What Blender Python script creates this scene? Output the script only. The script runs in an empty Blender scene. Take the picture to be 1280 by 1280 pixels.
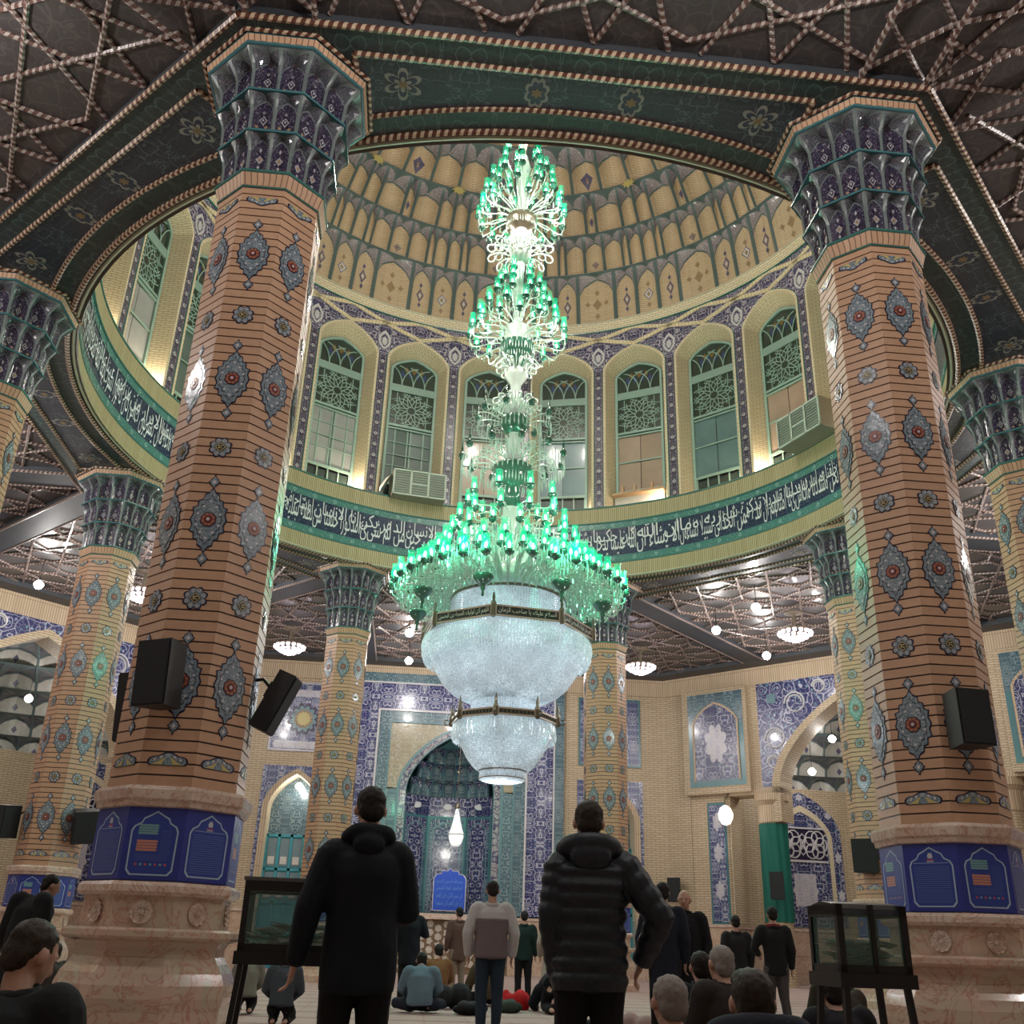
import bpy, math, random
from mathutils import Vector, Matrix
random.seed(7)
R = math.radians
PI = math.pi
sin, cos, tan, sqrt = math.sin, math.cos, math.tan, math.sqrt
scene = bpy.context.scene
COL = scene.collection

# ------------------------------------------------------------------ camera
FPX, PITCH, ROLL, YAW = 1235.271, R(23.694), R(-1.968), R(4.965)
CAM = Vector((-1.581, -19.246, 1.0))
fw = Vector((sin(YAW)*cos(PITCH), cos(YAW)*cos(PITCH), sin(PITCH)))
rt0 = Vector((cos(YAW), -sin(YAW), 0)); up0 = rt0.cross(fw)
rt = rt0*cos(ROLL) - up0*sin(ROLL); up = rt0*sin(ROLL) + up0*cos(ROLL)
cd = bpy.data.cameras.new('camera'); cam = bpy.data.objects.new('camera', cd); COL.objects.link(cam)
cd.sensor_fit = 'HORIZONTAL'; cd.sensor_width = 36; cd.lens = 36*FPX/1280
cam.matrix_world = Matrix(((rt.x, up.x, -fw.x, CAM.x), (rt.y, up.y, -fw.y, CAM.y), (rt.z, up.z, -fw.z, CAM.z), (0, 0, 0, 1)))
cd.clip_end = 200
scene.camera = cam

# ------------------------------------------------------------------ world, exposure
w = bpy.data.worlds.new('world'); scene.world = w; w.use_nodes = True
w.node_tree.nodes['Background'].inputs[0].default_value = (0.02, 0.025, 0.04, 1)
w.node_tree.nodes['Background'].inputs[1].default_value = 0.3
vs = scene.view_settings
vs.view_transform = 'Standard'; vs.look = 'None'; vs.gamma = 1; vs.use_curve_mapping = False
vs.exposure = 0.42
cy = scene.cycles
cy.use_denoising = True
cy.max_bounces = 6; cy.diffuse_bounces = 3; cy.glossy_bounces = 3; cy.transmission_bounces = 4; cy.transparent_max_bounces = 8
cy.caustics_reflective = False; cy.caustics_refractive = False
cy.sample_clamp_indirect = 4.0

LAMP_W = 165       # each bare ceiling bulb
LEDGE_W = 9       # each floodlight on the drum ledge

def light(name, loc, energy, color=(1, 1, 1), radius=0.15, spot=None, target=None):
    d = bpy.data.lights.new(name, 'SPOT' if spot else 'POINT')
    d.energy = energy; d.color = color; d.shadow_soft_size = radius
    if spot: d.spot_size = R(spot); d.spot_blend = 0.6
    o = bpy.data.objects.new(name, d); COL.objects.link(o); o.location = loc
    if target is not None:
        o.rotation_euler = (Vector(target) - Vector(loc)).to_track_quat('-Z', 'Y').to_euler()
    return o

# ceiling bulbs: five to each bay of the ambulatory, all the way round the hall
BULBS = []
for k in range(8):
    a = R(45*k)
    X = Vector((sin(a), -cos(a), 0)); Y = Vector((cos(a), sin(a), 0))
    for (bx, by) in ((-2.1, 13.1), (-2.1, 16.7), (0, 11.7), (2.1, 13.1), (2.1, 16.7))[:5]:
        if by < 12 and k in (5, 6, 7): continue
        P = X*bx + Y*by + Vector((0, 0, 10.55)); BULBS.append((P, k, ((-2.1, 13.1), (-2.1, 16.7), (0, 11.7), (2.1, 13.1), (2.1, 16.7)).index((bx, by))))
        light('bulb_light', (P.x, P.y, P.z - 0.16), LAMP_W, (1.0, 0.95, 0.92), 0.13)
# the chandelier's own lamps
for zz, rr, ee, n in ((7.95, 2.75, 58, 8),):
    for i in range(n):
        a = 2*PI*(i+.5)/n
        light('chandelier_green_light', (rr*cos(a), rr*sin(a), zz), ee, (0.12, 1.0, 0.55), 0.12)
for zz, rr, ee in ((9.4, 1.75, 45), (13.6, 1.45, 90), (17.0, 1.4, 140), (20.6, 0.9, 170)):
    for i in range(4):
        a = 2*PI*(i+.5)/4
        light('chandelier_tier_light', (rr*cos(a), rr*sin(a), zz), ee, (1.0, 0.93, 0.84), 0.15)
for i in range(6):
    a = 2*PI*(i+.25)/6
    light('chandelier_white_light', (2.9*cos(a), 2.9*sin(a), 5.6), 16, (0.86, 0.95, 1.0), 0.2)
light('chandelier_white_light', (0, 0, 3.4), 60, (0.9, 0.96, 1.0), 0.3)

# ------------------------------------------------------------------ materials
def _sock(nt, a):
    return a
class NT:
    """tiny helper round a node tree"""
    def __init__(s, name):
        s.m = bpy.data.materials.new(name); s.m.use_nodes = True; s.t = s.m.node_tree
        s.b = s.t.nodes['Principled BSDF']
    def n(s, typ, **kw):
        nd = s.t.nodes.new('ShaderNode'+typ)
        for k, v in kw.items(): setattr(nd, k, v)
        return nd
    def put(s, inp, v):
        if isinstance(v, bpy.types.NodeSocket): s.t.links.new(v, inp)
        elif v is not None:
            if isinstance(v, (tuple, list)) and len(v) == 3 and inp.type == 'RGBA': v = (*v, 1)
            inp.default_value = v
    def math(s, op, a, b=None, c=None):
        nd = s.n('Math', operation=op)
        s.put(nd.inputs[0], a)
        if b is not None: s.put(nd.inputs[1], b)
        if c is not None: s.put(nd.inputs[2], c)
        return nd.outputs[0]
    def mix(s, f, a, b, blend='MIX'):
        nd = s.n('Mix', data_type='RGBA', blend_type=blend)
        s.put(nd.inputs[0], f); s.put(nd.inputs[6], a); s.put(nd.inputs[7], b)
        return nd.outputs[2]
    def step(s, v, lo, hi):
        nd = s.n('MapRange'); nd.interpolation_type = 'SMOOTHSTEP'
        s.put(nd.inputs[0], v); nd.inputs[1].default_value = lo; nd.inputs[2].default_value = hi
        return nd.outputs[0]
    def xyz(s, v):
        nd = s.n('SeparateXYZ'); s.put(nd.inputs[0], v); return nd.outputs
    def comb(s, x, y, z=0.0):
        nd = s.n('CombineXYZ'); s.put(nd.inputs[0], x); s.put(nd.inputs[1], y); s.put(nd.inputs[2], z); return nd.outputs[0]
    def vec(s, op, a, b):
        nd = s.n('VectorMath', operation=op); s.put(nd.inputs[0], a)
        if op == 'SCALE': s.put(nd.inputs[3], b)
        else: s.put(nd.inputs[1], b)
        return nd.outputs[0]
    def noise(s, v, scale, detail=3, rough=0.5, dist=0.0):
        nd = s.n('TexNoise'); s.put(nd.inputs['Vector'], v); nd.inputs['Scale'].default_value = scale
        nd.inputs['Detail'].default_value = detail; nd.inputs['Roughness'].default_value = rough
        nd.inputs['Distortion'].default_value = dist
        return nd.outputs
    def vor(s, v, scale, feature='F1', rnd=1.0):
        nd = s.n('TexVoronoi', feature=feature); s.put(nd.inputs['Vector'], v); nd.inputs['Scale'].default_value = scale
        nd.inputs['Randomness'].default_value = rnd
        return nd.outputs
    def uv(s): return s.n('TexCoord').outputs['UV']
    def obj(s): return s.n('TexCoord').outputs['Object']
    def pos(s): return s.n('NewGeometry').outputs['Position']
    def bump(s, h, strength=0.3, dist=0.01):
        nd = s.n('Bump'); nd.inputs['Strength'].default_value = strength; nd.inputs['Distance'].default_value = dist
        s.put(nd.inputs['Height'], h); s.t.links.new(nd.outputs[0], s.b.inputs['Normal'])
    def out(s, color=None, rough=0.5, metal=0.0, emit=None, es=0.0, alpha=None, coat=0.0, trans=0.0, spec=None):
        b = s.b
        if color is not None: s.put(b.inputs['Base Color'], color)
        s.put(b.inputs['Roughness'], rough); s.put(b.inputs['Metallic'], metal)
        if emit is not None: s.put(b.inputs['Emission Color'], emit); s.put(b.inputs['Emission Strength'], es)
        if coat: b.inputs['Coat Weight'].default_value = coat; b.inputs['Coat Roughness'].default_value = 0.08
        if trans: b.inputs['Transmission Weight'].default_value = trans
        if alpha is not None: s.put(b.inputs['Alpha'], alpha)
        if spec is not None: s.put(b.inputs['Specular IOR Level'], spec)
        return s.m

def plain(name, rgb, rough=0.5, metal=0.0, var=0.12, scale=6.0, **kw):
    """a plain surface with a little mottling"""
    t = NT(name)
    f = t.noise(t.pos(), scale, 4)[0]
    c = t.mix(f, tuple(x*(1-var) for x in rgb), tuple(min(1, x*(1+var)) for x in rgb))
    return t.out(c, rough, metal, **kw)

def emitter(name, rgb, strength):
    t = NT(name); return t.out(rgb, 0.5, emit=rgb, es=strength)

def floral(name, base, line, acc1, acc2, scale=3.0, period=0.6, lw=0.06, rough=0.22, src='uv', vine=1.0, fl=1.0):
    """glazed tile with mirrored scrolling stems and small flowers"""
    t = NT(name)
    v = t.uv() if src == 'uv' else t.obj()
    if src == 'uv' and period:
        x, y, z = t.xyz(v)
        px = t.math('PINGPONG', x, period/2); py = t.math('PINGPONG', y, period*0.8)
        v = t.comb(px, py, 0.0)
    nz = t.noise(v, scale*0.9, 2)[1]
    d = t.vec('SCALE', t.vec('SUBTRACT', nz, (0.5, 0.5, 0.5)), 0.7/scale)
    v2 = t.vec('ADD', v, d)
    def band(x, lo, wd): return t.math('SUBTRACT', 1.0, t.step(t.math('ABSOLUTE', t.math('SUBTRACT', x, lo)), wd*0.45, wd*1.1))
    f0 = t.vor(v2, scale*1.05, 'F1', 0.55)[0]                     # scrolls: two rings round every cell centre
    e = t.vor(v2, scale*1.05, 'DISTANCE_TO_EDGE', 0.55)[0]
    ring = t.math('MAXIMUM', band(f0, 0.36, lw*0.55), band(f0, 0.17, lw*0.45))
    stem = t.math('SUBTRACT', 1.0, t.step(e, lw*0.25, lw*0.8))
    ln = t.math('MAXIMUM', ring, stem)
    e2 = t.vor(v2, scale*3.4, 'DISTANCE_TO_EDGE')[0]
    ln2 = t.math('MULTIPLY', t.math('SUBTRACT', 1.0, t.step(e2, lw*0.4, lw*1.3)), 0.38*vine)
    f1 = t.vor(v2, scale*3.0)
    fl1 = t.math('MULTIPLY', t.math('SUBTRACT', 1.0, t.step(f1[0], 0.22, 0.30)), fl)
    fl0 = t.math('SUBTRACT', 1.0, t.step(f1[0], 0.08, 0.13))
    sel = t.step(t.xyz(f1[1])[0], 0.45, 0.55)
    acc = t.mix(sel, acc1, acc2)
    c = t.mix(ln2, base, line)
    c = t.mix(fl1, c, acc)
    c = t.mix(ln, c, line)
    c = t.mix(fl0, c, line)
    big = t.noise(t.pos(), 1.3, 2)[0]
    c = t.mix(t.math('MULTIPLY', big, 0.25), c, (0.02, 0.02, 0.03))
    t.bump(t.noise(t.pos(), 9, 2)[0], 0.25, 0.02)
    return t.out(c, rough, coat=0.3)

def brick(name, c1, c2, mortar, bw, bh, mw=0.01, rough=0.55, off=0.5, vertical=False):
    t = NT(name)
    v = t.uv()
    if vertical:
        x, y, z = t.xyz(v); v = t.comb(y, x)
    nd = t.n('TexBrick'); t.put(nd.inputs['Vector'], v)
    nd.inputs['Scale'].default_value = 1; nd.inputs['Brick Width'].default_value = bw; nd.inputs['Row Height'].default_value = bh
    nd.inputs['Mortar Size'].default_value = mw; nd.inputs['Mortar Smooth'].default_value = 0.2; nd.inputs['Bias'].default_value = 0
    nd.offset = off
    t.put(nd.inputs['Color1'], c1); t.put(nd.inputs['Color2'], c2); t.put(nd.inputs['Mortar'], mortar)
    f = t.noise(t.pos(), 2.2, 3)[0]
    c = t.mix(t.math('MULTIPLY', f, 0.35), nd.outputs[0], tuple(x*0.6 for x in c1))
    t.bump(nd.outputs[1], -0.4, 0.01)
    return t.out(c, rough)

def marble(name, c1, c2, vein, scale=1.5, rough=0.16):
    t = NT(name)
    p = t.pos()
    f = t.noise(p, scale, 6, 0.6, 1.5)[0]
    g = t.noise(p, scale*2.3, 8, 0.65, 2.5)[0]
    v = t.math('ABSOLUTE', t.math('SUBTRACT', g, 0.5))
    vm = t.math('SUBTRACT', 1.0, t.step(v, 0.0, 0.035))
    c = t.mix(t.step(f, 0.35, 0.65), c1, c2)
    c = t.mix(t.math('MULTIPLY', vm, 0.75), c, vein)
    return t.out(c, rough, coat=0.2)

M = {}
def column_brick(name, rgb):
    t = NT(name)
    oi = t.n('ObjectInfo').outputs['Random']
    f = t.noise(t.pos(), 14, 3)[0]
    c = t.mix(f, tuple(x*0.86 for x in rgb), tuple(x*1.12 for x in rgb))
    c = t.mix(t.math('MULTIPLY', oi, 0.35), c, tuple(x*0.72 for x in rgb))
    t.bump(f, 0.15, 0.01)
    return t.out(c, 0.42)
M['cbrick'] = column_brick('column_brick', (0.53, 0.325, 0.205))
M['joint'] = plain('dark_joint', (0.035, 0.022, 0.03), 0.3)
M['cornice_brick'] = brick('cornice_brick', (0.62, 0.40, 0.25), (0.52, 0.32, 0.2), (0.16, 0.08, 0.05), 0.4, 0.075, 0.008, vertical=True)
M['yellow_soldier'] = brick('yellow_soldier_brick', (0.48, 0.41, 0.24), (0.40, 0.33, 0.18), (0.09, 0.075, 0.03), 0.62, 0.062, 0.009, vertical=True, off=0)
M['tan_soldier'] = brick('tan_soldier_brick', (0.62, 0.48, 0.33), (0.54, 0.40, 0.26), (0.24, 0.17, 0.11), 0.85, 0.085, 0.012, vertical=True, off=0)
M['wall_brick'] = brick('wall_brick', (0.60, 0.48, 0.33), (0.52, 0.40, 0.26), (0.24, 0.17, 0.11), 0.34, 0.085, 0.012)
M['reveal_brick'] = brick('reveal_brick', (0.74, 0.64, 0.46), (0.66, 0.56, 0.38), (0.38, 0.3, 0.19), 0.22, 0.07, 0.01)
M['green_line'] = plain('green_glaze', (0.05, 0.16, 0.14), 0.2)
M['teal'] = plain('teal_glaze', (0.06, 0.17, 0.19), 0.2)
M['teal_lt'] = plain('light_teal_glaze', (0.12, 0.22, 0.25), 0.25)
M['gold_strip'] = brick('gold_brick_strip', (0.76, 0.66, 0.46), (0.70, 0.58, 0.36), (0.3, 0.2, 0.1), 0.12, 0.3, 0.008)
NAVY = (0.02, 0.024, 0.10); WH = (0.62, 0.60, 0.62); TQ = (0.06, 0.28, 0.32); GOLD = (0.5, 0.34, 0.12)
M['fl_pil'] = floral('pilaster_tile', (0.03, 0.026, 0.07), (0.34, 0.31, 0.34), (0.2, 0.18, 0.26), (0.3, 0.14, 0.1), 7, 0.25, 0.045)
M['fl_span'] = floral('spandrel_tile', (0.035, 0.03, 0.10), (0.55, 0.5, 0.56), (0.4, 0.36, 0.5), (0.2, 0.3, 0.34), 3.6, 1.2175, 0.055)
M['fl_wall'] = floral('wall_tile_blue', (0.020, 0.027, 0.115), (0.45, 0.45, 0.52), (0.35, 0.38, 0.62), TQ, 2.6, 1.2, 0.05)
M['fl_wall2'] = floral('wall_tile_dense', (0.027, 0.043, 0.16), (0.43, 0.44, 0.52), (0.28, 0.26, 0.44), (0.16, 0.4, 0.46), 3.4, 0.7, 0.065)
M['fl_band'] = floral('mihrab_band_tile', (0.022, 0.026, 0.14), (0.47, 0.47, 0.56), (0.26, 0.2, 0.36), (0.12, 0.26, 0.42), 2.6, 0.95, 0.06)
M['fl_teal'] = floral('teal_floral_tile', (0.06, 0.12, 0.155), (0.26, 0.35, 0.38), (0.16, 0.27, 0.32), (0.34, 0.3, 0.2), 4, 0.8, 0.06)
M['fl_ochre'] = floral('ochre_spandrel_tile', (0.34, 0.28, 0.18), (0.5, 0.46, 0.36), (0.22, 0.3, 0.3), (0.5, 0.4, 0.2), 3.5, 1.0, 0.06)
M['fl_white'] = floral('white_plaque_tile', (0.62, 0.60, 0.62), (0.32, 0.31, 0.46), (0.5, 0.48, 0.56), (0.66, 0.64, 0.66), 5, 0.5, 0.04)
M['fl_cap'] = floral('capital_tile', (0.02, 0.014, 0.04), (0.13, 0.12, 0.18), (0.2, 0.10, 0.11), (0.3, 0.3, 0.36), 10, 0, 0.035, src='obj')
M['fl_capsp'] = floral('capital_spandrel_tile', (0.06, 0.07, 0.09), (0.22, 0.22, 0.24), (0.22, 0.14, 0.14), (0.14, 0.2, 0.22), 12, 0, 0.05, src='obj')
M['fl_med'] = floral('medallion_tile', (0.15, 0.21, 0.25), (0.36, 0.42, 0.46), (0.12, 0.2, 0.3), (0.4, 0.42, 0.44), 12, 0, 0.06, src='obj')
M['fl_dome'] = floral('dome_spandrel_tile', (0.24, 0.20, 0.24), (0.52, 0.47, 0.46), (0.46, 0.38, 0.34), (0.22, 0.24, 0.34), 8, 0, 0.06, src='obj')
M['fl_soff'] = floral('soffit_tile', (0.018, 0.022, 0.035), (0.075, 0.10, 0.115), (0.09, 0.085, 0.12), (0.06, 0.11, 0.12), 3.0, 1.0, 0.03, rough=0.5)
M['fl_soffg'] = floral('soffit_green_tile', (0.02, 0.035, 0.033), (0.07, 0.12, 0.11), (0.05, 0.045, 0.025), (0.04, 0.09, 0.09), 2.2, 0.75, 0.03, rough=0.5)
M['fl_ceil'] = floral('ceiling_panel_paint', (0.058, 0.052, 0.05), (0.095, 0.085, 0.08), (0.045, 0.06, 0.085), (0.09, 0.07, 0.065), 2.6, 0, 0.04, rough=0.4, src='obj', vine=0.8, fl=0.6)
M['beam'] = plain('ceiling_beam_paint', (0.042, 0.047, 0.056), 0.5, var=0.35, scale=2.5)
M['dome_tan'] = brick('dome_tan_brick', (0.60, 0.46, 0.31), (0.55, 0.41, 0.27), (0.36, 0.25, 0.13), 0.6, 0.075, 0.008)
M['dome_line'] = plain('dome_teal_rib', (0.09, 0.13, 0.13), 0.35)
M['motif'] = plain('motif_tile', (0.10, 0.09, 0.16), 0.3, var=0.5, scale=25)
M['motif2'] = plain('motif_brown_tile', (0.30, 0.2, 0.11), 0.4, var=0.4, scale=25)
M['pink_marble'] = marble('pink_marble', (0.56, 0.39, 0.31), (0.48, 0.42, 0.32), (0.40, 0.17, 0.12), 1.1, 0.12)
M['cream_marble'] = marble('cream_marble', (0.64, 0.54, 0.46), (0.56, 0.42, 0.34), (0.38, 0.18, 0.12), 1.4, 0.12)
M['dado'] = marble('dado_marble', (0.58, 0.46, 0.36), (0.52, 0.38, 0.28), (0.36, 0.16, 0.1), 1.8)
M['blk'] = plain('dark_outline_glaze', (0.022, 0.016, 0.045), 0.25)
M['red'] = plain('red_glaze', (0.30, 0.075, 0.05), 0.3)
M['capline'] = plain('capital_rib_glaze', (0.15, 0.185, 0.18), 0.3)
M['whitegl'] = plain('white_glaze', (0.55, 0.53, 0.55), 0.25)
M['yellowgl'] = plain('yellow_glaze', (0.5, 0.42, 0.16), 0.3)
M['bluegl'] = plain('blue_glaze', (0.03, 0.07, 0.4), 0.3)
M['greengl'] = plain('green_frame_paint', (0.26, 0.38, 0.33), 0.35)
M['band_navy'] = floral('band_navy_tile', (0.013, 0.022, 0.06), (0.06, 0.10, 0.16), (0.04, 0.08, 0.13), (0.10, 0.13, 0.19), 7, 0, 0.045)
M['band_teal'] = floral('band_teal_tile', (0.06, 0.20, 0.18), (0.13, 0.30, 0.27), (0.08, 0.14, 0.22), (0.2, 0.36, 0.34), 5, 0.6, 0.04)
M['letter'] = plain('letter_white_glaze', (0.62, 0.66, 0.68), 0.3, var=0.05)
def rope_mat(name, a, b, pitch):
    t = NT(name)
    x, y, z = t.xyz(t.uv())
    s = t.math('FRACT', t.math('ADD', t.math('DIVIDE', x, pitch), t.math('MULTIPLY', y, 0.8)))
    f = t.math('MULTIPLY', t.step(s, 0.42, 0.52), t.math('SUBTRACT', 1.0, t.step(s, 0.9, 1.0)))
    c = t.mix(f, a, b)
    t.bump(f, 0.8, 0.02)
    return t.out(c, 0.32)
M['rope'] = rope_mat('rope_moulding', (0.10, 0.035, 0.02), (0.50, 0.37, 0.26), 0.11)
M['rope_lt'] = rope_mat('pale_rope_moulding', (0.11, 0.06, 0.05), (0.33, 0.275, 0.245), 0.11)
M['black'] = plain('black_plastic', (0.012, 0.013, 0.015), 0.5)
M['darkmetal'] = plain('black_painted_metal', (0.008, 0.009, 0.012), 0.35, 0.3)
M['steel'] = plain('brushed_grey_metal', (0.35, 0.35, 0.34), 0.35, 0.8)

M['ceil_white'] = plain('soffit_pale_paint', (0.26, 0.25, 0.22), 0.5); M['ceil_navy'] = plain('soffit_navy_paint', (0.03, 0.035, 0.06), 0.5); M['ceil_gold'] = plain('soffit_gold_paint', (0.2, 0.13, 0.06), 0.5)
M['letter_cream'] = plain('cream_moulding', (0.5, 0.47, 0.36), 0.4); M['band_blossom'] = plain('blossom_pale_glaze', (0.2, 0.36, 0.34), 0.3)
M['plaque_text'] = plain('plaque_text_glaze', (0.10, 0.28, 0.62), 0.3); M['brown_stone'] = plain('brown_stone', (0.2, 0.12, 0.07), 0.5); M['whitestone'] = marble('white_marble', (0.62, 0.58, 0.52), (0.52, 0.46, 0.4), (0.4, 0.3, 0.25), 3)

# ------------------------------------------------------------------ mesh builder
class MB:
    def __init__(s): s.v = []; s.f = []; s.mi = []; s.uv = []
    def add(s, vs, fs, m=0, uvs=None):
        b = len(s.v); s.v += [tuple(x) for x in vs]
        for i, f in enumerate(fs):
            s.f.append([b+j for j in f]); s.mi.append(m)
            s.uv.append(uvs[i] if uvs else None)
    def face(s, pts, m=0, uv=None): s.add(pts, [list(range(len(pts)))], m, [uv if uv else [(p[0], p[2]) for p in pts]])
    def box(s, c, d, m=0, rz=0.0, M4=None):
        x, y, z = d[0]/2, d[1]/2, d[2]/2; P = []
        for sx, sy, sz in ((-1,-1,-1),(1,-1,-1),(1,1,-1),(-1,1,-1),(-1,-1,1),(1,-1,1),(1,1,1),(-1,1,1)):
            p = Vector((sx*x, sy*y, sz*z))
            if rz: p = Vector((p.x*cos(rz)-p.y*sin(rz), p.x*sin(rz)+p.y*cos(rz), p.z))
            p = p + Vector(c)
            if M4 is not None: p = M4 @ p
            P.append(p)
        s.add(P, [(0,3,2,1),(4,5,6,7),(0,1,5,4),(1,2,6,5),(2,3,7,6),(3,0,4,7)], m)
    def grid(s, fn, nu, nv, m=0, uvfn=None, closeu=False):
        vs = [fn(i/nu, j/nv) for j in range(nv+1) for i in range(nu+(0 if closeu else 1))]
        W_ = nu+(0 if closeu else 1); fs = []; uvs = []
        for j in range(nv):
            for i in range(nu):
                a = j*W_+i; b = j*W_+(i+1) % W_ if closeu else a+1
                fs.append((a, b, b+W_, a+W_))
                if uvfn: uvs.append([uvfn(i/nu, j/nv), uvfn((i+1)/nu, j/nv), uvfn((i+1)/nu, (j+1)/nv), uvfn(i/nu, (j+1)/nv)])
        s.add(vs, fs, m, uvs if uvfn else None)
    def lathe(s, prof, n=16, m=0, a0=0.0, a1=2*PI, rad=None, c=(0, 0, 0)):
        full = abs(a1-a0-2*PI) < 1e-6; k = n if full else n+1; vs = []
        for (r, z) in prof:
            for i in range(k):
                a = a0+(a1-a0)*i/n; q = r*(rad(a) if rad else 1)
                vs.append((c[0]+q*cos(a), c[1]+q*sin(a), c[2]+z))
        fs = []; uvs = []
        L = 0.0; Ls = [0.0]
        for j in range(len(prof)-1):
            L += math.hypot(prof[j+1][0]-prof[j][0], prof[j+1][1]-prof[j][1]); Ls.append(L)
        for j in range(len(prof)-1):
            rr = max(prof[j][0], prof[j+1][0])
            for i in range(n):
                i2 = (i+1) % k if full else i+1
                fs.append((j*k+i, j*k+i2, (j+1)*k+i2, (j+1)*k+i))
                u0 = (a1-a0)*i/n*rr; u1 = (a1-a0)*(i+1)/n*rr
                uvs.append([(u0, Ls[j]), (u1, Ls[j]), (u1, Ls[j+1]), (u0, Ls[j+1])])
        s.add(vs, fs, m, uvs)
    def tube(s, path, r, n=6, m=0, cap=True):
        path = [Vector(p) for p in path]; rs = r if isinstance(r, (list, tuple)) else [r]*len(path)
        vs = []; L = 0; Ls = []
        prev = None
        for i, p in enumerate(path):
            d = (path[min(i+1, len(path)-1)]-path[max(i-1, 0)]).normalized()
            if prev is None:
                a = d.orthogonal().normalized()
            else:
                a = (prev - d*prev.dot(d)); a = a.normalized() if a.length > 1e-6 else d.orthogonal().normalized()
            prev = a; b = d.cross(a)
            for k in range(n):
                t = 2*PI*k/n; vs.append(p+a*(rs[i]*cos(t))+b*(rs[i]*sin(t)))
            if i: L += (p-path[i-1]).length
            Ls.append(L)
        fs = []; uvs = []
        for i in range(len(path)-1):
            for k in range(n):
                k2 = (k+1) % n
                fs.append((i*n+k, i*n+k2, (i+1)*n+k2, (i+1)*n+k))
                uvs.append([(Ls[i], k/n), (Ls[i], (k+1)/n), (Ls[i+1], (k+1)/n), (Ls[i+1], k/n)])
        if cap:
            fs.append(tuple(range(n))[::-1]); uvs.append([(0, 0)]*n)
            fs.append(tuple((len(path)-1)*n+k for k in range(n))); uvs.append([(0, 0)]*n)
        s.add(vs, fs, m, uvs)
    def prism(s, poly, y0, y1, m=0, ms=None):
        """polygon of (x, z) extruded along y"""
        n = len(poly); ms = m if ms is None else ms
        s.add([(x, y0, z) for x, z in poly], [tuple(range(n))], m, [[(x, z) for x, z in poly]])
        s.add([(x, y1, z) for x, z in poly], [tuple(range(n))[::-1]], m, [[(x, z) for x, z in poly][::-1]])
        for i in range(n):
            a, b = poly[i], poly[(i+1) % n]; l = math.hypot(a[0]-b[0], a[1]-b[1])
            s.add([(a[0], y0, a[1]), (a[0], y1, a[1]), (b[0], y1, b[1]), (b[0], y0, b[1])], [(0, 1, 2, 3)], ms,
                  [[(0, 0), (abs(y1-y0), 0), (abs(y1-y0), l), (0, l)]])
    def mesh(s, name, mats, smooth=False):
        me = bpy.data.meshes.new(name); me.from_pydata(s.v, [], s.f)
        for m in (mats if isinstance(mats, (list, tuple)) else [mats]): me.materials.append(M[m] if isinstance(m, str) else m)
        me.polygons.foreach_set('material_index', s.mi)
        if any(u is not None for u in s.uv):
            ul = me.uv_layers.new(name='UVMap'); data = []
            for f, u in zip(s.f, s.uv):
                if u is None: data += [0.0, 0.0]*len(f)
                else:
                    for p in u: data += [p[0], p[1]]
            ul.data.foreach_set('uv', data)
        if smooth: me.polygons.foreach_set('use_smooth', [True]*len(me.polygons))
        me.update(); return me
    def build(s, name, mats, parent=None, smooth=False, mat4=None):
        return inst(name, s.mesh(name, mats, smooth), parent, mat4)

def inst(name, me, parent=None, mat4=None):
    o = bpy.data.objects.new(name, me); COL.objects.link(o)
    if parent is not None: o.parent = parent
    if mat4 is not None:
        if parent is not None: o.matrix_local = mat4
        else: o.matrix_world = mat4
    return o
def empty(name, mat4=None, parent=None): return inst(name, None, parent, mat4)
def T(x, y, z): return Matrix.Translation((x, y, z))
def RZ(a): return Matrix.Rotation(a, 4, 'Z')
def tag(o, label, cat, group=None, kind=None):
    o['label'] = label; o['category'] = cat
    if group: o['group'] = group
    if kind: o['kind'] = kind
    return o
def struct(o, label=None, cat=None):
    o['kind'] = 'structure'
    if label: o['label'] = label
    if cat: o['category'] = cat
    return o

def archz(q): q = min(1.0, abs(q)); return 0.62*sqrt(max(0, 1-q*q))+0.38*(1-q)
def arch_curve(w, zs, za, n=14, cx=0.0):
    """points of a pointed arch from the left springing to the right one"""
    pts = []
    for i in range(2*n+1):
        q = -cos(PI*0.5*i/n) if i <= n else cos(PI*0.5*(2*n-i)/n)
        if i <= n: q = -cos(PI/2*i/n)
        else: q = sin(PI/2*(i-n)/n)
        pts.append((cx+w*q, zs+(za-zs)*archz(q)))
    return pts
def band2(mb, A, B, ya, yb, m=0):
    """strip of quads between two equal-length (x,z) curves"""
    for i in range(len(A)-1):
        P = [(A[i][0], ya, A[i][1]), (A[i+1][0], ya, A[i+1][1]), (B[i+1][0], yb, B[i+1][1]), (B[i][0], yb, B[i][1])]
        l = i*0.1
        if abs(ya-yb) < 1e-6: uv = [(p[0], p[2]) for p in P]
        else:
            l0 = sum(math.hypot(A[j+1][0]-A[j][0], A[j+1][1]-A[j][1]) for j in range(i)); l1 = l0+math.hypot(A[i+1][0]-A[i][0], A[i+1][1]-A[i][1])
            uv = [(0, l0), (0, l1), (abs(ya-yb), l1), (abs(ya-yb), l0)]
        mb.add(P, [(0, 1, 2, 3)], m, [uv])
def frame_curve(w, z0, zs, za, n=14, cx=0.0): return [(cx-w, z0)]+arch_curve(w, zs, za, n, cx)+[(cx+w, z0)]
def above_arch(mb, curve, z1, y, m=0):
    for a, b in zip(curve[:-1], curve[1:]):
        if abs(a[0]-b[0]) < 1e-6: continue
        P = [(a[0], y, a[1]), (b[0], y, b[1]), (b[0], y, z1), (a[0], y, z1)]
        mb.add(P, [(0, 1, 2, 3)], m, [[(p[0], p[2]) for p in P]])
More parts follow.
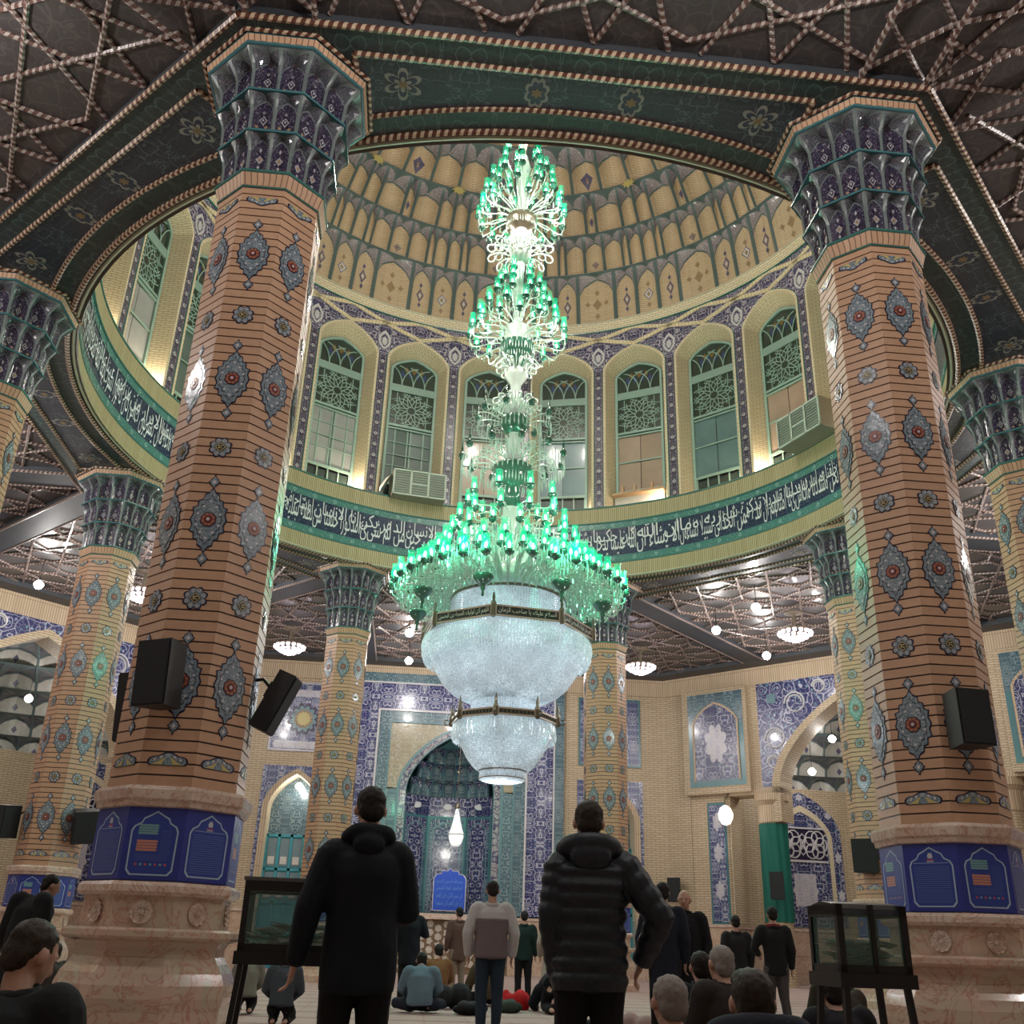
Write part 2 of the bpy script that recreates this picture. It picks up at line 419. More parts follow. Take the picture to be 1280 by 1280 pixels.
def rect(mb, x0, x1, z0, z1, y, m=0):
    P = [(x0, y, z0), (x1, y, z0), (x1, y, z1), (x0, y, z1)]
    mb.add(P, [(0, 1, 2, 3)], m, [[(p[0], p[2]) for p in P]])
def ybox(mb, x0, x1, z0, z1, y0, y1, m=0, ms=None): mb.prism([(x0, z0), (x1, z0), (x1, z1), (x0, z1)], y0, y1, m, ms)

_ropes = {}
def rope(p, q, parent, mat='rope', r=0.042, name='rib'):
    """one straight rope moulding from p to q, its mesh shared by every rib of that length"""
    p = Vector(p); q = Vector(q); L = (q-p).length
    if L < 0.06: return
    key = (round(L, 2), mat, r)
    if key not in _ropes:
        mb = MB(); mb.tube([(0, 0, 0), (0, 0, key[0])], r, 6, 0); _ropes[key] = mb.mesh(name, mat)
    d = (q-p).normalized()
    rot = d.to_track_quat('Z', 'Y').to_matrix().to_4x4()
    return inst(name, _ropes[key], parent, Matrix.Translation(p) @ rot)
def rope_arc(rad, z, a0, a1, n, parent, mat='rope', r=0.042):
    mb = MB(); mb.tube([(rad*cos(a0+(a1-a0)*i/n), rad*sin(a0+(a1-a0)*i/n), z) for i in range(n+1)], r, 6, 0, cap=False)
    return mb.build('curved_rib', mat, parent)

# ------------------------------------------------------------------ Arabic lettering (presentation forms; Blender does no shaping)
FORMS = {}
def _f(ch, iso, n): FORMS[ch] = (iso, n)
for ch, iso, n in (('ا',0xFE8D,2),('ب',0xFE8F,4),('ت',0xFE95,4),('ث',0xFE99,4),('ج',0xFE9D,4),('ح',0xFEA1,4),('خ',0xFEA5,4),('د',0xFEA9,2),('ذ',0xFEAB,2),
    ('ر',0xFEAD,2),('ز',0xFEAF,2),('س',0xFEB1,4),('ش',0xFEB5,4),('ص',0xFEB9,4),('ض',0xFEBD,4),('ط',0xFEC1,4),('ظ',0xFEC5,4),('ع',0xFEC9,4),('غ',0xFECD,4),
    ('ف',0xFED1,4),('ق',0xFED5,4),('ك',0xFED9,4),('ل',0xFEDD,4),('م',0xFEE1,4),('ن',0xFEE5,4),('ه',0xFEE9,4),('و',0xFEED,2),('ى',0xFEEF,2),('ي',0xFEF1,4),('ة',0xFE93,2)):
    _f(ch, iso, n)
def shape(txt):
    out = []
    for word in txt.split(' '):
        if word == 'الله': out.append('\ufdf2'); continue
        g = []; i = 0; join = False
        while i < len(word):
            ch = word[i]
            if ch == 'ل' and i+1 < len(word) and word[i+1] == 'ا':
                g.append(chr(0xFEFC if join else 0xFEFB)); join = False; i += 2; continue
            if ch not in FORMS: g.append(ch); join = False; i += 1; continue
            iso, n = FORMS[ch]; nxt = i+1 < len(word) and word[i+1] in FORMS
            if n == 4: k = (3 if nxt else 1) if join else (2 if nxt else 0)
            else: k = 1 if join else 0
            g.append(chr(iso+k)); join = (n == 4 and nxt); i += 1
        out.append(''.join(reversed(g)))
    return ' '.join(reversed(out))
# a scratch scene so that evaluating one text or one modifier does not walk the whole hall
TMP = bpy.data.scenes.new('scratch')
def scratch_eval(o):
    TMP.collection.objects.link(o); vl = TMP.view_layers[0]; vl.update(); return o.evaluated_get(vl.depsgraph)
def text_geo(s, res=1, offset=0.0):
    cu = bpy.data.curves.new('t', 'FONT'); cu.body = s; cu.resolution_u = res; cu.offset = offset
    o = bpy.data.objects.new('t', cu); ev = scratch_eval(o); me = ev.to_mesh()
    V_ = [tuple(v.co) for v in me.vertices]; F_ = [list(p.vertices) for p in me.polygons]
    ev.to_mesh_clear(); bpy.data.objects.remove(o); bpy.data.curves.remove(cu)
    return V_, F_

# ================================================================== THE SETTING
ZC = 11.32      # ceiling panels
ZS = 11.15      # soffit of the beams
RR = 8.95       # round opening under the dome
AP = 20.0       # apothem of the outer octagon
def Wm(k):      # frame of the wall whose outward normal points at angle 45k: x right as seen from inside, y outward
    a = R(45*k); return Matrix(((sin(a), cos(a), 0, 0), (-cos(a), sin(a), 0, 0), (0, 0, 1, 0), (0, 0, 0, 1)))

M['rim_brown'] = plain('brown_rim_paint', (0.085, 0.065, 0.05), 0.5)
# ---- floor with striped prayer carpet
def carpet():
    t = NT('prayer_carpet')
    p = t.pos(); x, y, z = t.xyz(p)
    s = t.math('FRACT', t.math('DIVIDE', y, 1.25))
    line = t.math('MULTIPLY', t.step(s, 0.0, 0.02), t.math('SUBTRACT', 1.0, t.step(s, 0.07, 0.09)))
    line2 = t.math('MULTIPLY', t.step(s, 0.12, 0.13), t.math('SUBTRACT', 1.0, t.step(s, 0.15, 0.16)))
    s2 = t.math('FRACT', t.math('DIVIDE', x, 0.62))
    sq = t.math('MULTIPLY', t.step(s2, 0.0, 0.02), t.math('SUBTRACT', 1.0, t.step(s2, 0.05, 0.07)))
    fl = t.noise(p, 22, 4)[0]
    c = t.mix(fl, (0.34, 0.25, 0.23), (0.48, 0.37, 0.33))
    c = t.mix(t.math('MULTIPLY', sq, 0.25), c, (0.3, 0.12, 0.1))
    c = t.mix(line, c, (0.22, 0.10, 0.10)); c = t.mix(line2, c, (0.26, 0.16, 0.15))
    t.bump(fl, 0.5, 0.01)
    return t.out(c, 0.9, spec=0.15)
M['carpet'] = carpet()
mb = MB(); Ro = AP/cos(PI/8)+0.1
mb.face([(Ro*cos(R(22.5+45*i)), Ro*sin(R(22.5+45*i)), 0) for i in range(8)], 0)
struct(mb.build('floor', 'carpet'), 'pale pink prayer carpet with dark row lines over the whole floor', 'floor')

# ---- ceiling: panels, beams, ropes, lattice
ceil = empty('ceiling', T(0, 0, 0)); struct(ceil, 'dark painted coffered ceiling round the dome opening', 'ceiling')
mb = MB(); N = 96
for i in range(N):          # annulus from the opening to the walls
    a0, a1 = 2*PI*i/N, 2*PI*(i+1)/N
    def oc(a):
        m_ = (a+PI/8) % (PI/4)-PI/8; q = (AP+0.3)/cos(m_); return (q*cos(a), q*sin(a), ZC)
    mb.add([(RR*cos(a0), RR*sin(a0), ZC), (RR*cos(a1), RR*sin(a1), ZC), oc(a1), oc(a0)], [(0, 1, 2, 3)], 0)
mb.build('ceiling_panel', 'fl_ceil', ceil)
# soffit between columns: octagon edge to round opening
AO = 10.45
for k in range(8):
    mb = MB(); n = 16; mb2 = MB()
    a = R(45*k); hw = AO*tan(PI/8)
    sec = []
    for i in range(n+1):
        th = -PI/8+PI/4*i/n
        inner = (RR*sin(th), RR*cos(th)); outer = (AO*tan(th), AO)
        sec.append((inner, outer))
    def lerp(p, q, f): return (p[0]+(q[0]-p[0])*f, p[1]+(q[1]-p[1])*f)
    for i in range(n):
        (i0, o0), (i1, o1) = sec[i], sec[i+1]
        mb.add([(*i0, ZS), (*i1, ZS), (*o1, ZS), (*o0, ZS)], [(0, 1, 2, 3)], 0, [[(i0[0], i0[1]), (i1[0], i1[1]), (o1[0], o1[1]), (o0[0], o0[1])]])
        mb.add([(*o0, ZS), (*o1, ZS), (*o1, ZC), (*o0, ZC)], [(0, 1, 2, 3)], 1)
        mb.add([(*i0, ZS), (i0[0]*0.992, i0[1]*0.992, ZS-0.03), (i1[0]*0.992, i1[1]*0.992, ZS-0.03), (*i1, ZS)], [(0, 1, 2, 3)], 2)
    mb.build('soffit', ['fl_soffg', 'beam', 'rim_brown'], ceil, mat4=Wm(k))
    # recessed-looking navy field, framed: straight outer side at 10.07, curved inner side at 9.47
    n2 = 18; x0 = 2.95
    inn = [(9.47*sin(t_), 9.47*cos(t_)) for t_ in [(-x0+2*x0*i/n2)/9.47 for i in range(n2+1)]]
    out_ = [(-x0+2*x0*i/n2, 10.07) for i in range(n2+1)]
    for i in range(n2):
        q = [(inn[i][0], inn[i][1]), (inn[i+1][0], inn[i+1][1]), out_[i+1], out_[i]]
        mb2.add([(x, y, ZS-0.012) for x, y in q], [(0, 1, 2, 3)], 0, [[(x, y) for x, y in q]])
    mb2.build('soffit_field', 'fl_soff', ceil, mat4=Wm(k))
    def wp(x, y, z): v = Wm(k) @ Vector((x, y, z)); return v
    rope(wp(-hw, AO, ZS), wp(hw, AO, ZS), ceil)
    rope(wp(-x0, 10.07, ZS-0.012), wp(x0, 10.07, ZS-0.012), ceil)
    rope(wp(-x0, 10.07, ZS-0.012), wp(inn[0][0], inn[0][1], ZS-0.012), ceil)
    rope(wp(x0, 10.07, ZS-0.012), wp(inn[-1][0], inn[-1][1], ZS-0.012), ceil)
    aw = R(45*k)
    rope_arc(9.47, ZS-0.012, aw-x0/9.47, aw+x0/9.47, 24, ceil)
    rope_arc(RR+0.12, ZS-0.01, aw-PI/8, aw+PI/8, 24, ceil, r=0.05)
    # blossoms: a lobed flower at each end and two ovals between
    if k in (5, 6, 7, 4, 0, 3, 1):
        for fx, kind in ((-2.35, 0), (-0.62, 1), (0.62, 1), (2.35, 0)):
            mb3 = MB(); fy = 9.74 if kind else 9.66
            def lob(r0, r1, nl, mm, zz, sx=1, sy=1):
                pts = []
                for j in range(nl*6):
                    t_ = 2*PI*j/(nl*6); q = r0+(r1-r0)*abs(sin(nl*t_/2))
                    pts.append((fx+q*cos(t_)*sx, fy+q*sin(t_)*sy, zz))
                mb3.face(pts[::-1], mm)
            if kind == 0:
                lob(0.13, 0.27, 6, 0, ZS-0.016); lob(0.09, 0.21, 6, 1, ZS-0.02); lob(0.05, 0.13, 6, 0, ZS-0.024); lob(0.03, 0.07, 4, 2, ZS-0.028)
            else:
                lob(0.16, 0.21, 8, 0, ZS-0.016, 0.8, 1.25); lob(0.12, 0.16, 8, 1, ZS-0.02, 0.8, 1.25); lob(0.04, 0.08, 6, 2, ZS-0.024)
            mb3.build('painted_flower', ['ceil_white', 'ceil_navy', 'ceil_gold'], ceil, mat4=Wm(k)) if True else None
# radial beams from each column to the two walls beside it, beams along the walls
for k in range(8):
    for sx in (-1, 1):
        mb = MB(); xc = sx*3.83
        ybox(mb, -0.42, 0.42, ZS+0.01, ZC, 0, 0)
        mb = MB(); mb.box((xc, (AO+AP-0.75)/2, (ZS+ZC)/2+0.01), (0.84, AP-0.75-AO, ZC-ZS), 0)
        cp_ = Wm(k) @ Vector((xc, 9.24, 0))
        if cp_.y > -9: mb.build('beam', 'beam', ceil, mat4=Wm(k))
        else:
            for j in range(3):      # near the viewer the strip is crossed by short ribs instead
                for (xa, xb) in ((-0.42, 0.42), (0.42, -0.42)):
                    rope(Wm(k) @ Vector((xc+xa, AO+j*0.84, ZC-0.02)), Wm(k) @ Vector((xc+xb, AO+(j+1)*0.84, ZC-0.02)), ceil, 'rope_lt', 0.036)
        for e in (-0.42, 0.42):
            P = Wm(k) @ Vector((xc+e, AO, ZS+0.02)); Q = Wm(k) @ Vector((xc+e, AP-0.75, ZS+0.02)); rope(P, Q, ceil, 'rope_lt', 0.035)
    hw = AP*tan(PI/8); hi = (AP-0.8)*tan(PI/8)
    mb = MB(); P = [(-hi, AP-0.8), (hi, AP-0.8), (hw, AP), (-hw, AP)]
    mb.add([(x, y, ZS) for x, y in P]+[(x, y, ZC) for x, y in P], [(0, 1, 2, 3), (0, 1, 5, 4)], 0)
    mb.build('wall_beam', 'beam', ceil, mat4=Wm(k))
# girih lattice
def clip(p, q, poly):
    t0, t1 = 0.0, 1.0; d = (q[0]-p[0], q[1]-p[1])
    for i in range(len(poly)):
        a, b = poly[i], poly[(i+1) % len(poly)]; nx, ny = -(b[1]-a[1]), b[0]-a[0]
        num = (p[0]-a[0])*nx+(p[1]-a[1])*ny; den = d[0]*nx+d[1]*ny
        if abs(den) < 1e-9:
            if num < 0: return None
            continue
        t_ = -num/den
        if den > 0: t0 = max(t0, t_)
        else: t1 = min(t1, t_)
    if t1-t0 < 0.02: return None
    return ((p[0]+d[0]*t0, p[1]+d[1]*t0), (p[0]+d[0]*t1, p[1]+d[1]*t1))
def lattice(poly, a, ox, oy, mat4, keep):
    xs = [p[0] for p in poly]; ys = [p[1] for p in poly]; segs = []
    c = a*tan(PI/8)
    for i in range(int(math.floor((min(xs)-ox)/a))-1, int(math.ceil((max(xs)-ox)/a))+2):
        for j in range(int(math.floor((min(ys)-oy)/a))-1, int(math.ceil((max(ys)-oy)/a))+2):
            X0, Y0 = ox+i*a, oy+j*a; mids = [(X0+a/2*cos(PI/4*m_), Y0+a/2*sin(PI/4*m_)) for m_ in range(8)]
            for m_ in range(8): segs.append((mids[m_], mids[(m_+3) % 8]))
            qx, qy = X0+a/2, Y0+a/2            # the small square turned 45 degrees between four octagons
            tt = (c/2)/(sin(PI/8)+cos(PI/8))
            for m_ in range(4):
                nx = R(45+90*m_); mx, my = qx+c/2*cos(nx), qy+c/2*sin(nx)
                for sg in (-1, 1):
                    dd = nx+PI+sg*PI/8; segs.append(((mx, my), (mx+tt*cos(dd), my+tt*sin(dd))))
    n = 0
    for p, q in segs:
        r_ = clip(p, q, poly)
        if not r_: continue
        P = mat4 @ Vector((r_[0][0], r_[0][1], ZC-0.02)); Q = mat4 @ Vector((r_[1][0], r_[1][1], ZC-0.02))
        if not keep(P) and not keep(Q): continue
        o = rope(P, Q, ceil, 'rope_lt', 0.036); n += 1
    return n
keep = lambda P: P.y > -13.2 and (P.y > -9 or abs(P.x) < 12)
for k in range(8):
    y0, y1 = AO+0.02, AP-0.78
    lattice([(-3.41, y0), (3.41, y0), (3.41, y1), (-3.41, y1)], 2.3, 0.0, 11.6, Wm(k), keep)
    # kite between this bay and the next one anticlockwise
    x0 = -4.25; s2 = 1/sqrt(2)
    B2 = Wm(k).inverted() @ Wm((k+1) % 8)
    def tp(x, y): v = B2 @ Vector((x, y, 0)); return (v.x, v.y)
    pa = (x0, y0+0.0); pb = (x0, y1); pc = (-(AP-0.78)*tan(PI/8), y1); pd = tp(4.25, y1); pe = tp(4.25, y0); pf = (-AO*tan(PI/8), AO)
    poly = [pf, pa, pb, pc, pd, pe]
    ar = sum(poly[i][0]*poly[(i+1) % 6][1]-poly[(i+1) % 6][0]*poly[i][1] for i in range(6))
    if ar < 0: poly = poly[::-1]
    lattice(poly, 2.3, -6.3, 15.3, Wm(k), keep)

# ---- drum: frieze with inscription, window bays, dome
drum = empty('wall_drum'); struct(drum, 'round brick and tile drum with arched windows under the dome', 'wall')
def ring_band(name, r, z0, z1, mat, n=192, r1=None, parent=drum):
    mb = MB(); r1 = r if r1 is None else r1
    mb.grid(lambda u, v: ((r+(r1-r)*v)*cos(2*PI*u), (r+(r1-r)*v)*sin(2*PI*u), z0+(z1-z0)*v), n, 1, 0, lambda u, v: (2*PI*u*r, (z1-z0)*v), closeu=False)
    return mb.build(name, mat, parent)
def ring_tube(name, r, z, rad, mat, parent=drum):
    mb = MB(); mb.tube([(r*cos(2*PI*i/144), r*sin(2*PI*i/144), z) for i in range(145)], rad, 6, 0, cap=False); return mb.build(name, mat, parent)
ring_tube('lower_moulding', RR+0.01, ZS-0.0, 0.035, 'letter_cream')
ring_band('lower_brick_band', RR, 11.14, 11.60, 'yellow_soldier')
ring_tube('fillet', RR, 11.61, 0.025, 'green_line')
ring_band('border_band', RR+0.01, 11.62, 11.84, 'band_teal')
ring_band('inscription_field', RR+0.02, 11.84, 12.72, 'band_navy')
ring_band('border_band', RR+0.01, 12.72, 12.92, 'band_teal')
ring_tube('fillet', RR, 12.93, 0.025, 'green_line')
ring_band('upper_brick_band', RR, 12.94, 13.42, 'yellow_soldier')
ring_tube('fillet', RR, 13.44, 0.03, 'green_line')
ring_band('ledge_top', RR, 13.45, 13.46, 'reveal_brick', r1=9.9)
# blossoms of the borders
for zz in (11.73, 12.82):
    mb = MB()
    for i in range(84):
        a = 2*PI*i/84
        for rr_, mm, dz in ((0.055, 0, 0.0), (0.03, 1, 0.004)):
            pts = []
            for j in range(8):
                t_ = 2*PI*j/8; q = rr_
                aa = a+q*cos(t_)/RR; pts.append(((RR-0.004-dz)*cos(aa), (RR-0.004-dz)*sin(aa), zz+q*sin(t_)))
            mb.face(pts, mm)
    o = mb.build('border_blossom', ['band_blossom', 'band_teal'], drum)
    o['kind'] = 'stuff'
# the inscription: two interlaced lines of tall lettering running right to left
VERSE = {
 'right': ['نحن خلقناهم وشددنا اسرهم واذا شئنا بدلنا امثالهم تبديلا ان هذه تذكرة فمن شاء اتخذ الى ربه سبيلا وما تشاءون الا ان يشاء الله ان الله كان عليما حكيما يدخل من يشاء فى رحمته والظالمين اعد لهم عذابا اليما'],
 'left': ['هل اتى على الانسان حين من الدهر لم يكن شيئا مذكورا انا خلقنا الانسان من نطفة امشاج نبتليه فجعلناه سميعا بصيرا انا هديناه السبيل اما شاكرا واما كفورا انا اعتدنا للكافرين سلاسلا واغلالا وسعيرا'],
 'far': ['ان الابرار يشربون من كأس كان مزاجها كافورا عينا يشرب بها عباد الله يفجرونها تفجيرا يوفون بالنذر ويخافون يوما كان شره مستطيرا ويطعمون الطعام على حبه مسكينا ويتيما واسيرا'],
}
def bend_text(words, a_right, a_left, zb, k, sx, name='lettering', rad=RR-0.006):
    """words laid from a_right (where the line starts) to a_left, stretched to fill"""
    V_, F_ = text_geo(shape(words))
    x0 = min(v[0] for v in V_); x1 = max(v[0] for v in V_); y0 = min(v[1] for v in V_); y1 = max(v[1] for v in V_)
    mb = MB(); vs = []
    for x, y, z in V_:
        f = (x-x0)/(x1-x0)           # 0 = left end of the text
        a = a_left+(a_right-a_left)*f
        zz = min(12.71, max(11.855, zb+k*y))
        vs.append((rad*cos(a), rad*sin(a), zz))
    mb.add(vs, F_, 0)
    return mb.build(name, 'letter', drum)
def half(txt, par):
    ws = txt.split(' '); return ws
def inscription(txt, d_start, d_end, chunks):
    ws = txt.split(' '); per = math.ceil(len(ws)/chunks)
    for c in range(chunks):
        seg = ws[c*per:(c+1)*per]
        if not seg: continue
        a0 = R(d_start+(d_end-d_start)*c*per/len(ws)); a1 = R(d_start+(d_end-d_start)*min(len(ws), (c+1)*per)/len(ws))
        lo = ' '.join(seg[0::2]); hi = ' '.join(seg[1::2]) or lo
        pad = (a1-a0)*0.01
        bend_text(lo, a0+pad, a1-pad, 12.02, 0.86, 1)['kind'] = 'stuff'
        bend_text(hi, a0+pad*2, a1-pad*2, 12.30, 0.58, 1, rad=RR-0.010)['kind'] = 'stuff'
inscription(VERSE['right'][0], 16, 84, 9)
inscription(VERSE['left'][0], 96, 160, 8)
inscription(VERSE['far'][0], 160, 215, 6)

# one 15 degree bay (x along the wall, y outward), wrapped round the drum
RW = 9.3; HB = RW*R(7.5)
ZSP, ZAP = 18.55, 19.42
def wrap(mb, r=RW):
    mb.v = [((r+y)*sin(x/RW), (r+y)*cos(x/RW)-0.0, z) for x, y, z in mb.v]
def bay_mesh():
    out = {}
    fo = frame_curve(1.06, 13.46, ZSP, ZAP, 10); fi = frame_curve(0.98, 13.46, ZSP-0.03, ZAP-0.1, 10); fb = frame_curve(0.76, 13.46, ZSP-0.1, ZAP-0.42, 10)
    mb = MB(); band2(mb, fo, fi, -0.02, -0.02, 0); band2(mb, fi, fb, -0.02, 0.52, 0); band2(mb, frame_curve(1.08, 13.46, ZSP, ZAP+0.03, 10), fo, 0.0, -0.02, 1); wrap(mb)
    out['brick_reveal'] = mb.mesh('brick_reveal', ['reveal_brick', 'green_line'])
    mb = MB()
    for sx in (-1, 1): rect(mb, *sorted((sx*1.08, sx*HB)), 13.46, ZSP, 0, 0)
    wrap(mb); out['tile_pilaster'] = mb.mesh('tile_pilaster', 'fl_pil')
    mb = MB()
    for i in range(13):
        for sx in (-1, 1):
            for rr_, mm, yy in ((0.055, 0, -0.004), (0.026, 1, -0.008)):
                for dx in (0,):
                    cx = sx*(HB-0.001*0); cz = 13.75+i*0.38
                    # half blossoms meet their neighbours on the joint between two bays
                    pts = [(cx-sx*abs(rr_*cos(t_)), yy, cz+rr_*sin(t_)) for t_ in [(-PI/2+PI*j/6) for j in range(7)]]
                    mb.face(pts if sx > 0 else pts[::-1], mm)
    wrap(mb); out['pilaster_blossom'] = mb.mesh('pilaster_blossom', ['whitegl', 'fl_pil'])
    mb = MB(); above_arch(mb, [(-HB, ZSP)]+arch_curve(1.08, ZSP, ZAP+0.03, 10)+[(HB, ZSP)], 20.12, 0.0, 0); wrap(mb)
    out['tile_spandrel'] = mb.mesh('tile_spandrel', 'fl_span')
    # white palmette over each pilaster joint (half on each side)
    mb = MB()
    for sx in (-1, 1):
        for (w_, z0_, z1_, mm, yy) in ((0.26, 18.75, 19.5, 0, -0.004), (0.17, 18.83, 19.38, 1, -0.008), (0.10, 18.9, 19.25, 0, -0.012)):
            pts = [(sx*HB, yy, z0_)]
            for j in range(9):
                f = j/8; pts.append((sx*(HB-w_*sin(PI*f)**0.8*(1-0.25*abs(sin(PI*3*f)))), yy, z0_+(z1_-z0_)*f))
            pts.append((sx*HB, yy, z1_)); mb.face(pts if sx > 0 else pts[::-1], mm)
    wrap(mb); out['palmette'] = mb.mesh('palmette', ['whitegl', 'fl_span'])
    mb = MB()
    for sx in (-1, 1):
        for (p, q) in (((0, ZAP+0.03), (HB, 19.78)), ((0, 20.1), (HB, 19.78))):
            d = 0.068; n = 3
            for i in range(n):
                A = (sx*(p[0]+(q[0]-p[0])*i/n), p[1]+(q[1]-p[1])*i/n); B = (sx*(p[0]+(q[0]-p[0])*(i+1)/n), p[1]+(q[1]-p[1])*(i+1)/n)
                if sx < 0: A, B = B, A
                mb.prism([(A[0], A[1]-d), (B[0], B[1]-d), (B[0], B[1]+d), (A[0], A[1]+d)], -0.03, 0.0, 0)
    wrap(mb); out['gold_strip'] = mb.mesh('gold_strip', 'gold_strip')
    return out
bm_ = bay_mesh()
for i in range(24):
    th = 15*i+30
    m4 = RZ(R(th-90))
    for nm, me in bm_.items(): inst(nm, me, drum, m4)
ring_band('cornice_band', RW-0.02, 20.12, 20.4, 'reveal_brick', r1=RW-0.12)
ring_tube('fillet', RW-0.03, 20.11, 0.03, 'green_line'); ring_tube('fillet', RW-0.13, 20.42, 0.03, 'letter_cream')

# windows of the drum
def glass_mat(name, rgb, rough=0.25, es=0.0):
    t = NT(name); f = t.noise(t.pos(), 1.2, 3, 0.5, 0.5)[0]
    c = t.mix(f, tuple(x*0.7 for x in rgb), tuple(min(1, x*1.3) for x in rgb))
    return t.out(c, rough, coat=0.6)
M['pane_grey'] = glass_mat('frosted_pane_grey', (0.32, 0.32, 0.32)); M['pane_dark'] = glass_mat('frosted_pane_dark', (0.10, 0.14, 0.13))
M['pane_pink'] = glass_mat('frosted_pane_pink', (0.36, 0.26, 0.2)); M['pane_teal'] = glass_mat('frosted_pane_teal', (0.12, 0.2, 0.21))
M['pane_blue'] = glass_mat('frosted_pane_blue', (0.17, 0.25, 0.28)); M['pane_black'] = glass_mat('dark_pane', (0.03, 0.045, 0.04))
M['stain_green'] = glass_mat('stained_glass_green', (0.028, 0.045, 0.034)); M['stain_blue'] = glass_mat('stained_glass_blue', (0.04, 0.06, 0.16))
M['stain_amber'] = glass_mat('stained_glass_amber', (0.2, 0.12, 0.03)); M['curtain'] = plain('white_curtain', (0.6, 0.58, 0.54), 0.8)
YG = 0.5
def win_meshes():
    o = {}
    W_ = 0.74; zs, za = ZSP-0.12, ZAP-0.46
    mb = MB(); A = frame_curve(W_+0.03, 13.46, zs, za+0.02, 10); B = frame_curve(W_-0.05, 13.46, zs, za-0.07, 10)
    band2(mb, A, B, YG-0.06, YG-0.06, 0); band2(mb, B, B, YG-0.06, YG+0.02, 0)
    for z0, z1 in ((17.62, 17.70), (17.69, 17.81), (17.80, 17.88), (16.32, 16.40), (16.22, 16.27), (14.22, 14.30), (13.46, 13.56)):
        ybox(mb, -W_+0.04, W_-0.04, z0, z1, YG-0.05, YG, 0)
    wrap(mb); o['window_frame'] = mb.mesh('window_frame', 'greengl')
    mb = MB()
    for cx in (-0.74, -0.37, 0.0, 0.37, 0.74):
        for sg in (-1, 1):
            pts = []
            for i in range(9):
                f = i/8*0.95; x = cx+sg*0.37*(1-cos(f*PI/2))*1.45; z = 17.88+0.74*sin(f*PI/2)
                lim = (zs+(za-0.05-zs)*archz(x/(W_-0.02))) if abs(x) < W_-0.03 else 0
                if z > lim: break
                pts.append((x, YG-0.02, z))
            if len(pts) > 2: mb.tube(pts, 0.022, 4, 0)
    wrap(mb); o['fan_tracery'] = mb.mesh('fan_tracery', 'greengl')
    # star grille: ten-pointed centre with a ring of petals
    mb = MB(); cz = 17.0; cxs = 0.66; lim = 0.60
    def inb(x, z): return abs(x) < cxs and abs(z-cz) < lim-0.02
    def seg(p, q):
        r_ = clip(p, q, [(-cxs, cz-lim), (cxs, cz-lim), (cxs, cz+lim), (-cxs, cz+lim)])
        if r_: mb.tube([(r_[0][0], YG-0.02, r_[0][1]), (r_[1][0], YG-0.02, r_[1][1])], 0.017, 4, 0)
    for i in range(10):
        a = 2*PI*i/10; b = a+PI/10
        P = lambda r_, t_: (r_*cos(t_), cz+r_*sin(t_))
        for sg in (-1, 1):
            seg(P(0.12, a), P(0.20, a+sg*PI/10)); seg(P(0.20, b), P(0.36, b+sg*PI/14)); seg(P(0.36, b+sg*PI/14), P(0.48, b))
            seg(P(0.48, b), P(0.60, b+sg*PI/10)); seg(P(0.60, b+sg*PI/10), P(0.82, b)); seg(P(0.36, b+sg*PI/14), P(0.48, a if sg < 0 else a+PI/5))
            seg(P(0.48, a), P(0.62, a+sg*PI/16))
    wrap(mb); o['star_grille'] = mb.mesh('star_grille', 'greengl')
    mb = MB(); rect(mb, -0.72, 0.72, 16.38, 17.64, YG+0.01, 0); wrap(mb); o['grille_glass'] = mb.mesh('grille_glass', 'stain_green')
    mb = MB(); ac = arch_curve(W_, zs, za, 10)
    for i in range(len(ac)-1):
        mb.add([(ac[i][0], YG+0.01, 17.86), (ac[i+1][0], YG+0.01, 17.86), (ac[i+1][0], YG+0.01, ac[i+1][1]), (ac[i][0], YG+0.01, ac[i][1])], [(0, 1, 2, 3)], 0)
    wrap(mb); o['fan_glass'] = mb.mesh('fan_glass', 'stain_green')
    mb = MB()
    for cx in (-0.36, -0.12, 0.12, 0.36):
        mb.face([(cx-0.07, YG, 18.33), (cx, YG, 18.2), (cx+0.07, YG, 18.33), (cx, YG, 18.52)], 0)
    for cx in (-0.24, 0.0, 0.24):
        mb.face([(cx-0.08, YG, 18.5), (cx, YG, 18.38), (cx+0.08, YG, 18.5), (cx, YG, 18.64)], 1)
    wrap(mb); o['stained_diamond'] = mb.mesh('stained_diamond', ['stain_blue', 'stain_amber'])
    return o
wmsh = win_meshes()
_pane = {}
def pane(mat, x0, x1, z0, z1, parent, y=YG+0.005):
    key = (mat, round(x1-x0, 3), round(z1-z0, 3), round((x0+x1)/2, 3), round(z0, 3))
    if key not in _pane:
        mb = MB(); ybox(mb, x0, x1, z0, z1, y, y+0.01, 0); wrap(mb); _pane[key] = mb.mesh('pane', mat)
    return inst('pane', _pane[key], parent)
WINS = {30: ('pane_pink', 0), 45: ('pane_teal', 0), 60: ('pane_pink', 2), 75: ('pane_blue', 0), 90: ('pane_pink', 0), 105: ('pane_dark', 1), 120: ('pane_grey', 1),
        135: ('pane_grey', 1), 150: ('pane_dark', 0), 165: ('pane_grey', 0), 15: ('pane_pink', 0), 180: ('pane_pink', 0), 0: ('pane_grey', 0), 195: ('pane_grey', 0)}
wn = 0
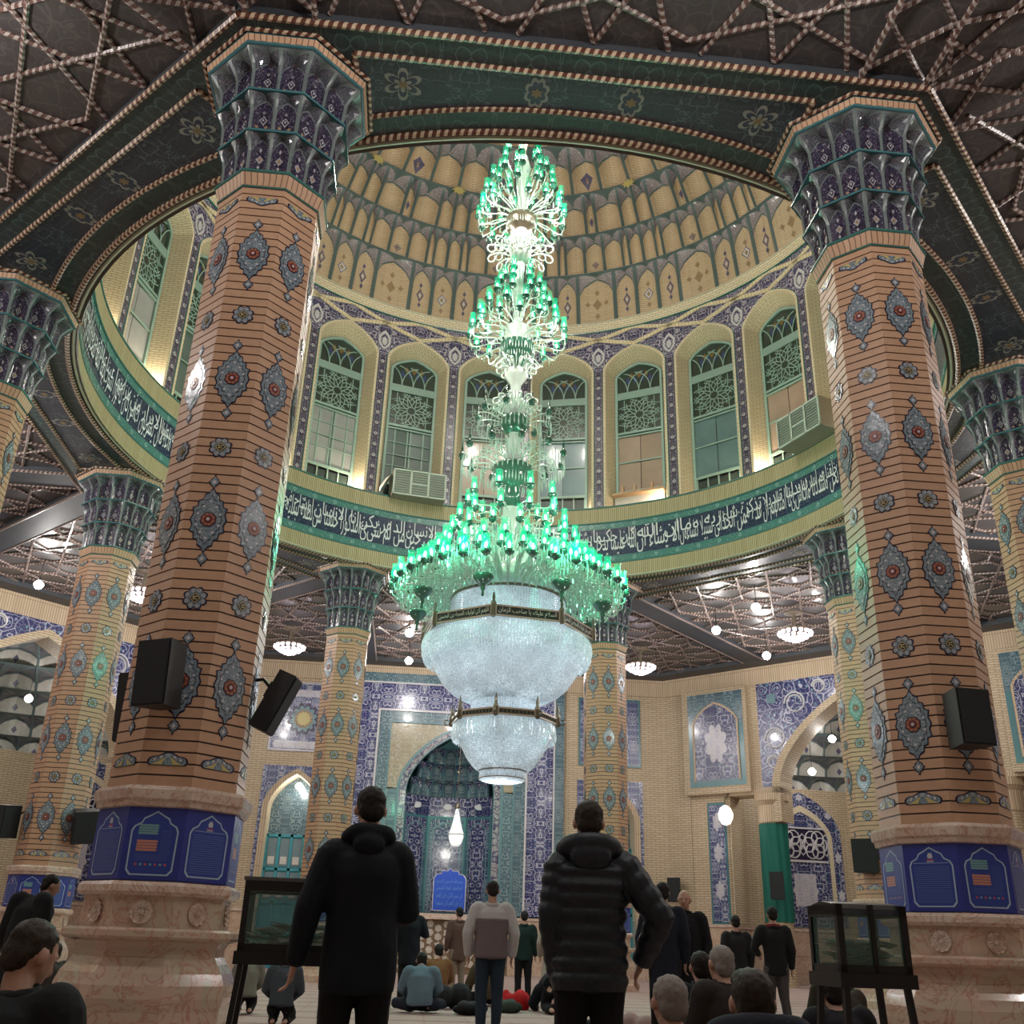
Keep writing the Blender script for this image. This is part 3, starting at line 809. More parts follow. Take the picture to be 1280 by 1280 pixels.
for i in range(24):
    th = (15*i) % 360
    m4 = RZ(R(th-90))
    wn += 1
    mt, style = WINS.get(th, ('pane_dark', 0))
    o = empty('window_%d' % wn, m4); struct(o, 'arched drum window with pale green frame', 'window')
    if th not in WINS:
        inst('grille_glass', wmsh['grille_glass'], o); inst('fan_glass', wmsh['fan_glass'], o); pane(mt, -0.72, 0.72, 13.46, 16.3, o); continue
    for nm, me in wmsh.items(): inst(nm, me, o)
    for (z0, z1) in ((14.3, 15.28), (15.32, 16.24)):
        pane(mt, -0.70, -0.01, z0, z1, o); pane(mt, 0.01, 0.70, z0, z1, o)
    for j in range(4):
        pane('pane_black', -0.66+j*0.34, -0.66+j*0.34+0.28, 13.6, 14.16, o)
    mb = MB()
    if style == 1:
        for x in (-0.45, 0.45, -0.05, 0.05): ybox(mb, x-0.02, x+0.02, 14.3, 16.22, YG-0.03, YG, 0)
        for z in (14.9, 15.3, 15.75): ybox(mb, -0.7, 0.7, z-0.012, z+0.012, YG-0.03, YG, 0)
    else:
        ybox(mb, -0.7, 0.7, 15.28, 15.32, YG-0.03, YG, 0)
    for j in range(5): ybox(mb, -0.70+j*0.34, -0.66+j*0.34, 13.5, 14.22, YG-0.03, YG, 0)
    wrap(mb); mb.build('glazing_bar', 'greengl', o)
# ledge floodlights, one in the foot of each window splay
for i in range(24):
    th = R(15*i-4.2); key = 15*i
    strong = {120: 7.0, 45: 2.0, 165: 8.0, 180: 4.0, 60: 3.0, 135: 2.0, 150: 3.0}.get(key, 0.8)
    light('ledge_light', (9.42*cos(th), 9.42*sin(th), 13.62), LEDGE_W*strong, (1.0, 0.85, 0.64), 0.05)
light('ledge_light', (9.42*cos(R(34.5)), 9.42*sin(R(34.5)), 13.62), LEDGE_W*8, (1.0, 0.85, 0.64), 0.05)

# dome of stacked niches
def niche(w0, w1, z0, z1, r0, r1, depth, spring, lean, outw, rho=None, line=0.05, nu=10, motif=None, apex=0.955):
    """one muqarnas cell between angles w0..w1 (radians), z0..z1, lower radius r0, upper radius r1.
    outw=+1: the cell hollow faces inward (dome), -1: hollow faces outward (capital). rho(a) shapes the plan."""
    mb = MB(); wc = (w0+w1)/2; hw = (w1-w0)/2; H = z1-z0
    arcl = hw*r0
    def ar(u): return spring+(apex-spring)*archz(u*0.999)
    def P(u, v, lift=0.0):
        a = wc+hw*u; av = ar(abs(u)/(1-line/arcl) if abs(u) < 1-line/arcl else 1.0)
        if v <= av: s_ = lean*v/av*0.5; hol = depth*(1-u*u)
        else:
            t_ = (v-av)/(1-av); s_ = lean*0.5+(1-lean*0.5)*t_**1.4; hol = depth*(1-u*u)*(1-t_)
        r_ = r0+(r1-r0)*s_+outw*hol-outw*lift
        if rho: r_ *= rho(a)
        return (r_*cos(a), r_*sin(a), z0+H*v)
    e = 1-line/arcl
    us = [-1, -e]+[-e+2*e*i/nu for i in range(1, nu)]+[e, 1]
    dl = line/H
    def quad(u0, u1, va, vb, va2, vb2, m, n):
        for j in range(n):
            f0, f1 = j/n, (j+1)/n
            q = [P(u0, va+(vb-va)*f0), P(u1, va2+(vb2-va2)*f0), P(u1, va2+(vb2-va2)*f1), P(u0, va+(vb-va)*f1)]
            mb.add(q, [(0, 1, 2, 3)], m, [[(u0*arcl, (va+(vb-va)*f0)*H), (u1*arcl, (va2+(vb2-va2)*f0)*H), (u1*arcl, (va2+(vb2-va2)*f1)*H), (u0*arcl, (va+(vb-va)*f1)*H)]])
    for i in range(len(us)-1):
        u0, u1 = us[i], us[i+1]
        if i in (0, len(us)-2):
            quad(u0, u1, 0, spring, 0, spring, 1, 3); quad(u0, u1, spring, 1, spring, 1, 1, 3); continue
        a0, a1 = ar(abs(u0)/e), ar(abs(u1)/e)
        b0, b1 = max(0.01, a0-dl), max(0.01, a1-dl)
        quad(u0, u1, 0, b0, 0, b1, 0, 3); quad(u0, u1, b0, a0, b1, a1, 1, 1); quad(u0, u1, a0, 1-dl*0.7, a1, 1-dl*0.7, 2, 3); quad(u0, u1, 1-dl*0.7, 1, 1-dl*0.7, 1, 1, 1)
    if motif:
        for (mu, mv, mw, mh, mm) in motif:
            pts = []; lf = 0.010+0.006*motif.index((mu, mv, mw, mh, mm))
            nn = 12
            for j in range(nn):
                t_ = 2*PI*j/nn; q = 1.0 if j % 3 == 0 else 0.72
                pts.append(P(mu+mw/arcl*cos(t_)*q, mv+mh/H*sin(t_)*q, lf))
            ctr = P(mu, mv, lf)
            mb.add([ctr]+pts, [(0, 1+j, 1+(j+1) % nn) for j in range(nn)], mm)
    return mb
dome = empty('ceiling_dome'); struct(dome, 'dome of stacked tan brick niches with blue tile spandrels', 'dome')
TIERS = [ # widths, z0, z1, r0, r1, depth, spring
  ([(8.1, 'w'), (4.8, 'a'), (4.8, 'b'), (4.8, 'a')], 20.4, 22.25, 9.17, 8.85, 0.14, 0.72),
  ([(4.4, 'd'), (4.4, None), (1.5, None), (3.15, None), (3.15, None), (1.5, None), (4.4, None)], 22.25, 23.5, 8.85, 8.35, 0.22, 0.70),
  ([(2.5, 's'), (6.3, None), (3.7, None), (3.7, None), (6.3, None)], 23.5, 24.65, 8.35, 7.6, 0.3, 0.64),
  ([(7.5, 'p'), (7.5, None), (7.5, None)], 24.65, 25.85, 7.6, 6.5, 0.35, 0.52),
  ([(11.25, 'p'), (11.25, None)], 25.85, 27.0, 6.5, 5.0, 0.4, 0.4),
  ([(11.25, None), (11.25, None)], 27.0, 28.0, 5.0, 3.2, 0.35, 0.35),
  ([(22.5, None)], 28.0, 28.7, 3.2, 1.2, 0.2, 0.3)]
rest = MB()
dm = ['dome_tan', 'dome_line', 'fl_dome', 'motif', 'motif2', 'whitegl']
MOT = {'w': [(0, 0.42, 0.16, 0.22, 4), (0, 0.66, 0.09, 0.12, 4), (0, 0.18, 0.09, 0.12, 4), (0.5, 0.42, 0.09, 0.1, 4), (-0.5, 0.42, 0.09, 0.1, 4)],
       'a': [(0, 0.42, 0.13, 0.26, 3), (0, 0.42, 0.08, 0.16, 0), (0, 0.42, 0.05, 0.1, 5), (0, 0.62, 0.06, 0.1, 3), (0, 0.22, 0.06, 0.1, 3)],
       'b': [(0, 0.42, 0.17, 0.23, 3), (0, 0.42, 0.14, 0.19, 5), (0, 0.42, 0.07, 0.1, 4), (0, 0.62, 0.08, 0.1, 4), (0, 0.2, 0.08, 0.1, 4)],
       'd': [(0, 0.3, 0.13, 0.13, 3), (0, 0.3, 0.09, 0.09, 0), (0, 0.3, 0.05, 0.05, 3)], 's': [(0, 0.4, 0.07, 0.16, 3)], 'p': [(0, 0.45, 0.22, 0.26, 3), (0, 0.45, 0.08, 0.1, 4)]}
for ti, (cells, z0, z1, r0, r1, dp, sp) in enumerate(TIERS):
    a = -cells[0][0]/2
    for ci, (wd, mo) in enumerate(cells):
        ln = (0.07 if ti == 0 else 0.055) if wd > 2 else 0.035
        mbn = niche(R(a), R(a+wd), z0, z1, r0, r1, dp*min(1, wd/5), sp-0.10, 1.25, 1, apex=0.965, line=ln, nu=8 if wd > 3 else 4, motif=MOT.get(mo))
        me = mbn.mesh('muqarnas_niche', dm)
        for k in range(16):
            mid = (a+wd/2+22.5*k) % 360
            if 12 < mid < 178 and ti < 5: inst('muqarnas_niche', me, dome, RZ(R(22.5*k)))
            else:
                c_, s_ = cos(R(22.5*k)), sin(R(22.5*k)); b = len(rest.v)
                rest.v += [(x*c_-y*s_, x*s_+y*c_, z) for x, y, z in mbn.v]
                rest.f += [[b+j for j in f] for f in mbn.f]; rest.mi += mbn.mi; rest.uv += mbn.uv
        a += wd
o = rest.build('remaining_niches', dm, dome); o['kind'] = 'stuff'
for z, r in ((22.25, 8.85), (23.5, 8.35), (24.65, 7.6), (25.85, 6.5)):
    ring_tube('tier_line', r-0.01, z, 0.035, 'dome_line', dome)
mb = MB(); mb.lathe([(1.25, 28.68), (0.6, 28.9), (0.0, 28.95)], 32, 0); mb.build('crown', 'dome_tan', dome)
mb = MB(); mb.lathe([(9.9, 13.4), (9.95, 20.6), (9.3, 24), (7.5, 27), (4, 29), (0, 29.6)], 48, 0); mb.build('outer_shell', 'joint', dome)
# eight-pointed gold stars between the niches of the second and third tiers
mb = MB()
for k in range(16):
    a = R(11.25+22.5*k)
    for (zz, rr_, off) in ((24.55, 7.55, 0), (23.45, 8.22, 11.25)):
        aa = a+R(off)*0; pts = []
        for j in range(16):
            q = 0.26 if j % 2 == 0 else 0.15; t_ = 2*PI*j/16
            pts.append(((rr_-0.05)*cos(aa+q*cos(t_)/rr_), (rr_-0.05)*sin(aa+q*cos(t_)/rr_), zz+q*0.8*sin(t_)))
        mb.face(pts, 0)
        break
o = mb.build('gold_star', 'yellowgl', dome); o['kind'] = 'stuff'

# ---- outer walls
def cornice(mb, x0, x1, m=0): ybox(mb, x0, x1, 10.47, 11.2, AP-0.05, AP+0.2, m)
def tile_panel(parent, x0, x1, z0, z1, y, mat='fl_wall', name='tile_panel', m4=None, border='teal', bw=0.08):
    mb = MB(); ybox(mb, x0, x1, z0, z1, y-0.03, y, 1); ybox(mb, x0+bw, x1-bw, z0+bw, z1-bw, y-0.036, y-0.03, 0)
    return mb.build(name, [mat, border], parent, mat4=m4)
def marble_dado(parent, x0, x1, m4=None, y=AP, z1=1.95):
    n = max(1, round((x1-x0)/1.15)); wd = (x1-x0)/n
    for i in range(n):
        for (a, b) in ((0.0, z1*0.5), (z1*0.5, z1-0.1)):
            mb = MB(); ybox(mb, x0+i*wd+0.006, x0+(i+1)*wd-0.006, a+0.006, b-0.006, y-0.05, y, 0); mb.build('marble_slab', 'dado', parent, mat4=m4)
    mb = MB(); ybox(mb, x0, x1, z1-0.1, z1, y-0.09, y+0.02, 0); mb.build('dado_cap', 'cream_marble', parent, mat4=m4)
def lobed(cx, cz, r, n, k, dr, y, sx=1, sz=1):
    return [(cx+sx*(r+dr*abs(sin(n*PI*j/(n*k)*1.0*1)))*cos(2*PI*j/(n*k)), y, cz+sz*(r+dr*abs(sin(PI*j/k)))*sin(2*PI*j/(n*k))) for j in range(n*k)][::-1]
def back_wall():
    w_ = struct(empty('wall_back', Wm(2)), 'far brick wall with the tall blue tiled prayer niche', 'wall')
    mb = MB(); cornice(mb, -8.3, -4.55); cornice(mb, 4.3, 8.3); ybox(mb, -4.55, 4.3, 10.84, 11.2, AP-0.05, AP+0.2, 0); mb.build('cornice_band', 'tan_soldier', w_)
    mb = MB()
    for sx in (-1, 1):
        cx = sx*6.05
        rect(mb, *sorted((sx*8.3, sx*7.3)), 0, 10.47, AP, 0); rect(mb, *sorted((sx*7.3, sx*4.3)), 7.0, 10.47, AP, 0)
        rect(mb, *sorted((sx*4.8, sx*4.12)), 0, 7.0, AP, 0); rect(mb, *sorted((sx*4.31, sx*4.12)), 7.0, 10.84, AP, 0)
    mb.build('brick_face', 'wall_brick', w_)
    for sx in (-1, 1):
        cx = sx*6.05
        # upper square panel with a sun rosette and white script cartouches
        tile_panel(w_, cx-1.25, cx+1.25, 7.6, 10.3, AP-0.01, 'fl_wall2', border='fl_white' if sx < 0 else 'teal')
        mb = MB(); y = AP-0.06
        if sx < 0:
            for (zz) in (7.85, 9.85):
                mb.face([(cx-1.0, y, zz-0.14), (cx+1.0, y, zz-0.14), (cx+1.08, y, zz), (cx+1.0, y, zz+0.14), (cx-1.0, y, zz+0.14), (cx-1.08, y, zz)], 0)
            for (r_, mm, dy) in ((0.62, 1, 0), (0.5, 2, 0.006), (0.36, 3, 0.012), (0.27, 4, 0.018)):
                mb.face(lobed(cx, 8.85, r_*0.8, 12, 4, r_*0.25, y-dy), mm)
        else:
            for xx in (cx-0.55, cx+0.55):
                mb.face([(xx-0.13, y, 7.9), (xx+0.13, y, 7.9), (xx+0.13, y, 9.9), (xx, y, 10.05), (xx-0.13, y, 9.9)], 0)
            mb.face(lobed(cx, 8.9, 0.35, 8, 4, 0.1, y), 1)
        mb.build('tile_rosette', ['fl_white', 'blk', 'teal_lt', 'motif2', 'yellowgl'], w_)
        # door arch with tiled surround
        hw_, zs, za = 0.95, 5.5, 6.75
        c0 = frame_curve(hw_+0.22, 2.0, zs+0.02, za+0.2, 10, cx); c1 = frame_curve(hw_, 2.0, zs, za, 10, cx)
        mb = MB()
        rect(mb, cx-1.3, cx-hw_-0.22, 2.0, zs, AP-0.03, 0); rect(mb, cx+hw_+0.22, cx+1.3, 2.0, zs, AP-0.03, 0)
        above_arch(mb, [(cx-1.3, zs)]+arch_curve(hw_+0.22, zs+0.02, za+0.2, 10, cx)+[(cx+1.3, zs)], 7.05, AP-0.03, 0)
        band2(mb, c0, c1, AP-0.06, AP-0.06, 1); band2(mb, c1, c1, AP-0.06, AP+0.9, 2)
        rect(mb, cx-1.0, cx+1.0, 0, 6.8, AP+0.9, 3)
        mb.build('arched_recess', ['fl_wall2', 'tan_soldier', 'reveal_brick', 'fl_teal'], w_)
        mb = MB(); ybox(mb, cx-1.3, cx-hw_, 0, 2.0, AP-0.03, AP+0.9, 0); ybox(mb, cx+hw_, cx+1.3, 0, 2.0, AP-0.03, AP+0.9, 0); mb.build('jamb', 'dado', w_)
        # turquoise cupboard standing in the recess
        cb = empty('cupboard', Wm(2) @ T(cx, AP+0.62, 0)); tag(cb, 'turquoise wooden cupboard with small panes in the arched recess left of the prayer niche' if sx < 0 else 'turquoise wooden cupboard in the arched recess right of the prayer niche', 'cupboard')
        mb = MB(); ybox(mb, -0.92, 0.92, 0, 4.6, 0.03, 0.2, 0)
        for x in (-0.92, -0.46, 0.0, 0.46, 0.92): ybox(mb, x-0.05, x+0.05, 0, 4.6, -0.03, 0.03, 0)
        for z in (0.05, 2.2, 3.35, 4.55): ybox(mb, -0.92, 0.92, z-0.05, z+0.05, -0.03, 0.03, 0)
        mb.build('frame', 'turq_wood', cb)
        for i in range(4):
            for (z0, z1) in ((2.3, 3.25), (3.45, 4.45)):
                mb = MB(); ybox(mb, -0.86+i*0.46, -0.86+i*0.46+0.34, z0, z1, 0.0, 0.02, 0); ybox(mb, -0.86+i*0.46+0.05, -0.86+i*0.46+0.29, z0+0.08, z0+0.35, -0.01, 0.0, 1)
                mb.build('pane', ['pane_blue', 'curtain'], cb)
    # mihrab
    c = -0.2; w2 = 4.4
    mb = MB(); y = AP-0.04
    def frame(x_, z_top, wdt, yy, mm):      # three-sided frame of outer half width x_
        rect(mb, c-x_, c-x_+wdt, 2.0, z_top, yy, mm); rect(mb, c+x_-wdt, c+x_, 2.0, z_top, yy, mm); rect(mb, c-x_+wdt, c+x_-wdt, z_top-wdt, z_top, yy, mm)
        for xx in (c-x_, c+x_):
            mb.face([(xx, yy, 2.0), (xx, AP+0.1, 2.0), (xx, AP+0.1, z_top), (xx, yy, z_top)], mm)
        mb.face([(c-x_, yy, z_top), (c+x_, yy, z_top), (c+x_, AP+0.1, z_top), (c-x_, AP+0.1, z_top)], mm)
    frame(4.4, 10.84, 0.36, AP-0.16, 0); frame(4.04, 10.48, 0.07, AP-0.19, 1); frame(3.97, 10.41, 1.0, AP-0.12, 2); frame(2.97, 9.41, 0.08, AP-0.19, 1)
    frame(2.89, 9.33, 0.4, AP-0.14, 0); frame(2.49, 8.95, 0.07, AP-0.18, 3)
    mb.build('mihrab_border', ['fl_teal', 'whitegl', 'fl_band', 'teal_lt'], w_)
    mb = MB()
    hw_, zs, za = 1.68, 6.35, 8.4
    co = frame_curve(2.05, 2.0, zs+0.05, za+0.35, 14, c); cm = frame_curve(1.95, 2.0, zs+0.03, za+0.26, 14, c); ci = frame_curve(1.7, 2.0, zs, za+0.06, 14, c); cn = frame_curve(hw_, 2.0, zs, za, 14, c)
    above_arch(mb, [(c-2.45, zs)]+arch_curve(2.05, zs+0.05, za+0.35, 14, c)+[(c+2.45, zs)], 8.9, AP-0.12, 0)
    rect(mb, c-2.45, c-2.05, 2.0, zs+0.06, AP-0.12, 3); rect(mb, c+2.05, c+2.45, 2.0, zs+0.06, AP-0.12, 3)
    band2(mb, co, cm, AP-0.16, AP-0.16, 1); band2(mb, cm, ci, AP-0.15, AP-0.15, 2); band2(mb, ci, cn, AP-0.17, AP-0.17, 1); band2(mb, cn, cn, AP-0.17, AP+0.3, 1)
    mb.build('mihrab_arch', ['fl_ochre', 'teal_lt', 'fl_arch', 'fl_teal'], w_)
    # niche of five facets
    pts = [(c-1.7, 20.3), (c-1.7, 20.7), (c-0.75, 21.5), (c+0.75, 21.5), (c+1.7, 20.7), (c+1.7, 20.3)]
    for i in range(5):
        (xa, ya), (xb, yb) = pts[i], pts[i+1]; L = math.hypot(xb-xa, yb-ya)
        ang = math.atan2(yb-ya, xb-xa); m4 = T(xa, ya, 0) @ RZ(ang)
        mb = MB(); rect(mb, 0, L, 0.0, 5.6, 0, 1); rect(mb, 0.1, L-0.1, 2.1, 5.5, -0.01, 0)
        ac = frame_curve(L/2-0.16, 2.15, 5.0, 5.4, 6, L/2); ai = frame_curve(L/2-0.22, 2.15, 4.97, 5.34, 6, L/2)
        if L > 0.6: band2(mb, ac, ai, -0.03, -0.03, 2)
        mb.build('mihrab_facet', ['fl_wall', 'teal', 'teal_lt'], w_, mat4=m4)
    mb = MB()
    for i in range(5):
        (xa, ya), (xb, yb) = pts[i], pts[i+1]
        mb.add([(xa, ya, 5.6), (xb, yb, 5.6), (xb*0.97+c*0.03, yb-0.12, 6.3), (xa*0.97+c*0.03, ya-0.12, 6.3)], [(0, 1, 2, 3)], 0, [[(xa, 5.6), (xb, 5.6), (xb, 6.3), (xa, 6.3)]])
        mx = (xa+xb)/2
        if 0 < i < 4: mb.face([(mx+0.16*cos(2*PI*j/10)*(1+0.25*(j % 2)), (ya+yb)/2-0.14, 5.95+0.12*sin(2*PI*j/10)) for j in range(10)][::-1], 1)
    mb.build('mihrab_frieze', ['fl_wall', 'whitegl'], w_)
    # little stalactite vault
    for t_, (z0, z1, r0, r1) in enumerate(((6.3, 6.95, 1.5, 1.25), (6.95, 7.55, 1.25, 0.9), (7.55, 8.1, 0.9, 0.4))):
        n = 9-2*t_
        for i in range(n):
            a0 = PI*i/n; a1 = PI*(i+1)/n
            niche(a0, a1, z0, z1, r0, r1, 0.1, 0.45, 0.35, 1, line=0.03, nu=4).build('muqarnas_niche', ['fl_teal', 'teal', 'fl_wall'], w_, mat4=T(c, 20.2, 0))
    mb = MB(); mb.lathe([(0.4, 8.1), (0.0, 8.4)], 12, 0, 0, PI, c=(c, 20.2, 0)); rect(mb, c-1.9, c+1.9, 5.6, 8.9, 21.9, 0); mb.build('vault_crown', 'teal', w_)
    mb = MB(); mb.face([(c-1.7, 20.3, 0.02), (c-0.75, 21.5, 0.02), (c+0.75, 21.5, 0.02), (c+1.7, 20.3, 0.02)], 0); mb.build('niche_floor', 'carpet', w_)
    # blue inscription plaque
    pl = MB(); px = c+0.17
    oc = [(-0.58, 2.12), (0.58, 2.12), (0.58, 3.2), (0.48, 3.34), (0.32, 3.36), (0.3, 3.46), (0.08, 3.46), (0, 3.56), (-0.08, 3.46), (-0.3, 3.46), (-0.32, 3.36), (-0.48, 3.34), (-0.58, 3.2)]
    pl.prism([(px+x*1.05, 2.09+(z-2.12)*1.04) for x, z in oc], 19.70, 19.74, 1); pl.prism([(px+x, z) for x, z in oc], 19.69, 19.70, 0)
    return w_, pl, px
M['fl_arch'] = floral('mihrab_arch_tile', (0.36, 0.34, 0.34), (0.06, 0.05, 0.12), (0.2, 0.08, 0.08), (0.12, 0.2, 0.26), 3.2, 0, 0.09, src='obj')
M['turq_wood'] = plain('turquoise_paint', (0.05, 0.30, 0.36), 0.45)
M['plaque_blue'] = plain('plaque_blue_glaze', (0.015, 0.07, 0.5), 0.25)
wback, pl, plx = back_wall()
pq = empty('plaque', Wm(2) @ T(0, 0, 0)); tag(pq, 'bright blue inscription plaque at the foot of the prayer niche', 'plaque')
pl.build('board', ['plaque_blue', 'whitegl'], pq)
for i, s_ in enumerate(('بسم الله الرحمن الرحيم', 'اقم الصلوة لدلوك الشمس', 'الى غسق الليل وقران الفجر', 'ان قران الفجر كان مشهودا')):
    V_, F_ = text_geo(shape(s_)); x0 = min(v[0] for v in V_); x1 = max(v[0] for v in V_); y0 = min(v[1] for v in V_); y1 = max(v[1] for v in V_)
    mb = MB(); mb.add([(plx-0.48+0.96*(x-x0)/(x1-x0), 19.685, 3.0-i*0.25+0.22*(y-y0)/(y1-y0)) for x, y, z in V_], F_, 0); mb.build('lettering', 'plaque_text', pq)['kind'] = 'stuff'
# dado of the back wall: marble slabs and the white stone grille under the niche
marble_dado(wback, -8.3, -7.3); marble_dado(wback, 7.3, 8.3); marble_dado(wback, -4.75, -2.6); marble_dado(wback, 2.2, 4.75)
mb = MB(); ybox(mb, -2.6, 2.2, 0, 1.85, AP-0.02, AP+0.1, 0); ybox(mb, -2.6, 2.2, 1.8, 2.0, AP-0.3, AP+0.3, 1); mb.build('grille_back', ['brown_stone', 'cream_marble'], wback)
# white lozenges and drops of the stone grille
k_ = 0
for i in range(16):
    for j in range(6):
        xx = -2.45+i*0.3; zz = 0.2+j*0.29+(0.145 if i % 2 else 0)
        if zz > 1.72: continue
        mb = MB(); r_ = 0.135
        if (i+j) % 3 == 0: P = [(xx+r_*cos(2*PI*q/10)*(1 if q % 2 == 0 else 0.62), zz+r_*1.15*sin(2*PI*q/10)*(1 if q % 2 == 0 else 0.62)) for q in range(10)]
        else: P = [(xx+r_*cos(2*PI*q/6+PI/6*(i % 2)), zz+r_*sin(2*PI*q/6+PI/6*(i % 2))) for q in range(6)]
        mb.prism(P, AP-0.06, AP-0.02, 0); mb.build('stone', 'whitestone', wback)

def iwan_wall(k, name, label):
    w_ = struct(empty(name, Wm(k)), label, 'wall'); H_ = 8.3
    mb = MB(); cornice(mb, -H_, H_); mb.build('cornice_band', 'tan_soldier', w_)
    hw_, zs, za = 3.45, 6.6, 9.95
    co = frame_curve(3.75, 5.4, zs, za+0.28, 16); ci = frame_curve(hw_, 5.4, zs, za, 16)
    mb = MB()
    band2(mb, co, ci, AP-0.1, AP-0.1, 0); band2(mb, ci, ci, AP-0.1, AP+0.9, 0)
    mb.build('arch_ring', 'wall_brick', w_)
    mb = MB(); above_arch(mb, [(-4.15, zs)]+arch_curve(3.75, zs, za+0.28, 16)+[(4.15, zs)], 10.47, AP-0.05, 0); mb.build('spandrel', 'fl_spw', w_)
    mb = MB()
    for sx in (-1, 1):      # big white scrolls and a turquoise tile in each corner of the spandrel
        for (cx, cz, r_) in ((3.5, 8.35, 0.42), (2.62, 9.6, 0.42), (3.62, 7.5, 0.26), (1.65, 10.1, 0.26)):
            mb.tube([(sx*(cx+r_*(1-0.055*j/3)*cos(0.45*j)), AP-0.07, cz+r_*(1-0.055*j/3)*sin(0.45*j)) for j in range(22)], 0.035, 4, 0)
        mb.face([(sx*(3.55+0.24*cos(R(45+90*j))), AP-0.075, 9.85+0.24*sin(R(45+90*j))) for j in range(4)][::-sx], 1)
    mb.build('scroll_tile', ['whitegl', 'teal_lt'], w_)
    mb = MB()
    for sx in (-1, 1):
        rect(mb, *sorted((sx*H_, sx*7.2)), 0, 10.47, AP, 0)
        rect(mb, *sorted((sx*4.6, sx*4.15)), 6.4, 10.47, AP-0.05, 0)
        ybox(mb, *sorted((sx*7.25, sx*4.5)), 6.5, 10.47, AP-0.3, AP+0.3, 0)
        rect(mb, *sorted((sx*7.2, sx*5.6)), 0, 6.5, AP+0.02, 0)
        ybox(mb, *sorted((sx*5.68, sx*5.55)), 2.0, 6.5, AP+0.02, AP+0.8, 0)
    mb.build('brick_face', 'wall_brick', w_)
    for sx in (-1, 1):
        cx = sx*5.82
        mb = MB(); yy = AP-0.31
        rect(mb, cx-1.18, cx+1.18, 6.75, 10.3, yy, 2)
        ap_ = [(cx-0.98, 6.9)]+arch_curve(0.98, 9.1, 9.95, 10, cx)+[(cx+0.98, 6.9)]; a2 = [(cx-0.9, 6.98)]+arch_curve(0.9, 9.08, 9.86, 10, cx)+[(cx+0.9, 6.98)]
        above_arch(mb, [(cx-1.18, 9.0)]+arch_curve(0.98, 9.1, 9.95, 10, cx)+[(cx+1.18, 9.0)], 10.3, yy-0.01, 3)
        band2(mb, ap_, a2, yy-0.03, yy-0.03, 1)
        mb.prism([(x, z) for x, z in a2], yy-0.015, yy, 0)
        mb.face(lobed(cx, 8.35, 0.42, 8, 5, 0.16, yy-0.03, 0.85, 1.35), 4)
        mb.build('tile_panel', ['fl_wall', 'tan_soldier', 'teal', 'fl_teal', 'fl_white'], w_)
        # narrow upright tile strip below the panel
        mb = MB(); x0, x1 = sorted((sx*6.5, sx*5.72)); rect(mb, x0, x1, 1.95, 6.2, AP-0.0, 1); rect(mb, x0+0.08, x1-0.08, 2.03, 6.1, AP-0.02, 0)
        for zz in (3.1, 4.4, 5.5): mb.face(lobed((x0+x1)/2, zz, 0.13, 6, 5, 0.06, AP-0.03, 1, 1.8), 2)
        mb.build('tile_strip', ['fl_wall2', 'teal', 'fl_white'], w_)
        # the round brick pier that carries the arch
        mb = MB(); cxp = sx*4.02
        mb.lathe([(0.46, 0.0), (0.46, 5.35)], 20, 1, c=(cxp, AP+0.35, 0)); mb.lathe([(0.46, 5.35), (0.50, 5.4), (0.50, 6.0), (0.62, 6.15), (0.62, 6.4)], 20, 0, c=(cxp, AP+0.35, 0))
        ybox(mb, *sorted((sx*3.45, sx*5.6)), 6.4, 6.62, AP-0.1, AP+0.9, 0)
        mb.build('pier', ['tan_soldier', 'wall_brick'], w_)
    marble_dado(w_, -H_, -5.6); marble_dado(w_, 5.6, H_)
    # chamber behind the arch
    PV = [(-6.3, AP+0.02), (-6.3, 22.6), (-3.3, 26.3), (3.3, 26.3), (6.3, 22.6), (6.3, AP+0.02)]; A5 = 0.0
    for i in range(5):
        (vx, vy), (ux, uy) = PV[i], PV[i+1]; hf = math.hypot(ux-vx, uy-vy)/2; ph = (i-2)*45
        f4 = T((vx+ux)/2, (vy+uy)/2, 0) @ RZ(math.atan2(uy-vy, ux-vx)); xa, xb = -hf, hf
        mb = MB(); rect(mb, xa, xb, 1.9, 7.2, A5, 0); mb.build('chamber_brick', 'wall_brick', w_, mat4=f4)
        marble_dado(w_, xa, xb, f4, A5, 1.95)
        if abs(ph) < 80:
            mb = MB(); y = A5-0.03
            c_ = [frame_curve(w__, 2.0, s__, a__, 10) for w__, s__, a__ in ((1.75, 5.5, 7.15), (1.68, 5.48, 7.07), (1.28, 5.3, 6.55), (1.12, 5.2, 6.3))]
            band2(mb, c_[0], c_[1], y-0.05, y-0.05, 1); band2(mb, c_[1], c_[2], y-0.03, y-0.03, 0); band2(mb, c_[2], c_[3], y-0.06, y-0.06, 2); band2(mb, c_[3], c_[3], y-0.06, y+0.02, 2)
            mb.prism(frame_curve(1.12, 2.0, 5.2, 6.3, 10), y-0.01, y, 3)
            for (cx, cz) in ((-1.5, 4.6), (1.5, 4.6), (-1.5, 3.2), (1.5, 3.2), (-1.2, 6.2), (1.2, 6.2), (0, 6.85)):
                mb.face(lobed(cx, cz, 0.1, 6, 4, 0.05, y-0.04, 1, 1.5 if abs(cx) > 1.3 else 1), 4)
            mb.face([(-0.46, y-0.03, 2.75), (0.46, y-0.03, 2.75), (0.46, y-0.03, 3.2), (0.56, y-0.03, 3.32), (0.46, y-0.03, 3.44), (0.46, y-0.03, 3.95), (-0.46, y-0.03, 3.95), (-0.46, y-0.03, 3.44), (-0.56, y-0.03, 3.32), (-0.46, y-0.03, 3.2)], 4)
            rect(mb, -1.05, 1.05, 4.4, 5.7, y-0.02, 5)
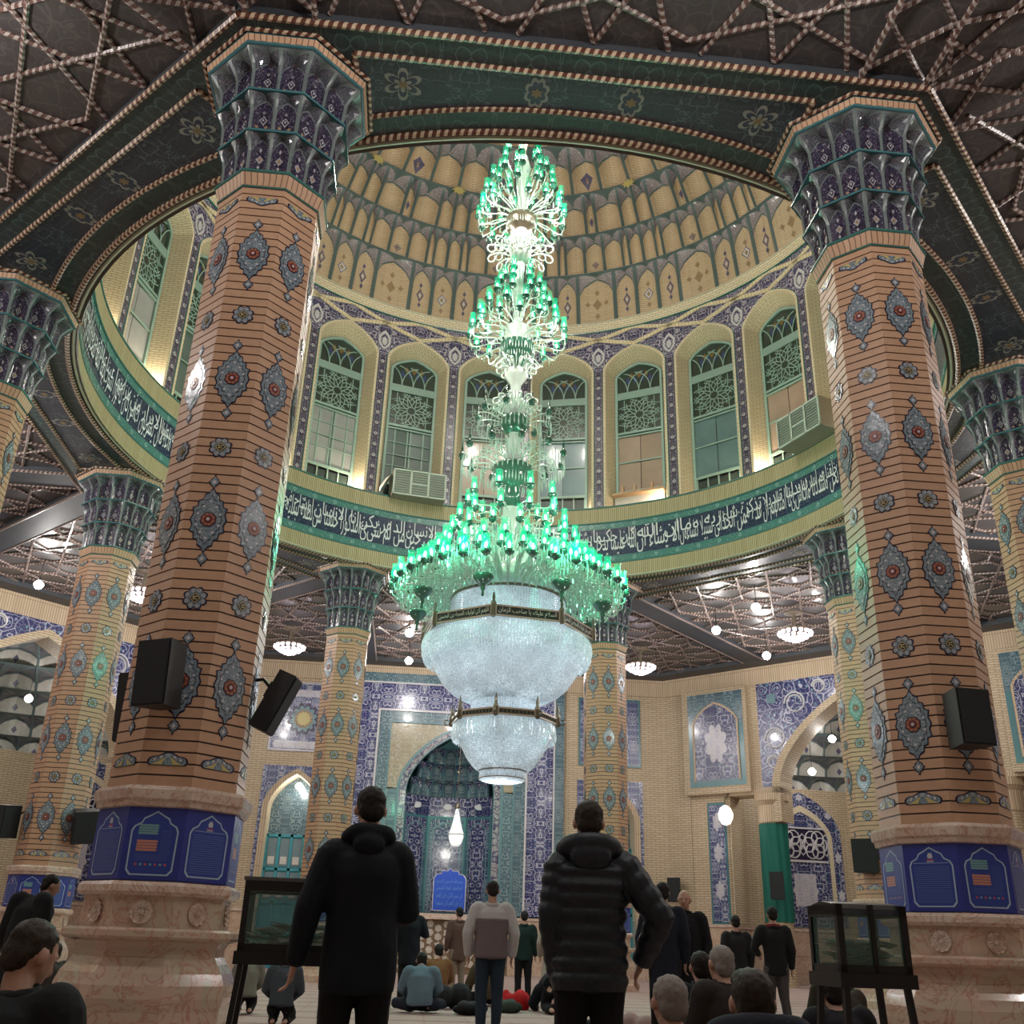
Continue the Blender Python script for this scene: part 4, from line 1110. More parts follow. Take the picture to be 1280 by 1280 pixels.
            mb.build('tile_niche', ['fl_wall', 'tan_soldier', 'reveal_brick', 'fl_wall', 'fl_white', 'blk'], w_, mat4=f4)
            mb = MB()   # white pierced grille
            for (cx) in (-0.52, 0.52):
                for q in range(6):
                    a_ = PI*q/3; mb.tube([(cx+0.26*cos(a_)+0.26*cos(2*PI*j/10), A5-0.08-0.01*(q % 2), 5.05+0.28*sin(a_)+0.28*sin(2*PI*j/10)) for j in range(11)], 0.032, 4, 0)
            for (cx, cz) in ((0, 5.05), (-1.0, 5.05), (1.0, 5.05)): mb.tube([(cx+0.16*cos(2*PI*j/8)*(1 if j % 2 else 0.5), A5-0.08, cz+0.4*sin(2*PI*j/8)) for j in range(9)], 0.03, 4, 0)
            ybox(mb, -1.05, 1.05, 4.38, 4.46, A5-0.1, A5-0.04, 0); ybox(mb, -1.05, 1.05, 5.64, 5.7, A5-0.1, A5-0.04, 0)
            mb.build('pierced_grille', 'whitegl', w_, mat4=f4)
    for t_, (z0, z1, r0, r1, n) in enumerate(((7.0, 7.7, 6.2, 5.7, 17), (7.7, 8.4, 5.7, 5.0, 15), (8.4, 9.1, 5.0, 4.0, 12), (9.1, 9.75, 4.0, 2.8, 9), (9.75, 10.35, 2.8, 1.2, 6))):
        me = niche(0, PI/n, z0, z1, r0, r1, 0.22, 0.45, 0.3, 1, line=0.05, nu=6, motif=[(0, 0.35, 0.1, 0.14, 3)]).mesh('muqarnas_niche', ['plaster', 'dome_line', 'fl_capsp', 'motif'])
        for i in range(n): inst('muqarnas_niche', me, w_, T(0, AP+0.9, 0) @ RZ(PI/n*i))
    mb = MB(); mb.lathe([(1.2, 10.4), (0, 10.5)], 16, 0, 0, PI, c=(0, AP+0.9, 0)); mb.lathe([(6.6, 6.9), (6.6, 10.6), (0, 10.7)], 24, 0, 0, PI, c=(0, AP+0.9, 0))
    mb.face([(6, AP+0.9, 10.6), (-6, AP+0.9, 10.6), (-6, AP-0.0, 10.6), (6, AP-0.0, 10.6)], 0)
    mb.build('vault_crown', 'plaster', w_)
    mb = MB(); mb.lathe([(6.2, 0.01), (0, 0.01)], 16, 0, 0, PI, c=(0, AP, 0)); mb.build('chamber_floor', 'carpet', w_)
    return w_
M['fl_spw'] = floral('blue_spandrel_tile', (0.03, 0.035, 0.14), (0.5, 0.5, 0.6), (0.3, 0.34, 0.55), (0.12, 0.3, 0.36), 1.9, 0, 0.04)
M['plaster'] = plain('painted_plaster', (0.5, 0.48, 0.43), 0.35, var=0.2)
iwan_wall(1, 'wall_back_right', 'brick wall right of the prayer niche with tall arched alcove and box panels')
iwan_wall(3, 'wall_back_left', 'brick wall left of the prayer niche with tall arched alcove of stalactite vaulting')
for k, nm, lb in ((0, 'wall_right', 'brick side wall on the right with tile panels'), (4, 'wall_left', 'brick side wall on the left with tile panels'), (5, 'wall_front_left', 'brick wall behind the viewer on the left'),
                  (6, 'wall_front', 'brick wall behind the viewer'), (7, 'wall_front_right', 'brick wall behind the viewer on the right')):
    w_ = struct(empty(nm, Wm(k)), lb, 'wall')
    mb = MB(); cornice(mb, -8.3, 8.3); mb.build('cornice_band', 'tan_soldier', w_)
    mb = MB(); rect(mb, -8.3, 8.3, 1.9, 10.5, AP, 0); mb.build('brick_face', 'wall_brick', w_)
    for cx in (-5.5, 0, 5.5): tile_panel(w_, cx-1.5, cx+1.5, 3, 9.5, AP-0.01, 'fl_wall')
    mb = MB(); rect(mb, -8.3, 8.3, 0, 1.95, AP-0.03, 0); mb.build('dado', 'dado', w_)

# ================================================================== COLUMNS
M['capwhite'] = plain('capital_white_glaze', (0.42, 0.41, 0.44), 0.22)
RHO = lambda a: cos(PI/8)/cos(((a+PI/8) % (PI/4))-PI/8)
BA = 0.5885            # apothem of the brick face
def face_pt(lift, y, z, ap=BA): return (ap+lift, y, z)
def poly_face(mb, pts, lift, m, cz=0.0, cy=0.0, ap=BA): mb.face([(ap+lift, cy+y, cz+z) for y, z in pts], m)
def sym(prof):         # quarter outline (y, z) from the top point clockwise to the side point, mirrored to a closed outline
    q = prof; out = list(q) + [(y, -z) for y, z in reversed(q[:-1])] + [(-y, -z) for y, z in q[1:]] + [(-y, z) for y, z in reversed(q[1:-1])]
    return out[::-1]
MEDQ = [(0, 0.345), (0.03, 0.29), (0.07, 0.265), (0.075, 0.215), (0.115, 0.2), (0.12, 0.14), (0.162, 0.125), (0.148, 0.06), (0.17, 0.0)]
FINQ = [(0, 0.085), (0.014, 0.05), (0.034, 0.038), (0.038, 0.018), (0.058, 0.0)]
def medallion_mesh():
    mb = MB(); o = sym(MEDQ); f_ = sym(FINQ)
    sc_ = lambda p, s, t=None: [(y*s, z*(t or s)) for y, z in p]
    for dz in (0.42, -0.42):
        poly_face(mb, sc_(f_, 1.1, 1.0), 0.004, 0, dz); poly_face(mb, sc_(f_, 0.85, 0.78), 0.008, 1, dz); poly_face(mb, sc_(f_, 0.35), 0.011, 3, dz)
    poly_face(mb, [(-0.009, -0.5), (0.009, -0.5), (0.009, 0.5), (-0.009, 0.5)], 0.002, 0)
    poly_face(mb, sc_(o, 1.09, 1.06), 0.004, 0); poly_face(mb, o, 0.008, 1); poly_face(mb, sc_(o, 0.80, 0.80), 0.011, 0); poly_face(mb, sc_(o, 0.76, 0.77), 0.013, 1)
    circ = lambda r, n=16, k=0.0: [(r*(1+k*abs(sin(4*2*PI*j/n)))*cos(2*PI*j/n), r*(1+k*abs(sin(4*2*PI*j/n)))*sin(2*PI*j/n)) for j in range(n)]
    poly_face(mb, circ(0.074, 32, 0.14), 0.016, 0); poly_face(mb, circ(0.064, 32, 0.14), 0.019, 2); poly_face(mb, circ(0.036), 0.022, 0); poly_face(mb, circ(0.026), 0.025, 2); poly_face(mb, circ(0.016, 8), 0.028, 3)
    for j in range(8):
        a = 2*PI*j/8+PI/8; poly_face(mb, [(0.051*cos(a)+0.011*cos(t_), 0.062*sin(a)+0.011*sin(t_)) for t_ in [2*PI*q/6 for q in range(6)]], 0.024, 4)
    for (y, z) in ((0, 0.2), (0, -0.2), (0.11, 0.06), (-0.11, 0.06), (0.11, -0.06), (-0.11, -0.06), (0.06, 0.14), (-0.06, 0.14), (0.06, -0.14), (-0.06, -0.14)):
        poly_face(mb, [(y+0.014*cos(2*PI*q/6), z+0.014*sin(2*PI*q/6)) for q in range(6)], 0.016, 3)
    return mb.mesh('medallion', ['blk', 'fl_med', 'red', 'whitegl', 'motif2'])
def rosette_mesh():
    mb = MB()
    lobes = lambda r, k: [(r*(1+k*abs(sin(4*2*PI*j/48)))*cos(2*PI*j/48), r*(1+k*abs(sin(4*2*PI*j/48)))*sin(2*PI*j/48)) for j in range(48)]
    poly_face(mb, lobes(0.098, 0.28), 0.004, 0); poly_face(mb, lobes(0.085, 0.28), 0.008, 1)
    for j in range(8):
        a = 2*PI*j/8+PI/8; poly_face(mb, [(0.083*cos(a)+0.016*cos(2*PI*q/7), 0.083*sin(a)+0.016*sin(2*PI*q/7)) for q in range(7)], 0.011, 2); poly_face(mb, [(0.083*cos(a)+0.007*cos(2*PI*q/6), 0.083*sin(a)+0.007*sin(2*PI*q/6)) for q in range(6)], 0.013, 0)
    for s_, m_, l_ in ((0.062, 0, 0.012), (0.054, 3, 0.015), (0.043, 0, 0.018)): poly_face(mb, [(s_, 0), (0, s_), (-s_, 0), (0, -s_)], l_, m_)
    for (y, z, a, b) in ((0.0, 0.012, 0.02, 0.005), (0.0, -0.012, 0.02, 0.005), (-0.014, 0, 0.005, 0.017)): poly_face(mb, [(y-a, z-b), (y+a, z-b), (y+a, z+b), (y-a, z+b)], 0.021, 3)
    return mb.mesh('rosette', ['blk', 'fl_med', 'whitegl', 'yellowgl'])
def half_mesh():
    mb = MB()
    def hp(w_, h_, kk): return [(-w_, 0)]+[(-w_*cos(PI*j/16)*(1+kk*abs(sin(3*PI*j/16))), h_*sin(PI*j/16)*(1+kk*abs(sin(3*PI*j/16)))) for j in range(1, 16)]+[(w_, 0)]
    poly_face(mb, hp(0.165, 0.10, 0.22)[::-1], 0.004, 0); poly_face(mb, [(y*0.9, z*0.87+0.004) for y, z in hp(0.165, 0.10, 0.22)[::-1]], 0.008, 1)
    for sx in (-1, 1):
        pts = [(sx*0.02, 0.075), (sx*0.09, 0.03), (sx*0.14, 0.008), (sx*0.05, 0.008)]; poly_face(mb, pts if sx < 0 else pts[::-1], 0.012, 2)
        for (y, z) in ((0.06, 0.075), (0.115, 0.05)): poly_face(mb, [(sx*y+0.014*cos(2*PI*q/6), z+0.014*sin(2*PI*q/6)) for q in range(6)], 0.012, 3)
    return mb.mesh('palmette', ['blk', 'fl_med', 'yellowgl', 'whitegl'])
def brick_mb(ha=0.0, hb=0.0):
    mb = MB(); h = 0.0885; t8 = tan(PI/8); o_, i_ = BA, BA-0.014; g = 0.0006
    P = [(i_, -i_*t8+g, 0), (o_, -o_*t8+g, 0), (o_, o_*t8-g, 0), (i_, i_*t8-g, 0)]
    mb.add([(x, y, z) for x, y, z in P]+[(x, y, h) for x, y, z in P], [(0, 1, 5, 4), (1, 2, 6, 5), (2, 3, 7, 6), (0, 3, 2, 1), (4, 5, 6, 7)], 0)
    return mb
NB = 66; BZ0 = 2.215; BP = (9.10-BZ0)/NB
cm = {}
cm['brick'] = brick_mb().mesh('brick', 'cbrick')
mb = MB()
for k in range(8):
    for j in range(NB):
        b = brick_mb(); r4 = RZ(R(45*k)) @ T(0, 0, BZ0+j*BP+0.005); mb.add([r4 @ Vector(v) for v in b.v], b.f, 0)
cm['all'] = mb.mesh('brick_courses', 'cbrick')
def some_bricks(skip):
    mb = MB()
    for k in range(8):
        if k in skip: continue
        for j in range(NB):
            b = brick_mb(); r4 = RZ(R(45*k)) @ T(0, 0, BZ0+j*BP+0.005); mb.add([r4 @ Vector(v) for v in b.v], b.f, 0)
    return mb.mesh('brick_courses', 'cbrick')
cm['med'] = medallion_mesh(); cm['ros'] = rosette_mesh(); cm['half'] = half_mesh()
oct_ = lambda prof: (prof, 8)
def lathe8(prof, m=0, a0=R(22.5)):
    mb = MB(); mb.lathe(prof, 8, m, a0, a0+2*PI); return mb
cm['base'] = lathe8([(0.86, 0.0), (0.86, 0.16), (0.80, 0.2), (0.78, 0.26), (0.76, 0.3), (0.765, 0.4), (0.785, 0.5), (0.78, 0.6), (0.745, 0.69), (0.69, 0.76), (0.655, 0.82), (0.65, 0.88), (0.68, 0.93), (0.77, 0.955), (0.79, 0.975), (0.79, 1.02), (0.76, 1.04), (0.66, 1.05)]).mesh('base', 'pink_marble')
cm['drum'] = lathe8([(0.655, 1.05), (0.655, 1.29)]).mesh('base_drum', 'pink_marble')
cm['ledge'] = lathe8([(0.655, 1.29), (0.70, 1.30), (0.725, 1.33), (0.725, 1.38), (0.70, 1.41), (0.66, 1.415)]).mesh('ledge', 'cream_marble')
cm['ring'] = lathe8([(0.67, 2.03), (0.70, 2.04), (0.705, 2.08), (0.73, 2.10), (0.735, 2.18), (0.70, 2.215), (0.6, 2.22)]).mesh('marble_ring', 'cream_marble')
cm['core'] = lathe8([(0.622, 1.4), (0.622, 9.12)]).mesh('core', 'joint')
mb = MB(); mb.lathe([(0.632, 9.10), (0.655, 9.115), (0.70, 9.27)], 8, 0, R(22.5), R(382.5)); mb.lathe([(0.70, 9.27), (0.715, 9.28), (0.715, 9.31), (0.66, 9.32)], 8, 1, R(22.5), R(382.5)); mb.lathe([(0.65, 9.085), (0.66, 9.10), (0.65, 9.115)], 8, 1, R(22.5), R(382.5))
cm['neck'] = mb.mesh('brick_collar', ['cornice_brick', 'green_line'])
CT = [(9.31, 9.87, 0.655, 0.76, 0.05), (9.87, 10.42, 0.745, 0.86, 0.06), (10.42, 10.98, 0.84, 1.02, 0.09)]
for ti, (z0, z1, r0, r1, dp) in enumerate(CT):
    for s_ in range(2):
        a0 = R(-22.5+22.5*s_)
        # equal tangential widths on the flat face
        me = niche(a0, a0+R(22.5), z0, z1, r0, r1, dp, 0.58, 0.3, -1, rho=RHO, line=0.024, nu=8,
                   motif=[(0, 0.36, 0.055, 0.075, 3), (0, 0.36, 0.036, 0.05, 4), (0, 0.36, 0.018, 0.025, 3), (0, 0.56, 0.022, 0.026, 3), (0, 0.56, 0.010, 0.012, 4), (0.4, 0.12, 0.028, 0.025, 5), (-0.4, 0.12, 0.028, 0.025, 5)] if ti != 0 else [(0, 0.38, 0.05, 0.065, 3), (0, 0.38, 0.026, 0.034, 5), (0, 0.62, 0.018, 0.04, 3), (0, 0.16, 0.02, 0.03, 3)]).mesh('capital_niche', ['fl_cap', 'capline', 'fl_capsp', 'capwhite', 'blk', 'motif2'])
        cm['cap%d%d' % (ti, s_)] = me
mb = MB()
for (z, r_) in ((9.87, 0.76), (10.42, 0.865)):
    mb.lathe([(r_-0.09, z-0.01), (r_+0.01, z-0.015), (r_+0.012, z+0.015), (r_-0.02, z+0.03)], 8, 0, R(22.5), R(382.5))
cm['lines'] = mb.mesh('glazed_fillet', 'teal')
mb = MB(); mb.lathe([(0.55, 9.3), (0.6, 9.87), (0.68, 10.4), (0.8, 11.0)], 8, 0, R(22.5), R(382.5)); cm['capcore'] = mb.mesh('capital_core', 'joint')
mb = MB(); mb.lathe([(0.75, 10.98), (1.03, 10.98)], 8, 3, R(22.5), R(382.5)); mb.lathe([(1.03, 10.98), (1.055, 10.985), (1.06, 11.01)], 8, 1, R(22.5), R(382.5)); mb.lathe([(1.06, 11.01), (1.085, 11.10)], 8, 0, R(22.5), R(382.5)); mb.lathe([(1.085, 11.10), (1.10, 11.16)], 8, 1, R(22.5), R(382.5))
mb.tube([(1.125*cos(R(22.5+45*i)), 1.125*sin(R(22.5+45*i)), 11.13) for i in range(9)], 0.03, 6, 2, cap=False)
cm['abacus'] = mb.mesh('abacus', ['cornice_brick', 'teal', 'rope', 'fl_soff'])
# carved flower on each face of the marble drum
mb = MB()
for j in range(12):
    a = 2*PI*j/12; b = a+PI/12; c_ = a-PI/12
    r1 = 0.098; P = lambda r_, t_, l_: (0.607+l_, r_*cos(t_), r_*sin(t_))
    mb.add([P(0.015, a, 0.014), P(r1*0.9, c_, 0.004), P(r1*0.99, (a+c_)/2, 0.018), P(r1, a, 0.024), P(r1*0.99, (a+b)/2, 0.018), P(r1*0.9, b, 0.004)], [(0, 1, 2, 3, 4, 5)], 0)
mb.face([(0.607+0.018, 0.022*cos(2*PI*j/8), 0.022*sin(2*PI*j/8)) for j in range(8)], 0)
cm['flower'] = mb.mesh('carved_flower', 'cream_marble')

def banner_face(kind):
    mb = MB(); ap = 0.665*cos(PI/8)+0.002; q = lambda pts, l_, m_: mb.face([(ap+l_, -y, z) for y, z in pts][::-1], m_)
    prof = [(-0.20, 1.50), (-0.165, 1.46), (0.165, 1.46), (0.20, 1.50), (0.205, 1.83), (0.185, 1.87), (0.13, 1.90), (0.11, 1.94), (0.06, 1.965), (0, 2.0), (-0.06, 1.965), (-0.11, 1.94), (-0.13, 1.90), (-0.185, 1.87), (-0.205, 1.83)]
    q(prof, 0.001, 1); q([(y*0.93, 1.72+(z-1.72)*0.95) for y, z in prof], 0.002, 2)
    if kind == 0:
        for j in range(18): q([(-0.165, 1.50+j*0.0185), (0.165, 1.50+j*0.0185), (0.165, 1.505+j*0.0185), (-0.165, 1.505+j*0.0185)], 0.003, 3)
        q([(-0.165, 1.85), (0.165, 1.85), (0.165, 1.854), (-0.165, 1.854)], 0.003, 1)
        q([(-0.02, 1.895), (0.02, 1.895), (0.026, 1.915), (0.01, 1.95), (0.0, 1.935), (-0.014, 1.95), (-0.024, 1.915)], 0.003, 4)
        q([(-0.035, 1.875), (0.04, 1.875), (0.03, 1.885), (-0.03, 1.885)], 0.003, 5); q([(-0.03, 1.862), (0.035, 1.862), (0.03, 1.87), (-0.03, 1.87)], 0.003, 4)
    else:
        for j in range(4): q([(0.14, 1.80+j*0.022), (-0.02, 1.80+j*0.022), (-0.035, 1.809+j*0.022), (-0.02, 1.818+j*0.022), (0.14, 1.818+j*0.022)][::-1], 0.003, 6)
        for j in range(4): q([(0.14, 1.66+j*0.024), (-0.03, 1.66+j*0.024), (-0.042, 1.67+j*0.024), (-0.03, 1.68+j*0.024), (0.14, 1.68+j*0.024)][::-1], 0.003, 7)
        for j in range(11): q([(-0.15, 1.64+j*0.019), (-0.06, 1.64+j*0.019), (-0.06, 1.643+j*0.019), (-0.15, 1.643+j*0.019)], 0.003, 3)
        for j in range(4): q([(-0.14+0.01*(j % 2), 1.585+j*0.014), (0.14, 1.585+j*0.014), (0.14, 1.588+j*0.014), (-0.14+0.01*(j % 2), 1.588+j*0.014)], 0.003, 3)
        for j in range(7): q([(-0.13+j*0.042+0.013*cos(2*PI*t_/6), 1.55+0.011*sin(2*PI*t_/6)) for t_ in range(6)], 0.003, 5 if j % 2 == 0 else 6)
    return mb.mesh('printed_panel', ['ban_blue', 'ban_line', 'ban_blue2', 'ban_text', 'ban_white', 'ban_red', 'ban_teal', 'ban_coral'])
for nm, c_ in (('ban_blue', (0.02, 0.035, 0.25)), ('ban_blue2', (0.022, 0.05, 0.28)), ('ban_line', (0.36, 0.48, 0.60)), ('ban_text', (0.10, 0.16, 0.38)), ('ban_white', (0.5, 0.52, 0.55)), ('ban_red', (0.45, 0.07, 0.09)), ('ban_teal', (0.16, 0.34, 0.36)), ('ban_coral', (0.5, 0.22, 0.16))):
    M[nm] = plain(nm.replace('ban_', 'banner_'), c_, 0.4, var=0.05)
cm['bsleeve'] = lathe8([(0.66, 1.42), (0.665, 1.43), (0.665, 2.03), (0.66, 2.035)]).mesh('sleeve', 'ban_blue')
cm['b0'] = banner_face(0); cm['b1'] = banner_face(1)

CW = {'A': (-112.5, 'octagonal brick column nearest on the left, with red-centred medallions'), 'B': (-67.5, 'octagonal brick column nearest on the right, with red-centred medallions'),
      'D': (-157.5, 'octagonal brick column cut by the left edge of the picture'), 'E': (-22.5, 'octagonal brick column cut by the right edge of the picture'),
      'C': (157.5, 'greenish-lit brick column behind the near left column'), 'H': (22.5, 'greenish-lit brick column half hidden behind the near right column'),
      'F': (112.5, 'slim-looking far column left of the chandelier'), 'G': (67.5, 'far column directly behind the right side of the chandelier')}
BL = {'A': 'blue printed banner wrapped round the foot of the near left column', 'B': 'blue printed banner wrapped round the foot of the near right column', 'D': 'blue banner round the foot of the column at the left edge',
      'E': 'blue banner round the foot of the column at the right edge', 'C': 'blue banner on the column behind the near left column', 'H': 'blue banner on the column behind the near right column', 'F': 'blue banner on the far column left of the chandelier', 'G': 'blue banner on the far column right of the chandelier'}
cpos = {}
for key, (ang, lab) in CW.items():
    P = Vector((10*cos(R(ang)), 10*sin(R(ang)), 0)); cpos[key] = P
    c_ = tag(empty('column', Matrix.Translation(P)), lab, 'column', 'octagonal brick columns of the ring')
    tocam = math.degrees(math.atan2(CAM.y-P.y, CAM.x-P.x))
    vis = [k for k in range(8) if abs(((45*k-tocam+180) % 360)-180) < 100]
    for nm, me in (('base', 'base'), ('base_drum', 'drum'), ('ledge', 'ledge'), ('marble_ring', 'ring'), ('core', 'core'), ('brick_collar', 'neck'), ('glazed_fillet', 'lines'), ('capital_core', 'capcore'), ('abacus', 'abacus')):
        inst(nm, cm[me], c_)
    if key in 'AB':
        vis4 = sorted(range(8), key=lambda k: abs(((45*k-tocam+180) % 360)-180))[:4]
        for k in vis4:
            for j in range(NB): inst('brick', cm['brick'], c_, RZ(R(45*k)) @ T(0, 0, BZ0+j*BP+0.005))
        o = inst('brick_courses', some_bricks(vis4), c_); o['kind'] = 'stuff'
    else:
        o = inst('brick_courses', cm['all'], c_); o['kind'] = 'stuff'
    for k in range(8):
        r4 = RZ(R(45*k))
        for ti in range(3):
            for s_ in range(2): inst('capital_niche', cm['cap%d%d' % (ti, s_)], c_, r4)
        if k in vis:
            for z in (8.13, 6.48, 4.83, 3.18): inst('medallion', cm['med'], c_, r4 @ T(0, 0, z))
            for z in (7.3, 5.65, 4.0): inst('rosette', cm['ros'], c_, r4 @ T(0, 0, z))
            inst('palmette', cm['half'], c_, r4 @ T(0, 0, 2.40)); inst('palmette', cm['half'], c_, r4 @ T(0, 0, 8.95) @ Matrix.Rotation(PI, 4, 'X'))
            inst('carved_flower', cm['flower'], c_, r4 @ T(0, 0, 1.17))
    bn = tag(empty('banner', Matrix.Translation(P)), BL[key], 'banner', 'blue banners round the column feet')
    inst('sleeve', cm['bsleeve'], bn)
    for k in range(8): inst('printed_panel', cm['b%d' % ((k+1) % 2)], bn, RZ(R(45*k)))

# ================================================================== CHANDELIER
M['bead_glow'] = emitter('lit_crystal_core', (0.42, 0.52, 0.58), 0.45)
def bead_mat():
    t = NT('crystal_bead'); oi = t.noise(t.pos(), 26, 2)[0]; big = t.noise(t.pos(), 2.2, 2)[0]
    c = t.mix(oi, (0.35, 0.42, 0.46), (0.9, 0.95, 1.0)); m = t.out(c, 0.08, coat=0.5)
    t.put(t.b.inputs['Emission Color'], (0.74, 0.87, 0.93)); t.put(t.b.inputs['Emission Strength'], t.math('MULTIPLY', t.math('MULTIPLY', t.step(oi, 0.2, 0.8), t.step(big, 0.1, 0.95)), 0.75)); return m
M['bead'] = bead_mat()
M['crystal'] = plain('cut_crystal', (0.50, 0.62, 0.56), 0.06, coat=1.0, spec=1.0)
M['armglass'] = plain('pale_glass_arm', (0.52, 0.68, 0.58), 0.08, coat=1.0)
M['vase'] = plain('white_glass_vase', (0.72, 0.82, 0.76), 0.1, coat=0.8)
M['greenvase'] = plain('green_crystal_bowl', (0.035, 0.13, 0.085), 0.1, coat=1.0)
M['bronze'] = plain('aged_brass', (0.20, 0.17, 0.12), 0.3, 0.7)
M['bulb_green'] = emitter('lit_bulb_in_green_glass', (0.35, 1.0, 0.72), 6.0)
M['cup_green'] = plain('dark_green_glass_cup', (0.02, 0.09, 0.06), 0.1, coat=1.0)
def shade_mat():
    t = NT('green_glass_shade'); return t.out((0.0, 0.5, 0.24), 0.08, emit=(0.0, 0.75, 0.36), es=0.45, alpha=0.45, coat=0.6)
M['shade'] = shade_mat()
CX = 0.08
ch = tag(empty('chandelier', T(CX, 0, 3.8)), 'giant crystal chandelier with green glass lamps hanging from the dome centre', 'chandelier')
ZB = -3.8   # parts are given in room heights, shifted to the empty
def chp(mb, name, mats, smooth=True, parent=ch, m4=None):
    return mb.build(name, mats, parent, smooth, (m4 if m4 is not None else T(0, 0, ZB)))
BIG = [(0.66, 5.38), (0.86, 5.45), (1.06, 5.57), (1.23, 5.72), (1.38, 5.95), (1.49, 6.2), (1.56, 6.42), (1.60, 6.64)]
SML = [(0.43, 4.04), (0.56, 4.13), (0.69, 4.3), (0.80, 4.5), (0.88, 4.74), (0.93, 4.94)]
CUPP = [(0.30, 3.86), (0.40, 3.88), (0.43, 4.04)]
def profile_walk(prof, step):
    out = []; d = 0.0; nxt = 0.0
    for (r0, z0), (r1, z1) in zip(prof[:-1], prof[1:]):
        L = math.hypot(r1-r0, z1-z0)
        while nxt <= d+L:
            f = (nxt-d)/L; out.append((r0+(r1-r0)*f, z0+(z1-z0)*f)); nxt += step
        d += L
    return out
def beads(prof, n, step, br, stretch=1.2):
    mb = MB(); rows = profile_walk(prof, step); V_ = mb.v; F_ = mb.f
    for (r, z) in rows:
        for i in range(n):
            a = 2*PI*i/n; ca, sa = cos(a), sin(a); x, y = (r+0.012)*ca, (r+0.012)*sa; b = len(V_)
            V_ += [(x+br*ca, y+br*sa, z), (x-br*sa*0.9, y+br*ca*0.9, z), (x+br*sa*0.9, y-br*ca*0.9, z), (x, y, z+br*stretch), (x, y, z-br*stretch)]
            F_ += [[b, b+1, b+3], [b+2, b, b+3], [b+1, b, b+4], [b, b+2, b+4]]
    mb.mi = [0]*len(F_); mb.uv = [None]*len(F_); return mb
def bowl(name, prof, n, step, br):
    mb = MB(); mb.lathe(prof, 64, 0); o = chp(mb, name, 'bead_glow')
    mb = beads(prof, n, step, br); b = mb.build('crystal_beads', 'bead', o); b['kind'] = 'stuff'; return o
bowl('large_bowl', BIG, 170, 0.048, 0.021); bowl('small_bowl', SML, 110, 0.044, 0.019); bowl('bottom_cup', CUPP+[(0.44, 4.06)], 60, 0.04, 0.017)
mb = MB(); mb.lathe([(0.0, 3.86), (0.30, 3.86)], 32, 0); chp(mb, 'cup_bottom', 'bead')
bowl('neck', [(0.64, 4.85), (0.64, 5.38)], 80, 0.046, 0.02); bowl('upper_drum', [(1.15, 6.66), (1.15, 7.44)], 130, 0.048, 0.021)
for r_, z_ in ((0.93, 4.94), (1.6, 6.64)): mb = MB(); mb.lathe([(0.0, z_), (r_, z_)], 48, 0); chp(mb, 'bowl_lid', 'bead_glow')
for (r, z, rad) in ((1.16, 7.45, 0.035), (0.66, 5.40, 0.03), (0.445, 4.05, 0.02), (0.44, 3.9, 0.012)):
    mb = MB(); mb.tube([(r*cos(2*PI*i/48), r*sin(2*PI*i/48), z) for i in range(49)], rad, 6, 0, cap=False); chp(mb, 'rim', 'bronze')
